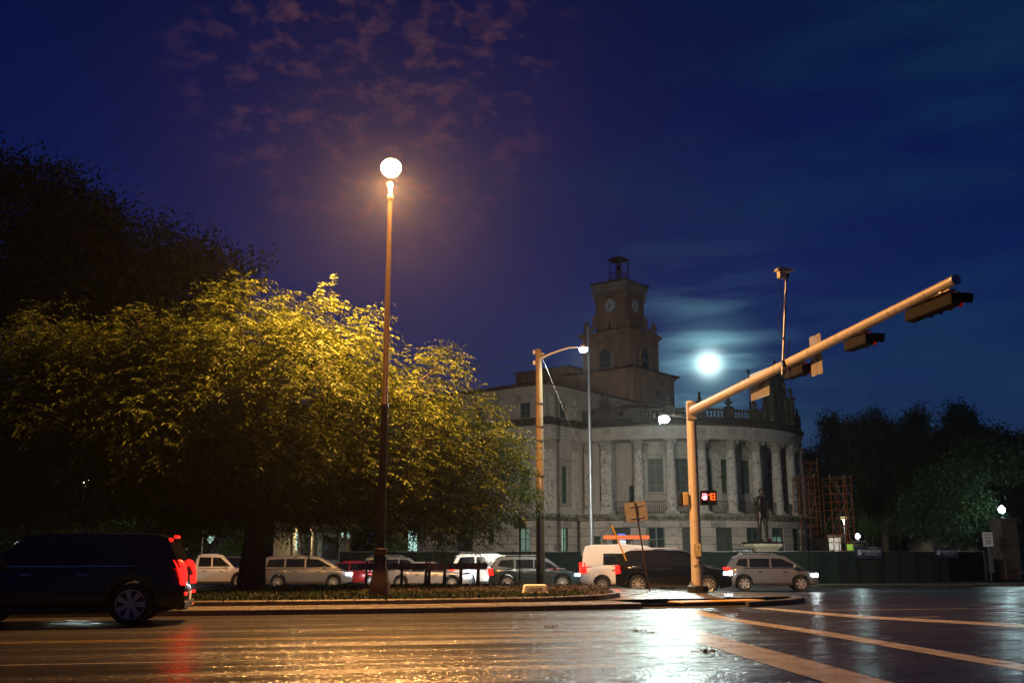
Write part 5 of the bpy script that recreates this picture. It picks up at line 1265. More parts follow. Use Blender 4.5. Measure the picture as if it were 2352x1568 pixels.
# mast arm signal pole
MPY = 36.3; MPX = at(1603, 1369, MPY).x; mz = .12; mp = thing('traffic_signal_mast', (MPX, MPY, mz), 0, 'thick beige signal pole with a long mast arm reaching over the street', 'traffic signal mast')
TIP = at(2193, 643, 21.0)-Vector((MPX, MPY, mz)); AB = at(1592, 945, MPY)-Vector((MPX, MPY, mz)); HT = at(1583, 926, MPY).z-mz
MB().lathe([(.205, 0), (.19, 2.2), (.17, HT-.05), (.165, HT-.0)], n=24).build('pole', CONCP, mp, 50)
MB().lathe([(.165, HT), (.175, HT), (.175, HT+.03), (.12, HT+.09), (.01, HT+.11)], n=20).build('pole_cap', CONCP, mp, 50)
MB().lathe([(.37, 0), (.38, .22), (.30, .25)], n=8, a0=math.pi/8).build('foundation', BLACKP, mp, bevel=.02)
for i in range(4):
    a = math.pi/4+i*math.pi/2; MB().tube([(.30*math.cos(a), .30*math.sin(a), .24), (.30*math.cos(a), .30*math.sin(a), .36)], .025, 6).build('anchor_bolt', GALV, mp)
A0 = Vector((0, 0, AB.z)); AX = (TIP-A0); al = lambda t: A0+AX*t
MB().tube([al(t) for t in (0, .25, .5, .75, 1)], [.17, .155, .14, .125, .11], 20).build('mast_arm', CONCP, mp, 50)
MB().tube([al(.998), al(1.003)], .118, 20).build('arm_end_cap', GALV, mp)
MB().box((0, -.15, AB.z), (.36, .10, .62), m=Matrix.Rotation(math.atan2(AX.y, AX.x)+math.pi/2, 4, 'Z')).build('arm_flange', CONCP, mp, bevel=.01)
for t in (.287, .320, .447, .475, .585, .655, .685, .84, .86, .935, .957): 
    r_ = .17-.06*t+.006; MB().tube([al(t), al(t+.0016)], r_, 20).build('strap', GALV, mp)
MB().tube([al(.002), al(.004)], .2, 4).build('graffiti_plate', CONCP, mp)
# painted pole number and fine scratches of lettering
lettering('8733', .13, BLACKP, mp, (-.02, -.205, .92), (R(90), 0, 0), 'pole_number')
# push-button sign and button
def rrect(w, h, r, n=4):
    out = []
    for cx_, cz_, a0 in ((w/2-r, h/2-r, 0), (-w/2+r, h/2-r, 90), (-w/2+r, -h/2+r, 180), (w/2-r, -h/2+r, 270)):
        for i in range(n+1): a = R(a0+90*i/n); out.append((cx_+r*math.cos(a), cz_+r*math.sin(a)))
    return out
PBC = mat('pale_yellow_sign_face', (.74, .70, .42), None, .4)
psn = at(1602, 1262, MPY-.25)-Vector((MPX, MPY, mz)); ps = bpy.data.objects.new('push_button_sign', None); COL.objects.link(ps); ps.parent = mp; ps.location = (psn.x, -.24, psn.z)
T0 = Matrix(); MB().slab(rrect(.25, .46, .04), Matrix(), .012).build('sign_face', PBC, ps)
bd = MB(); o_ = rrect(.235, .445, .035); i_ = rrect(.220, .430, .03); k = len(o_)
bd.add([(x, -.003, z) for x, z in o_]+[(x, -.003, z) for x, z in i_], [(j, (j+1) % k, k+(j+1) % k, k+j) for j in range(k)])
for z in (.11, -.05, -.12): bd.box((0, -.003, z), (.21, .002, .006))
bd.build('sign_border', BLACKP, ps)
RDP = mat('red_print', (.45, .03, .02), None, .5)
for z, t, ic in ((.165, 'START\nCROSSING', 'W'), (.065, "DON'T START\nFINISH IF\nSTARTED", 'H'), (.0, 'TIME\nREMAINING', 'H'), (-.085, "DON'T CROSS", 'H')):
    lettering(t, .022, BLACKP, ps, (.035, -.004, z), (R(90), 0, 0)); MB().box((-.07, -.004, z), (.03, .004, .042)).build('icon', BLACKP if ic == 'W' else RDP, ps)
lettering('TO CROSS\nPUSH BUTTON', .026, BLACKP, ps, (0, -.004, -.165), (R(90), 0, 0))
bt = at(1606, 1291, MPY-.25)-Vector((MPX, MPY, mz)); MB().lathe([(.06, 0), (.06, .04), (.03, .05)], n=14).build('push_button_case', BLACKP, mp).location = (bt.x, -.26, bt.z)
mp.children[-1].rotation_euler = (R(90), 0, 0)
# pedestrian signal heads
def box_at(parent, name, c, s, m, bevel=.02): o = MB().box((0, 0, 0), s).build(name, m, parent, bevel=bevel); o.location = c; return o
pc = at(1627, 1143, MPY-.3)-Vector((MPX, MPY, mz)); pz = pc.z
phd = bpy.data.objects.new('pedestrian_signal', None); COL.objects.link(phd); phd.parent = mp; phd.location = (pc.x, -.30, pz)
box_at(phd, 'housing', (0, .12, 0), (.54, .2, .50), SIGB, .04)
vz = MB(); vz.box((0, -.04, .25), (.54, .16, .02)); vz.box((-.27, -.04, 0), (.02, .16, .50)); vz.box((.27, -.04, 0), (.02, .16, .50)); vz.build('visor', SIGB, phd)
LEDR = mat('orange_red_led', (.6, .1, .02), None, .4, emit=(1, .09, .012), estr=5); LEDP = mat('white_pink_led', (.8, .5, .5), None, .4, emit=(1, .22, .26), estr=6)
dg = MB()
def dots(cells, x0, z0, st):
    for i, row in enumerate(cells):
        for j, c in enumerate(row):
            if c == '#': dg.lathe([(.010, 0), (.006, .006)], (0, 0, 0), 6) if False else dg.box((x0+j*st, .012, z0-i*st), (.019, .01, .019))
D1 = ["..#", ".##", "#.#", "..#", "..#", "..#", "..#", "..#", "..#"]; D8 = ["#####", "#...#", "#...#", "#...#", "#####", "#...#", "#...#", "#...#", "#####"]
dots(D1, .03, .16, .027); dots(D8, .125, .16, .027); o = dg.build('countdown_digits', LEDR, phd)
hn = ["..#.#.#...", "..#.#.#.#.", "..#.#.#.#.", "..#.#.#.#.", "..#######.", "#.#######.", "##.######.", ".########.", "..######..", "...#####.."]
dg = MB(); dots(hn, -.24, .16, .024); dg.build('hand_symbol', LEDP, phd)
MB().beam((-.30, .18, .16), (-.62, .25, .16), .04, .04).build('bracket', SIGB, phd); MB().beam((-.30, .18, -.16), (-.62, .25, -.16), .04, .04).build('bracket', SIGB, phd)
ld = bpy.data.lights.new('signal_glow', 'POINT')
bpy.data.lights.remove(ld)
pc2 = at(1577, 1146, MPY)-Vector((MPX, MPY, mz)); ph2 = bpy.data.objects.new('pedestrian_signal', None); COL.objects.link(ph2); ph2.parent = mp; ph2.location = (pc2.x-.06, .05, pc2.z)
box_at(ph2, 'housing', (0, 0, 0), (.24, .5, .48), SIGY, .05); box_at(ph2, 'visor', (-.13, 0, 0), (.12, .48, .46), SIGB, .03)
# overhead signals, sign backs, camera riser
wx = Vector((MPX, MPY, mz)); adir = Vector((AX.x, AX.y, 0)).normalized(); fdir = Vector((-adir.y, adir.x, 0))   # fdir: facing right
def signal(t, n, cols):
    s = bpy.data.objects.new('signal_head', None); COL.objects.link(s); s.parent = mp; p = al(t); s.location = (p.x, p.y, p.z-.30) ; s.rotation_euler = (0, -math.atan2(AX.z, AX.xy.length)*0, math.atan2(adir.y, adir.x))
    # local x along the arm to the tip, local +y faces the oncoming traffic
    w = .36; tot = n*w
    MB().box((0, .12, 0), (tot, .20, .27)).build('housing', SIGB, s, bevel=.03)
    MB().box((0, .225, 0), (tot+.04, .012, .31)).build('backplate', SIGB, s, bevel=.004)
    MB().box((0, .10, .20), (tot*.96, .20, .035)).build('lit_top_strip', SIGY, s)  # cream strip paints the lamp-lit top edge above the dark housing
    for x in (-tot*.32, tot*.32): MB().box((x, .02, .25), (.07, .10, .14)).build('clamp', GALV, s)
    for i in range(n):
        x = (i-(n-1)/2)*w; c = cols[i]
        ln = MB(); ln.v = []; ln.lathe([(.145, 0), (.13, .02), (.01, .035)], n=18); ln.v = [(vx+x, .245+vz_, vy) for vx, vy, vz_ in ln.v]; ln.build('lens', c, s, 50)
        vs = MB(); k = 18; vv = []
        for rr in (.185, .175):
            for dpt in (.235, .62):
                for j in range(k):
                    a = R(-28)+R(236)*j/(k-1); vv.append((x+rr*math.cos(a), dpt-(.13*(1-math.sin(a))*.5 if dpt > .3 else 0), rr*math.sin(a)))
        for j in range(k-1):
            vs.f += [(j, j+1, k+j+1, k+j), (2*k+j, 3*k+j, 3*k+j+1, 2*k+j+1), (k+j, k+j+1, 3*k+j+1, 3*k+j), (j, 2*k+j, 2*k+j+1, j+1)]
        vs.v = vv; vs.build('visor', SIGB, s)
    return s
signal(.510, 3, (GRNL, YELL, REDL)); signal(.727, 3, (GRNL, YELL, REDL)); signal(.930, 5, (GRNL, SIGB, SIGB, YELL, REDL))
def arm_sign(t, w, h, dz, n=1):
    s = bpy.data.objects.new('sign_back', None); COL.objects.link(s); s.parent = mp; p = al(t); s.location = (p.x, p.y, p.z+dz); s.rotation_euler = (0, 0, math.atan2(adir.y, adir.x))
    if n == 1: MB().slab(rrect(w, h, .05), Matrix.Translation((0, .22, 0)), .006).build('sign_panel', ALUB, s)
    else:
        for sx in (-1, 1): MB().slab(rrect(w/2-.012, h, .05), Matrix.Translation((sx*w/4, .22, 0)), .006).build('sign_panel', ALUB, s)
    MB().box((0, .19, -dz), (.05, .05, .5)).build('bracket', GALV, s); MB().beam((0, .0, -dz), (0, .2, -dz), .06, .06).build('clamp', GALV, s)
    return s
arm_sign(.340, 1.35, .86, -.12); arm_sign(.575, .66, 1.15, -.05, 2)
cr0 = al(.497); ct = at(1806, 640, (wx+cr0).y)-wx
MB().tube([cr0+Vector((-.2, 0, -.35)), (ct.x, ct.y, ct.z)], .036, 8).build('camera_riser', GALV, mp, 50); MB().tube([cr0+Vector((-.12, 0, -.3)), cr0.lerp(ct, .28)+Vector((.05, 0, 0))], .02, 6).build('riser_conduit', GALV, mp)
MB().tube([cr0+Vector((-.2, 0, -.02)), cr0+Vector((.05, 0, -.02))], .1, 10).build('riser_clamp', IRON, mp)
cmh = bpy.data.objects.new('traffic_camera', None); COL.objects.link(cmh); cmh.parent = mp; cmh.location = (ct.x-.10, ct.y, ct.z+.13); cmh.rotation_euler = (0, 0, RA)
CREAM = mat('cream_camera_shell', (.62, .56, .44), None, .45)
b = MB(); b.add([(x, y*s, z) for s in (-1, 1) for x, y, z in ((-.15, .10, -.12), (.06, .10, -.12), (.06, .10, .10), (-.15, .10, .10))], [(0, 1, 2, 3), (7, 6, 5, 4), (0, 4, 5, 1), (1, 5, 6, 2), (2, 6, 7, 3), (3, 7, 4, 0)]); b.build('camera_body', CREAM, cmh, bevel=.03)
b = MB(); ex(b, [(-.22, .10), (-.2, .17), (-.1, .22), (.30, .15), (.32, .18), (.33, .12), (.24, .08), (-.1, .09)], -.12, .12); b.build('sun_shield', CREAM, cmh, bevel=.01)
box_at(cmh, 'tilt_bracket', (.13, 0, -.04), (.14, .12, .24), BLACKP, .02)
MB().tube([(-.1, 0, -.12), (-.16, 0, -.4), (-.05, .0, -.75), (-.12, 0, -1.1), (-.25, 0, -1.4), (-.2, 0, -1.8), (-.1, 0, -2.0)], .012, 5).build('loose_cable', BLACKP, cmh)
cmh.children[-1].scale = (.8, 1, .62)

# ---- signs on posts
def post_sign(px, pybot, Y, pxt, pyt, w, h, label, lean=None, zb=.1):
    b0_ = at(px, pybot, Y); t0_ = at(pxt, pyt, Y); r = thing('road_sign', (b0_.x, Y, b0_.z), 0, label, 'road sign')
    d = t0_-b0_; MB().beam((0, 0, 0), tuple(d), .055, .055, up=(0, 1, 0)).build('post', BRONZEP, r)
    M_ = Matrix.Translation(d*(1-(h*.5-.02)/d.length)+Vector((0, .05, 0))) @ Matrix.Rotation(math.atan2(d.x, d.z), 4, 'Y')
    MB().slab(rrect(w, h, .05), M_, .005).build('sign_panel', ALUB, r)
    for q_ in (.3, -.3): o = MB().box((0, -.02, h*q_), (w*.62, .03, .05)).build('stiffener', GALV, r); o.matrix_local = M_
    return r
post_sign(1493, 1364, 37.6, 1458, 1153, .82, .72, 'leaning dark sign post with a blank aluminium sign back by the guy wire')
post_sign(1194, 1337, 40.2, 1194, 1176, .52, .66, 'upright post with a small blank sign back left of the wooden pole')
# disabled parking sign
Yh = 64.0; a_ = at(1428, 1238, Yh); hs = thing('parking_sign', (a_.x, Yh, -.15), 0, 'blue and white disabled parking sign above the white van', 'parking sign')
MB().tube([(0, 0, 0), (0, .02, a_.z+.5)], .03, 6).build('post', GALV, hs)
MB().slab(rrect(.50, .42, .04), Matrix.Translation((0, -.04, a_.z+.30)), .01).build('blue_panel', BLUEP, hs); MB().slab(rrect(.50, .30, .04), Matrix.Translation((0, -.04, a_.z-.07)), .01).build('white_panel', WHITEP, hs)
wcm = MB(); zc_ = a_.z+.30; yy = -.05
wcm.tube([(-.02+.09*math.cos(R(t)), yy, zc_-.07+.09*math.sin(R(t))) for t in range(120, 400, 20)], .014, 4); wcm.lathe([(.03, -.004), (.03, .004)], (0, 0, 0), 10) if False else None
wcm.tube([(-.05, yy, zc_+.10), (-.04, yy, zc_-.04), (.06, yy, zc_-.04), (.10, yy, zc_-.14), (.13, yy, zc_-.13)], .016, 4); wcm.tube([(-.05, yy, zc_+.03), (.05, yy, zc_+.03)], .014, 4); wcm.box((-.055, yy, zc_+.14), (.05, .01, .05)); wcm.build('wheelchair_symbol', WHITEP, hs)
lettering('PERMIT ONLY\nTOW AWAY', .06, BLACKP, hs, (0, -.046, a_.z-.06), (R(90), 0, 0))

# street name marker: whitewashed stone with cut letters
mk0 = on(1229, 1385); mkp = at(1229, 1369, 30.0)
MKY = 31.5; z_b = at(1229, 1370, 31.5).z; mk = thing('street_marker', (at(1229, 1370, MKY).x, MKY, z_b), RA*.6, 'whitewashed street marker stone reading LE JEUNE 2400 on the median', 'street marker')
b = MB(); ex(b, [(-.42, 0), (-.42, .10), (-.37, .17), (-.35, .34), (-.30, .37), (.30, .37), (.35, .34), (.37, .17), (.42, .10), (.42, 0)], -.11, .14); b.build('stone', MARKER, mk, bevel=.025)
GREYT = mat('grey_cut_lettering', (.16, .16, .15), None, .7)
lettering('LE JEUNE', .115, GREYT, mk, (-.03, -.113, .245), (R(90), 0, 0)); lettering('2400', .105, GREYT, mk, (.03, -.113, .09), (R(90), 0, 0))

# barricades
BRW = mat('barricade_board_white', (.40, .36, .32), (.28, .25, .22), .6, scale=6); BRO = mat('barricade_stripe_orange', (.42, .11, .03), None, .6)
def barricade(px, Y, label, wid=.9):
    c = at(px, 1320, Y); g = gz(c.x, Y); r = thing('barricade', (c.x, Y, .28), RA, label, 'barricade', 'wooden barricades along the back of the median')
    for sx in (-1, 1):
        for sy in (-1, 1): MB().beam((sx*wid*.42, sy*.28, 0), (sx*wid*.42+.02, 0, .95), .07, .09).build('leg', WOOD, r)
    for z in (.72,):
        MB().box((0, -.12, z), (wid*1.7, .03, .24)).build('board', BRW, r)
        st = MB(); n = int(wid*1.7/.28)
        for i in range(n): x = -wid*.85+.14+i*.28; st.add([(x-.05, -.139, z-.12), (x+.05, -.139, z-.12), (x+.15, -.139, z+.12), (x+.05, -.139, z+.12)], [(0, 1, 2, 3)]); 
        st.build('stripes', BRO, r)
    return r
barricade(862, 38.3, 'striped wooden barricade just left of the tall lamp post foot', .8); barricade(950, 38.8, 'wide striped barricade in front of the left half of the silver saloon', 1.1); barricade(1003, 38.9, 'striped barricade in front of the silver saloon bonnet', .7); barricade(1078, 39.2, 'striped barricade in front of the white sport utility vehicle', .8)
# ================================================================== STATUE
SY = 66.0; sb_ = at(1752, 1243, SY); st = thing('statue', (sb_.x, SY, -.2), 0, 'dark bronze statue of a standing person in an open jacket on a pale pedestal', 'statue')
bz = sb_.z+.2
S_ = (at(1750, 1122, SY).z-sb_.z)/1.80      # scale from a 1.8 m figure
MB().lathe([(1.30, 0), (1.30, .3), (1.0, .45), (.95, bz-.62), (1.02, bz-.55), (1.30, bz-.32), (1.36, bz-.12)], n=4, a0=math.pi/4+R(8)).build('pedestal', PEDST, st, bevel=.02)
MB().lathe([(1.45, bz-.118), (1.50, bz-.05), (1.44, bz-.03), (.98, bz-.028), (.98, bz)], n=4, a0=math.pi/4+R(8)).build('plinth', BRONZE, st, bevel=.01)
def skin_body(name, joints, edges, m, parent, sub=2, root=0):
    me = bpy.data.meshes.new(name); me.from_pydata([j[0] for j in joints], edges, []); me.materials.append(m)
    o = bpy.data.objects.new(name, me); COL.objects.link(o); o.modifiers.new('skin', 'SKIN')
    for i, (_, r_) in enumerate(joints):
        s = me.skin_vertices[0].data[i]; s.radius = (r_, r_) if isinstance(r_, (int, float)) else r_; s.use_root = (i == root)
    sm = o.modifiers.new('sub', 'SUBSURF'); sm.levels = sub; sm.render_levels = sub
    bpy.context.view_layer.update(); ev = bpy.data.meshes.new_from_object(o.evaluated_get(bpy.context.evaluated_depsgraph_get())); bpy.data.objects.remove(o)
    for p in ev.polygons: p.use_smooth = True
    ev.materials.clear(); ev.materials.append(m); return link(name, ev, parent)
J = [((0, 0, .97), (.165, .115)), ((0, 0, 1.12), (.150, .105)), ((0, -.01, 1.28), (.175, .12)), ((0, 0, 1.43), (.165, .10)), ((.01, -.01, 1.54), .06), ((.02, -.03, 1.60), .062), ((.025, -.04, 1.68), (.082, .10)), ((.03, -.035, 1.765), (.066, .082)),
     ((-.18, 0, 1.44), .072), ((-.33, .05, 1.20), .058), ((-.29, .02, 1.04), .045), ((-.24, -.05, .93), .038),
     ((.18, 0, 1.44), .072), ((.27, .0, 1.19), .058), ((.33, -.10, .97), .046), ((.37, -.15, .89), .036),
     ((-.09, 0, .88), (.105, .10)), ((-.11, -.03, .50), .068), ((-.10, .02, .13), .052), ((-.10, -.02, .05), .055), ((-.12, -.16, .035), .042),
     ((.09, 0, .88), (.105, .10)), ((.13, -.07, .49), .068), ((.16, -.04, .13), .052), ((.165, -.08, .05), .055), ((.22, -.21, .035), .042)]
E = [(0, 1), (1, 2), (2, 3), (3, 4), (4, 5), (5, 6), (6, 7), (3, 8), (8, 9), (9, 10), (10, 11), (3, 12), (12, 13), (13, 14), (14, 15), (0, 16), (16, 17), (17, 18), (18, 19), (19, 20), (0, 21), (21, 22), (22, 23), (23, 24), (24, 25)]
J = [((Vector(p)*S_)[:], (r_*S_ if isinstance(r_, (int, float)) else (r_[0]*S_, r_[1]*S_))) for p, r_ in J]
def at_s(o): o.location = (0, 0, bz); o.rotation_euler = (0, 0, R(22)); return o
at_s(skin_body('body', J, E, BRONZE, st))
def sv(x, y, z): return Vector((x, y, z))*S_
b = MB()   # hands: palm and five fingers each
def hand(c, d, n, s):
    d = Vector(d).normalized(); n = Vector(n).normalized(); w = d.cross(n).normalized(); c = sv(*c)
    b.tube([c-d*.03*S_, c+d*.05*S_, c+d*.095*S_], [.03*S_, .042*S_, .036*S_], 8)
    for i, l in enumerate((.07, .08, .075, .06)):
        q = c+d*.085*S_+w*(i-1.5)*.021*S_; b.tube([q, q+(d*.55+n*.05)*l*S_, q+(d*.9+n*.25)*l*S_], [.011*S_, .010*S_, .008*S_], 6)
    q = c+d*.02*S_-w*.035*S_*s; b.tube([q, q+(d*.5-w*.6*s)*.06*S_, q+(d*1.0-w*.7*s)*.075*S_], [.014*S_, .012*S_, .009*S_], 6)
hand((.38, -.16, .86), (.35, -.35, -.75), (0, -1, 0), 1); at_s(b.build('hand', BRONZE, st, 60)); b = MB(); hand((-.235, -.06, .92), (.1, -.3, -.9), (1, 0, 0), 1)
at_s(b.build('hand', BRONZE, st, 60))
b = MB()  # face, ears, hair cap, collar, belt, jacket carried over the arm
b.tube([sv(.035, -.135, 1.70), sv(.04, -.155, 1.665), sv(.035, -.135, 1.655)], [.010*S_, .016*S_, .012*S_], 6)
for sx in (-1, 1): b.lathe([(.004, -.02*S_), (.016*S_, 0), (.004, .03*S_)], tuple(sv(.03+sx*.082, -.03, 1.68)), 7); b.box(tuple(sv(.033+sx*.032, -.125, 1.705)), (.03*S_, .02*S_, .008*S_))
b.box(tuple(sv(.033, -.128, 1.63)), (.045*S_, .02*S_, .01*S_))
at_s(b.build('face', BRONZE, st, 60))
b = MB(); b.lathe([(.075*S_, 0), (.095*S_, .03*S_), (.088*S_, .075*S_), (.04*S_, .112*S_), (.005, .118*S_)], tuple(sv(.028, -.015, 1.70)), 12); at_s(b.build('hair', BRONZE, st, 60))
b = MB()
for sx in (-1, 1):
    b.add([tuple(sv(*p)) for p in ((sx*.05, -.125, 1.50), (sx*.17, -.135, 1.42), (sx*.20, -.14, 1.05), (sx*.21, -.11, .82), (sx*.11, -.165, .80), (sx*.09, -.15, 1.15), (sx*.245, 0, 1.42), (sx*.235, .05, .80), (sx*.12, .135, .80), (sx*.1, .125, 1.45), (0, .14, 1.45), (0, .15, .80))],
          [(0, 1, 2, 5), (5, 2, 3, 4), (1, 6, 7, 3), (6, 9, 8, 7), (9, 10, 11, 8)])
at_s(b.build('open_jacket', BRONZE, st, 60)); MB_ = MB().lathe([(.17*S_, 0), (.172*S_, .04*S_)], (0, 0, .99*S_), 16); MB_.v = [(x, y*.74, z) for x, y, z in MB_.v]; at_s(MB_.build('belt', BRONZE, st))

# ================================================================== SITE FENCE
FY0 = at(895, 1268, 63.5); FE = at(3212*.5742, 1262, 63); 
def fence_run(name, pts, hgt, label, seg=3.0):
    r = thing(name, (0, 0, 0), 0, label, 'fence')
    pl = walk(pts, seg)
    for a, c in zip(pl, pl[1:]):
        e = (c-a).normalized(); nn = Vector((e.y, -e.x)); b = MB(); n = 8; vs = []
        for i in range(n+1):
            p = a.lerp(c, i/n); o_ = .035*math.sin(i*1.7+a.x)+.0; sag = -.05*math.sin(math.pi*i/n)*random.uniform(.3, 1)
            for z in (-.1, .9, hgt+sag): vs.append((p.x+nn.x*o_, p.y+nn.y*o_, z-.1))
        b.add(vs, [(i*3+j, (i+1)*3+j, (i+1)*3+j+1, i*3+j+1) for i in range(n) for j in range(2)]); b.build('windscreen_panel', FENCEM, r)
        MB().tube([(a.x, a.y+.05, -.2), (a.x, a.y+.05, hgt-.06)], .03, 6).build('post', GALV, r)
    MB().tube([(p.x, p.y+.05, hgt-.12) for p in pl], .02, 6).build('top_rail', GALV, r)
    return r
fz = at(1500, 1265, 62).z+.1
fence = fence_run('construction_fence', [(-11.5, 68), (-2, 67), (8, 64.6), (18, 62.0), (27, 63.2), (30.6, 66)], fz, 'long fence with dark green windscreen fabric in front of the public building')
fence_run('construction_fence', [(30.7, 66.2), (31.2, 72), (31.8, 84)], fz, 'short end of the windscreen fence turning away behind the speed limit sign')
NAVYS = mat('navy_banner', (.012, .012, .035), None, .6)
def fence_pt(px, off=.10):
    k = ray(px, 1275); kx = k.x/k.y; P_ = [(-11.5, 68), (-2, 67), (8, 64.6), (18, 62.0), (27, 63.2), (30.6, 66)]
    for a, c in zip(P_, P_[1:]):
        t = (a[0]-kx*a[1])/((a[0]-c[0])-kx*(a[1]-c[1]))
        if 0 <= t <= 1: x = a[0]+(c[0]-a[0])*t; y = a[1]+(c[1]-a[1])*t; ang = math.atan2(c[1]-a[1], c[0]-a[0]); return Vector((x+math.sin(ang)*off, y-math.cos(ang)*off, 0)), ang
def banner(px, py, w, h, label=None):
    p, ang = fence_pt(px); z = at(px, py, p.y).z
    o = bpy.data.objects.new('banner', None); COL.objects.link(o); o.parent = fence; o.location = (p.x, p.y, z); o.rotation_euler = (0, 0, ang)
    MB().box((0, 0, 0), (w, .01, h)).build('banner_cloth', NAVYS, o); return o
GW = mat('grey_white_print', (.42, .42, .44), None, .6)
bn = banner(1994, 1268, 1.75, .72); MB().box((-.60, -.01, 0), (.20, .008, .30)).build('logo_square', GW, bn); lettering('T', .24, NAVYS, bn, (-.60, -.018, 0), (R(90), 0, 0)); lettering('THORNTON', .22, GW, bn, (.14, -.01, .06), (R(90), 0, 0)); lettering('CONSTRUCTION', .085, GW, bn, (.14, -.01, -.11), (R(90), 0, 0), sx=1.25); lettering('THORNTON.COM', .07, GW, bn, (.3, -.01, .28), (R(90), 0, 0))
bn = banner(2173, 1268, 1.5, .66); MB().box((-.55, -.01, 0), (.16, .008, .28)).build('logo_square', GW, bn); lettering('T', .22, NAVYS, bn, (-.55, -.018, 0), (R(90), 0, 0)); lettering('THORNTON', .2, GW, bn, (.1, -.01, .05), (R(90), 0, 0)); lettering('CONSTRUCTION', .08, GW, bn, (.1, -.01, -.11), (R(90), 0, 0), sx=1.2)
p, ang = fence_pt(1706); z = at(1706, 1265, p.y).z
o = bpy.data.objects.new('banner', None); COL.objects.link(o); o.parent = fence; o.location = (p.x, p.y, z); o.rotation_euler = (0, 0, ang); MB().box((0, 0, 0), (1.35, .01, .26)).build('banner_cloth', FENCEM, o); lettering('NO DUMPING', .19, GW, o, (0, -.012, 0), (R(90), 0, 0))

# ================================================================== SCAFFOLDS
def scaffold(x, y, rz, w, d, h, label, lift=.62, bays=1, zbase=-.1):
    r = thing('scaffold_tower', (x, y, zbase), rz, label, 'scaffold', 'orange scaffold towers')
    n = int(h/lift)
    for bx in range(bays+1):
        for sy in (0, d): MB().tube([(bx*w, sy, 0), (bx*w, sy, h)], .032, 6).build('standard', SCAF, r)
    rg = MB()
    for i in range(1, n+1):
        z = i*lift
        for bx in range(bays+1): rg.tube([(bx*w, 0, z), (bx*w, d, z)], .02, 4)
        for sy in (0, d): rg.tube([(0, sy, z+.02), (bays*w, sy, z+.02)], .020, 4)
    stuff(rg.build('ledgers', SCAF, r)); br = MB()
    for i in range(0, n-2, 3):
        for sy in (0, d):
            z = i*lift; br.tube([(0, sy, z), (bays*w, sy, z+3*lift)], .014, 4) if i % 2 == 0 else br.tube([(bays*w, sy, z), (0, sy, z+3*lift)], .014, 4)
    stuff(br.build('braces', GALV, r)); tp = MB()
    for bx in range(bays+1): tp.box((bx*w, 0, h+.06), (.16, .16, .03)); tp.tube([(bx*w, 0, h), (bx*w, 0, h+.14)], .02, 4)
    stuff(tp.build('screw_heads', GALV, r)); return r
def sc_at(px, Y): return at(px, 1270, Y).x
scaffold(sc_at(1852, 80), 80, R(6), 1.35, 1.4, at(1870, 1052, 80).z, 'tallest orange scaffold tower, close to the right side of the colonnade', .55)
scaffold(sc_at(1843, 77.5), 77.5, R(6), 1.3, 1.2, at(1860, 1090, 77.5).z, 'shorter orange scaffold in front of the tallest scaffold tower', .62)
scaffold(sc_at(1917, 78), 78, R(4), 1.25, 1.6, at(1930, 1090, 78).z, 'orange scaffold tower standing apart to the right, beside the small globe lamp', .62, bays=1)
scaffold(sc_at(1948, 78), 78, R(4), .62, 1.6, at(1950, 1092, 78).z, 'narrow orange scaffold tower at the far right of the group', .62)
scaffold(21.1, 82.3, R(35), 1.3, 1.3, at(1780, 1052, 84).z, 'orange scaffold inside the colonnade, seen between its last columns', .62, bays=2)

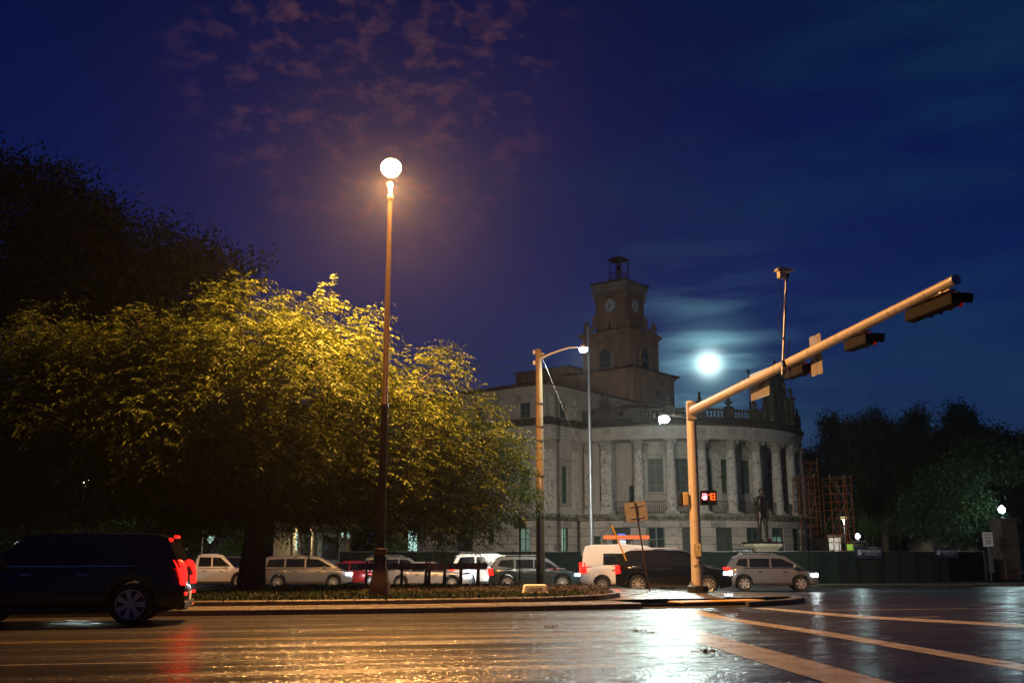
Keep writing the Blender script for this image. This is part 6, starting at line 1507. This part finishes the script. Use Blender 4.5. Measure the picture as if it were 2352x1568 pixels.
# ================================================================== TREES
def tree(name, base, h, crown, n_clump, n_leaf, leaf, L_, W_, label, group=None, cat='tree', trunk_r=.4, seed=1, droop=.35, clump_r=1.2, wind=(0, 0, 0), spray=False, fork=.35, flat=1.0, hole=0.0):
    random.seed(seed); np.random.seed(seed); base = Vector(base)
    r = thing(name, tuple(base), 0, label, cat, group)
    cc = [Vector(c[:3])-base for c in crown]; rr = [c[3] for c in crown]; ry = [c[4] if len(c) > 4 else 1.0 for c in crown]
    # trunk and limbs
    t = MB(); fz_ = h*fork; t.tube([(0, 0, -.2), (.05, 0, fz_*.5), (.12, .05, fz_)], [trunk_r*1.25, trunk_r*.95, trunk_r*.85], 12)
    for c, q in zip(cc, rr):
        mid = Vector((.12, .05, fz_)).lerp(c, .5)+Vector((random.uniform(-.3, .3), random.uniform(-.3, .3), .1)); t.tube([(.12, .05, fz_*.92), mid, c], [trunk_r*.6, trunk_r*.35, trunk_r*.10], 8)
        for k in range(3):
            d = Vector((random.gauss(0, 1), random.gauss(0, 1), random.gauss(0, .6))).normalized()*q*.8; t.tube([mid.lerp(c, .5), mid.lerp(c, .8)+d*.5, c+d], [trunk_r*.2, trunk_r*.12, .03], 6)
    t.build('trunk', BARK, r, 60)
    # leaf clumps spread mostly through the outer half of each lobe
    C = []; wts = np.array([q**2.2 for q in rr]); wts /= wts.sum()
    while len(C) < n_clump:
        i = np.random.choice(len(cc), p=wts); d = np.random.normal(size=3); d /= np.linalg.norm(d); rad = rr[i]*np.random.uniform(.55, 1.04)**.6
        p = np.array(cc[i])+d*np.array([rad, rad*ry[i], rad*flat]); 
        if p[2] < h*fork*.55: continue
        C.append((p, d))
    P_ = []; D_ = []
    per = max(1, n_leaf//n_clump)
    if spray:
        for p, d in C:
            k = np.random.randint(5, 8); s = clump_r*np.random.uniform(.6, 1.3)
            for _ in range(k):
                dd = d*.55+np.random.normal(size=3)*.45+np.array(wind)*np.random.uniform(.3, 1.2); dd[2] = dd[2]*.45+.18; dd /= np.linalg.norm(dd)
                m = max(3, per//k); o_ = p+np.random.normal(size=3)*s*.22
                tt = np.linspace(.05, 1, m); ax = o_+np.outer(tt*s, dd); ax[:, 2] -= (tt**2)*s*.38
                side = np.cross(dd, [0, 0, 1]); side /= np.linalg.norm(side)+1e-6
                for j in range(m):
                    sgn = 1 if j % 2 else -1; ld_ = side*sgn*.8+dd*.55+np.array([0, 0, -.12-.22*tt[j]]); P_.append(ax[j]); D_.append(ld_+np.random.normal(size=3)*.12)
    else:
        for p, d in C:
            s = clump_r*np.random.uniform(.5, 1.2); q = np.random.normal(size=(per, 3))*s*.38; P_.extend(p+q); dd = np.random.normal(size=(per, 3))*.7+d*.6+np.array(wind); D_.extend(dd)
    P_ = np.array(P_); D_ = np.array(D_)
    leaves_mesh('crown', P_, D_, L_, W_, leaf, r, droop)
    return r
# the big feathery tree lit by the sodium lamp
TY = 34.5; b0_ = at(578, 1300, TY)
def lobe(px, py, Y, rpx, ry=1.0): p = at(px, py, Y); return (p.x, p.y, p.z, rpx*Y/2250, ry)
crown = [lobe(590, 900, 35, 225, .8), lobe(700, 930, 34, 200, .8), lobe(420, 940, 35, 225, .8), lobe(250, 950, 36, 210, .8), lobe(90, 930, 37, 200, .8), lobe(860, 1010, 35, 190, .8), lobe(985, 1075, 35.5, 180, .8), lobe(555, 745, 35, 110), lobe(740, 790, 34.5, 120), lobe(640, 1060, 34, 190, .8),
         lobe(1085, 1115, 36, 125), lobe(400, 1080, 34, 180, .8), lobe(180, 1060, 35, 180, .8), lobe(20, 1050, 37, 180), lobe(-120, 960, 38, 220), lobe(880, 1110, 34.5, 120), lobe(960, 880, 35.5, 90), lobe(1060, 980, 36, 90), lobe(1130, 1060, 36.5, 70), lobe(500, 1175, 35.5, 75), lobe(340, 1180, 35.5, 75), lobe(180, 1175, 36, 75), lobe(760, 1175, 35.5, 75), lobe(900, 1185, 35.5, 70), lobe(1040, 1175, 36, 75), lobe(40, 1165, 37, 80), lobe(640, 1150, 36.5, 75), lobe(330, 775, 36, 85), lobe(110, 775, 37, 75), lobe(450, 790, 35.5, 80), lobe(220, 800, 36.5, 80)]
def _rs(a, b, x): return 1-sstep(b, a, x)
def crown_shift(c):   # the crown overhangs: low lobes lie farther back than the top ones
    x, y, z, q = c[:4]; d = 3.2*_rs(6.2, 3.2, z) if z < 6.2 else -2.3*sstep(6.6, 8.6, z); k = (y+d)/y
    return (x*k, y+d, CH+(z-CH)*k, q*k*(1 if z > 6.2 else .93), *c[4:])
crown = [crown_shift(c) for c in crown]
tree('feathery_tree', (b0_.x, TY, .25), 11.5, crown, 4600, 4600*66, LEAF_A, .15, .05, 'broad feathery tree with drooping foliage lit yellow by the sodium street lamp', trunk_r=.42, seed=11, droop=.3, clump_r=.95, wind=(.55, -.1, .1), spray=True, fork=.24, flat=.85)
# dark tall trees behind it on the left
TY = 56
crown = [lobe(60, 560, TY, 190), lobe(-80, 560, TY+2, 230), lobe(230, 640, TY, 170), lobe(380, 700, TY-1, 140), lobe(480, 680, TY, 85), lobe(550, 620, TY, 45), lobe(180, 520, TY+1, 90), lobe(330, 580, TY, 90), lobe(450, 590, TY, 55), lobe(100, 800, TY, 200), lobe(300, 850, TY, 200)]
tree('oak_tree', (at(150, 1200, TY).x, TY, -.2), 22, crown, 3000, 90000, LEAF_B, .27, .15, 'towering dark tree rising behind the lit tree at the left edge', seed=5, clump_r=1.7, trunk_r=.7, fork=.35)
# low trees seen under the crown
def bush(px, py, Y, rpx, label, n=5000, leaf=LEAF_C, name='small_tree', seed=3, group=None, L_=.16, W_=.09):
    p = at(px, py, Y); q = rpx*Y/2250; cr = [(p.x, p.y, p.z, q), (p.x-q*.6, p.y, p.z-q*.35, q*.7), (p.x+q*.65, p.y, p.z-q*.25, q*.7), (p.x+q*.1, p.y, p.z+q*.5, q*.55)]
    return tree(name, (p.x, Y, -.15), p.z+q, cr, 160, n, leaf, L_, W_, label, group, trunk_r=.12, seed=seed, clump_r=.8*q/1.6, fork=.4)
bush(245, 1205, 69, 60, 'small green-lit tree behind the thin post at the left', 7000, seed=21); bush(556, 1262, 68, 34, 'low bright green shrub just left of the dark trunk', 3500, seed=22); bush(430, 1240, 72, 70, 'dim leafy tree in front of the pale building at the left', 6000, LEAF_B, seed=23); bush(900, 1262, 71, 30, 'small shrub lit green behind the tall lamp post', 2500, seed=24)
bush(20, 1225, 70, 85, 'dark leafy tree at the left edge above the shop fronts', 6000, LEAF_B, seed=25); bush(110, 1265, 69, 34, 'small palm-like shrub by the shop lights at the far left', 2500, LEAF_B, seed=26)
# row of dark oaks on the right
OG = 'dark oaks lining the street on the right'
def oak(px, top, Y, wpx, label, seed, n=30000, leaf=LEAF_B):
    cs = []; random.seed(seed); base = at(px, 1270, Y)
    midy = (top+1240)/2; hh = (1240-top)/2
    cs.append(lobe(px, midy+hh*.15, Y, wpx*.62))
    for k in range(9): a = 2*math.pi*k/9+random.random()*.5; cs.append(lobe(px+wpx*.72*math.cos(a), midy-hh*.58*math.sin(a)+10, Y+random.uniform(-3, 3), wpx*random.uniform(.24, .42)))
    cs.append(lobe(px+random.uniform(-.3, .3)*wpx, top+wpx*.2, Y, wpx*.22)); cs.append(lobe(px+random.uniform(-.6, .6)*wpx, top+wpx*.42, Y, wpx*.24))
    return tree('oak_tree', (base.x, Y, -.2), 14, cs, 1000, int(n*1.3), leaf, .24, .14, label, OG, trunk_r=.35, seed=seed, clump_r=1.35, fork=.28)
oak(1905, 962, 96, 75, 'dark tree with a notched crown right beside the colonnade, above the scaffold', 31); oak(2035, 945, 92, 105, 'dark broad tree rising between the scaffold and the teal-lit foliage', 32, 36000); oak(2130, 940, 95, 80, 'tall dark tree crown right of centre in the row at the right', 33)
oak(2215, 935, 88, 110, 'tallest dark tree of the right-hand row, above the teal-lit leaves', 34, 40000); oak(2320, 990, 80, 110, 'dark tree at the right edge of the frame', 35, 36000); oak(1990, 1080, 104, 120, 'deep shaded tree mass behind the scaffold towers', 36, 24000)
p = at(2205, 1120, 74)
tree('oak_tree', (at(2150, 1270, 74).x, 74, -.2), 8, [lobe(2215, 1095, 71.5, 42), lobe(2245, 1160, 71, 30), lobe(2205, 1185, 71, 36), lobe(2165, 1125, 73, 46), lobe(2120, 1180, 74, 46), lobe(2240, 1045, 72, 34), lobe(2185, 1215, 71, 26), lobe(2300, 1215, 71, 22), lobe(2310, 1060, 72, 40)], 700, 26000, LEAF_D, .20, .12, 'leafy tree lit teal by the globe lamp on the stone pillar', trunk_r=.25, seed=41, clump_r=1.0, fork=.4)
bush(2285, 1215, 76, 38, 'low leafy shrub right of the stone pillar lamp', 3000, LEAF_C, seed=42); bush(1992, 1208, 76, 15, 'small potted-size tree top lit above the fence near the globe lamp', 1500, LEAF_C, seed=43, L_=.12, W_=.07)

# ================================================================== PILLAR LAMPS AND SMALL THINGS
PILM = mat('rough_coral_rock', (.10, .075, .06), (.05, .04, .033), .95, scale=3, bump=1.0)
def pillar_lamp(px, py_l, Y, wd, pil_top, rl, e, label):
    c = at(px, py_l, Y); tz = at(px, pil_top, Y).z; r = thing('pillar_lamp', (c.x, Y, -.15), R(8), label, 'lamp pillar')
    n = max(1, int((tz+.15)/.55))
    for i in range(n): MB().box((random.uniform(-.01, .01), 0, (tz+.15)*(i+.5)/n), (wd-random.uniform(0, .05), wd, (tz+.15)/n-.015)).build('stone_course', PILM, r, bevel=.02)
    MB().box((0, 0, tz+.15+.05), (wd+.25, wd+.25, .12)).build('cap', PILM, r, bevel=.02)
    gzl = c.z+.15
    MB().lathe([(.12, 0), (.16, .02), (.10, .1), (.05, .12), (.05, max(.16, gzl-tz-.15-rl-.08))], n=10).build('lamp_base', IRON, r).location = (0, 0, tz+.26)
    MB().lathe([(.35*rl, -rl*1.0), (.8*rl, -rl*.6), (rl, 0), (.85*rl, rl*.6), (.3*rl, rl*1.05), (.02, rl*1.35)], n=16).build('lamp_globe', LEDG, r, 50).location = (0, 0, gzl)
    l = lamp_point('globe_light', (0, 0, gzl), rl*1.05, e, (.66, .98, 1), r); return r
pillar_lamp(2301, 1170, 68, 1.2, 1194, .22, 1100, 'bright white lantern on a broad dark rock pillar at the right')
pillar_lamp(1970, 1231, 66, .5, 1246, .14, 220, 'small bright white lantern on a short pillar in front of the orange scaffold')
# speed limit sign
c = at(2271, 1238, 69); r = thing('speed_limit_sign', (c.x-.1, 65, -.15), R(0), 'white rectangular SPEED LIMIT 30 sign left of the dark rock pillar', 'road sign')
c = at(2269, 1238, 66.5); r.location = (c.x, 66.5, -.15); zz = c.z+.15
MB().tube([(0, .03, 0), (0, .03, zz+.4)], .03, 6).build('post', GALV, r); MB().slab(rrect(.66, .92, .04), Matrix.Translation((0, 0, zz)), .01).build('sign_panel', WHITEP, r)
lettering('SPEED', .19, BLACKP, r, (0, -.004, zz+.29), (R(90), 0, 0)); lettering('LIMIT', .19, BLACKP, r, (0, -.004, zz+.10), (R(90), 0, 0)); lettering('30', .40, BLACKP, r, (0, -.004, zz-.19), (R(90), 0, 0))
# display pillar at the left
KY = 67; c = at(231, 1303, KY); kz = at(231, 1281, KY).z; kb = at(231, 1325, KY).z
r = thing('display_pillar', (c.x, KY, -.2), R(20), 'glowing white and blue display pillar seen through the windows of the black car', 'kiosk')
MB().box((0, .06, (kz+.2)/2+.05), (.66, .14, kz+.34)).build('case', GALV, r, bevel=.02)
MB().box((0, -.02, (kz+kb)/2+.28), (.56, .02, (kz-kb)*.78)).build('lit_panel', SCREEN, r); BLS = mat('lit_blue_panel', (.1, .2, .6), None, .3, emit=(.12, .25, 1), estr=1.4); MB().box((0, -.02, kb+.24), (.56, .022, .2)).build('blue_panel', BLS, r)
MB().box((.12, -.03, kz+.42), (.34, .03, .07)).build('lit_cap', SCREEN, r)
# wooden post with a bus stop notice and a thin pole with a lamp
c = at(190, 1165, 65); r = thing('utility_pole', (c.x, 65, -.15), 0, 'dark wooden post with a paper notice standing behind the roof of the black car', 'utility pole')
MB().tube([(0, 0, 0), (0, 0, c.z+.15)], [.16, .13], 10).build('pole', WOOD, r, 50)
for d_ in (.1, .5, .9): MB().lathe([(.145, 0), (.15, 0), (.15, .04), (.145, .04)], n=10).build('band', GALV, r).location = (0, 0, c.z-d_)
hl_ = at(176, 1105, 65).z+.15; MB().tube([(0, 0, c.z+.1), (0, 0, hl_)], [.09, .06], 8).build('pole_extension', GALV, r, 50); MB().lathe([(.22, .06), (.2, -.06), (.05, -.14)], n=12).build('lamp_glass', LEDW, r).location = (0, -.1, hl_); lamp_point('post_light', (0, -.25, hl_-.3), .15, 900, TEALW, r)
z_ = at(190, 1230, 65).z; MB().slab(rrect(.48, .72, .03), Matrix.Translation((0, -.17, z_+.1)), .01).build('notice_panel', ALUB, r); MB().box((0, -.175, z_+.40), (.46, .01, .10)).build('notice_header', BLUEP, r)
c = at(466, 1165, 67); r = thing('sign_post', (at(468, 1200, 67).x, 67, -.15), 0, 'thin steel post right of the paper notice, carrying a small angled lamp', 'post')
MB().tube([(0, 0, 0), (0, 0, at(466, 1190, 67).z)], .05, 8).build('post', GALV, r)
zz = at(486, 1237, 67).z; b = MB().box((0, 0, 0), (.34, .2, .5), m=Matrix.Rotation(R(35), 4, 'Y')); o = b.build('lamp_head', LITG, r, bevel=.03); o.location = (.5, 0, zz+.15); MB().beam((0, 0, zz+.15), (.4, 0, zz+.15), .04, .04).build('bracket', GALV, r)
# low building with a columned porch behind the queue, a pale wall and shopfronts
CREAMW = mat('cream_render', (.46, .36, .22), (.38, .30, .19), .85, scale=2); GREYW = mat('grey_blue_render', (.20, .22, .25), (.15, .17, .19), .9, scale=1.5)
pb = at(700, 1262, 98); r = thing('porch_building', (pb.x, 98, -.1), R(4), 'cream building with round porch columns glimpsed under the lit tree', 'building')
w_ = lambda px: at(px, 1262, 98).x-pb.x
MB().box((w_(660), 3.2, 2.6), (3.6, .4, 5.2)).build('wall', CREAMW, r); MB().box((w_(735), 3.2, 2.6), (w_(810)-w_(690), .4, 5.2)).build('wall', GREYW, r)
for px in (673, 719, 800): MB().lathe([(.28, 0), (.25, .2), (.22, 3.7), (.25, 3.72), (.36, 3.95), (.40, 4.1)], n=14).build('column', CREAMW, r, 40).location = (w_(px), 0, 0)
MB().box((w_(725), 1.4, 4.3), (w_(830)-w_(636), 4.0, .4)).build('porch_beam', CREAMW, r)
tl = MB()
for i in range(34): tl.tube([(w_(640)+i*.32, -.9, 4.62), (w_(640)+i*.32, 3.4, 5.3)], .14, 6)
stuff(tl.build('roof_tiles', TILE, r))
for px in (666,): MB().box((w_(px), 2.96, 2.9), (.5, .06, 1.7)).build('window', LITG, r)
for px in (700, 750): MB().box((w_(px), 2.96, 2.2), (1.6, .06, 2.2)).build('window', DARKG, r)
lm = lamp_area('porch_light', (w_(690), -.2, 4.05), .6, 160, (1, .86, .55), r)
for px in (785, 799): MB().lathe([(.05, -.2), (.12, 0), (.1, .2), (.02, .3)], n=8).build('porch_lantern', LITG, r).location = (w_(px), -.3, 3.4)
MB().box((w_(690), -.2, 4.08), (.8, .8, .05)).build('porch_lamp_fitting', LITG, r)
def shop(px0, px1, py, Y, label, wins, m=GREYW, name='building'):
    a = at(px0, 1262, Y); b_ = at(px1, 1262, Y); h = at(px0, py, Y).z+.1; r = thing(name, (a.x, Y, -.1), 0, label, 'building')
    w = b_.x-a.x; MB().box((w/2, 3, h/2), (w, 6, h)).build('wall', m, r); MB().box((w/2, 3, h+.1), (w+.4, 6.4, .2)).build('roof', TILE, r)
    for (q0, q1, z0, z1, g) in wins: x0 = at(q0, 1262, Y).x-a.x; x1 = at(q1, 1262, Y).x-a.x; f = MB().box(((x0+x1)/2, -.03, (z0+z1)/2), (x1-x0, .1, z1-z0)).build('window', PLASTIC, r); MB().box(((x0+x1)/2, -.09, (z0+z1)/2), (x1-x0-.12, .03, z1-z0-.12)).build('pane', g, f); MB().box(((x0+x1)/2, -.115, (z0+z1)/2), (.05, .02, z1-z0-.14)).build('glazing_bar', PLASTIC, f)
    return r
LITW = mat('warm_lit_window', (.5, .4, .2), None, .3, emit=(1, .78, .4), estr=1.2); LITB = mat('pale_lit_window', (.4, .5, .5), None, .3, emit=(.65, .85, .8), estr=.55)
shop(405, 560, 1212, 100, 'pale grey building with a small window left of the dark trunk', [(420, 436, .6, 2.3, LITB), (520, 548, 3.9, 4.5, DARKG)])
shop(300, 398, 1225, 104, 'dim building with a bright barred window behind the black car roof', [(311, 327, .2, 1.7, LITG), (345, 365, .4, 1.7, DARKG)])
shop(20, 190, 1222, 108, 'low building with small lit shop windows at the left edge', [(28, 46, 1.1, 2.4, LITG2), (118, 130, 1.2, 2.0, LITW), (136, 144, .4, .9, LITW), (60, 90, .5, 2.2, LITG2), (32, 50, 2.6, 3.0, SCREEN)])
# right side: pale building edge, low wall with arches, site cabin and lit shapes over the fence
WHR = mat('pale_blue_render', (.30, .34, .40), None, .9)
c = at(2360, 1270, 84); r = thing('building', (c.x, 84, -.1), R(-8), 'pale wall of a building at the right edge of the frame', 'building'); b = MB(); b.box((3.0, 3, 3.2), (7.6, 6, 6.4)); b.build('wall', WHR, r); MB().box((3.0, 3, 6.5), (8, 6.4, .2)).build('roof', TILE, r); MB().box((-.2, -.05, 2.0), (.6, .1, 1.6)).build('window', DARKG, r)
shop(2150, 2290, 1212, 92, 'dim low building with two dark arches behind the speed limit sign', [(2180, 2192, .8, 2.1, DARKG), (2205, 2217, .8, 2.1, DARKG)], WALL)
shop(1905, 1932, 1233, 90, 'small floodlit white shed behind the orange scaffold', [(1911, 1916, 1.2, 2.0, DARKG)], WHITEP, 'shed')
c = at(1936, 1236, 88); lamp_area('work_light', (at(1915, 1236, 88).x+.5, 86.5, 4.5), .4, 420, (1, .93, .75), None, (R(60), 0, 0)); 
wl = [o for o in COL.objects if o.name == 'work_light'][0]; wl.rotation_euler = (R(35), 0, 0)
gl_ = thing('site_lamp', (wl.location.x, 86.55, -.1), 0, 'work lamp on a stand above the fence beside the floodlit shed', 'work lamp'); MB().tube([(0, 0, 0), (0, 0, 4.5)], .04, 6).build('stand', GALV, gl_); MB().box((0, .05, 4.65), (.5, .2, .2)).build('lamp_head', LITW, gl_)
wl.parent = gl_; wl.location = (0, -.05, 4.55)
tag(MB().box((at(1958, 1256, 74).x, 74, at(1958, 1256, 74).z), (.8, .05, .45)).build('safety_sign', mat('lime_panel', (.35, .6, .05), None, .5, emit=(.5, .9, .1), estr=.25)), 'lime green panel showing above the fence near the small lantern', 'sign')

# far-off belt of trees closing the view behind the buildings
cs = []; ds = []; np.random.seed(91)
for i in range(42000):
    x = random.uniform(-150, 150); y = random.uniform(128, 140)+abs(x)*.1; hmax = 8.5+2.2*math.sin(x*.21)+1.6*math.sin(x*.53+1)+1.2*math.sin(x*1.3)
    cs.append((x, y, hmax*random.random()**.8)); ds.append((random.gauss(0, 1), random.gauss(0, 1), random.gauss(0, .6)))
stuff(leaves_mesh('distant_trees', cs, ds, 1.1, .8, LEAF_B, None, .2))
# ================================================================== HAZE ADDED FOR LAMP HALOS
hz_m = bpy.data.materials.new('halo_haze'); hz_m.use_nodes = True; hn_ = hz_m.node_tree; hn_.nodes.clear()
pv = hn_.nodes.new('ShaderNodeVolumePrincipled'); pv.inputs['Density'].default_value = .00027; pv.inputs['Color'].default_value = (.8, .82, .85, 1); pv.inputs['Anisotropy'].default_value = .8
ho_ = hn_.nodes.new('ShaderNodeOutputMaterial'); hn_.links.new(pv.outputs[0], ho_.inputs['Volume'])
stuff(MB().prism([(-430, -110), (430, -110), (430, 480), (-430, 480)], -1.6, 36).build('haze', hz_m))
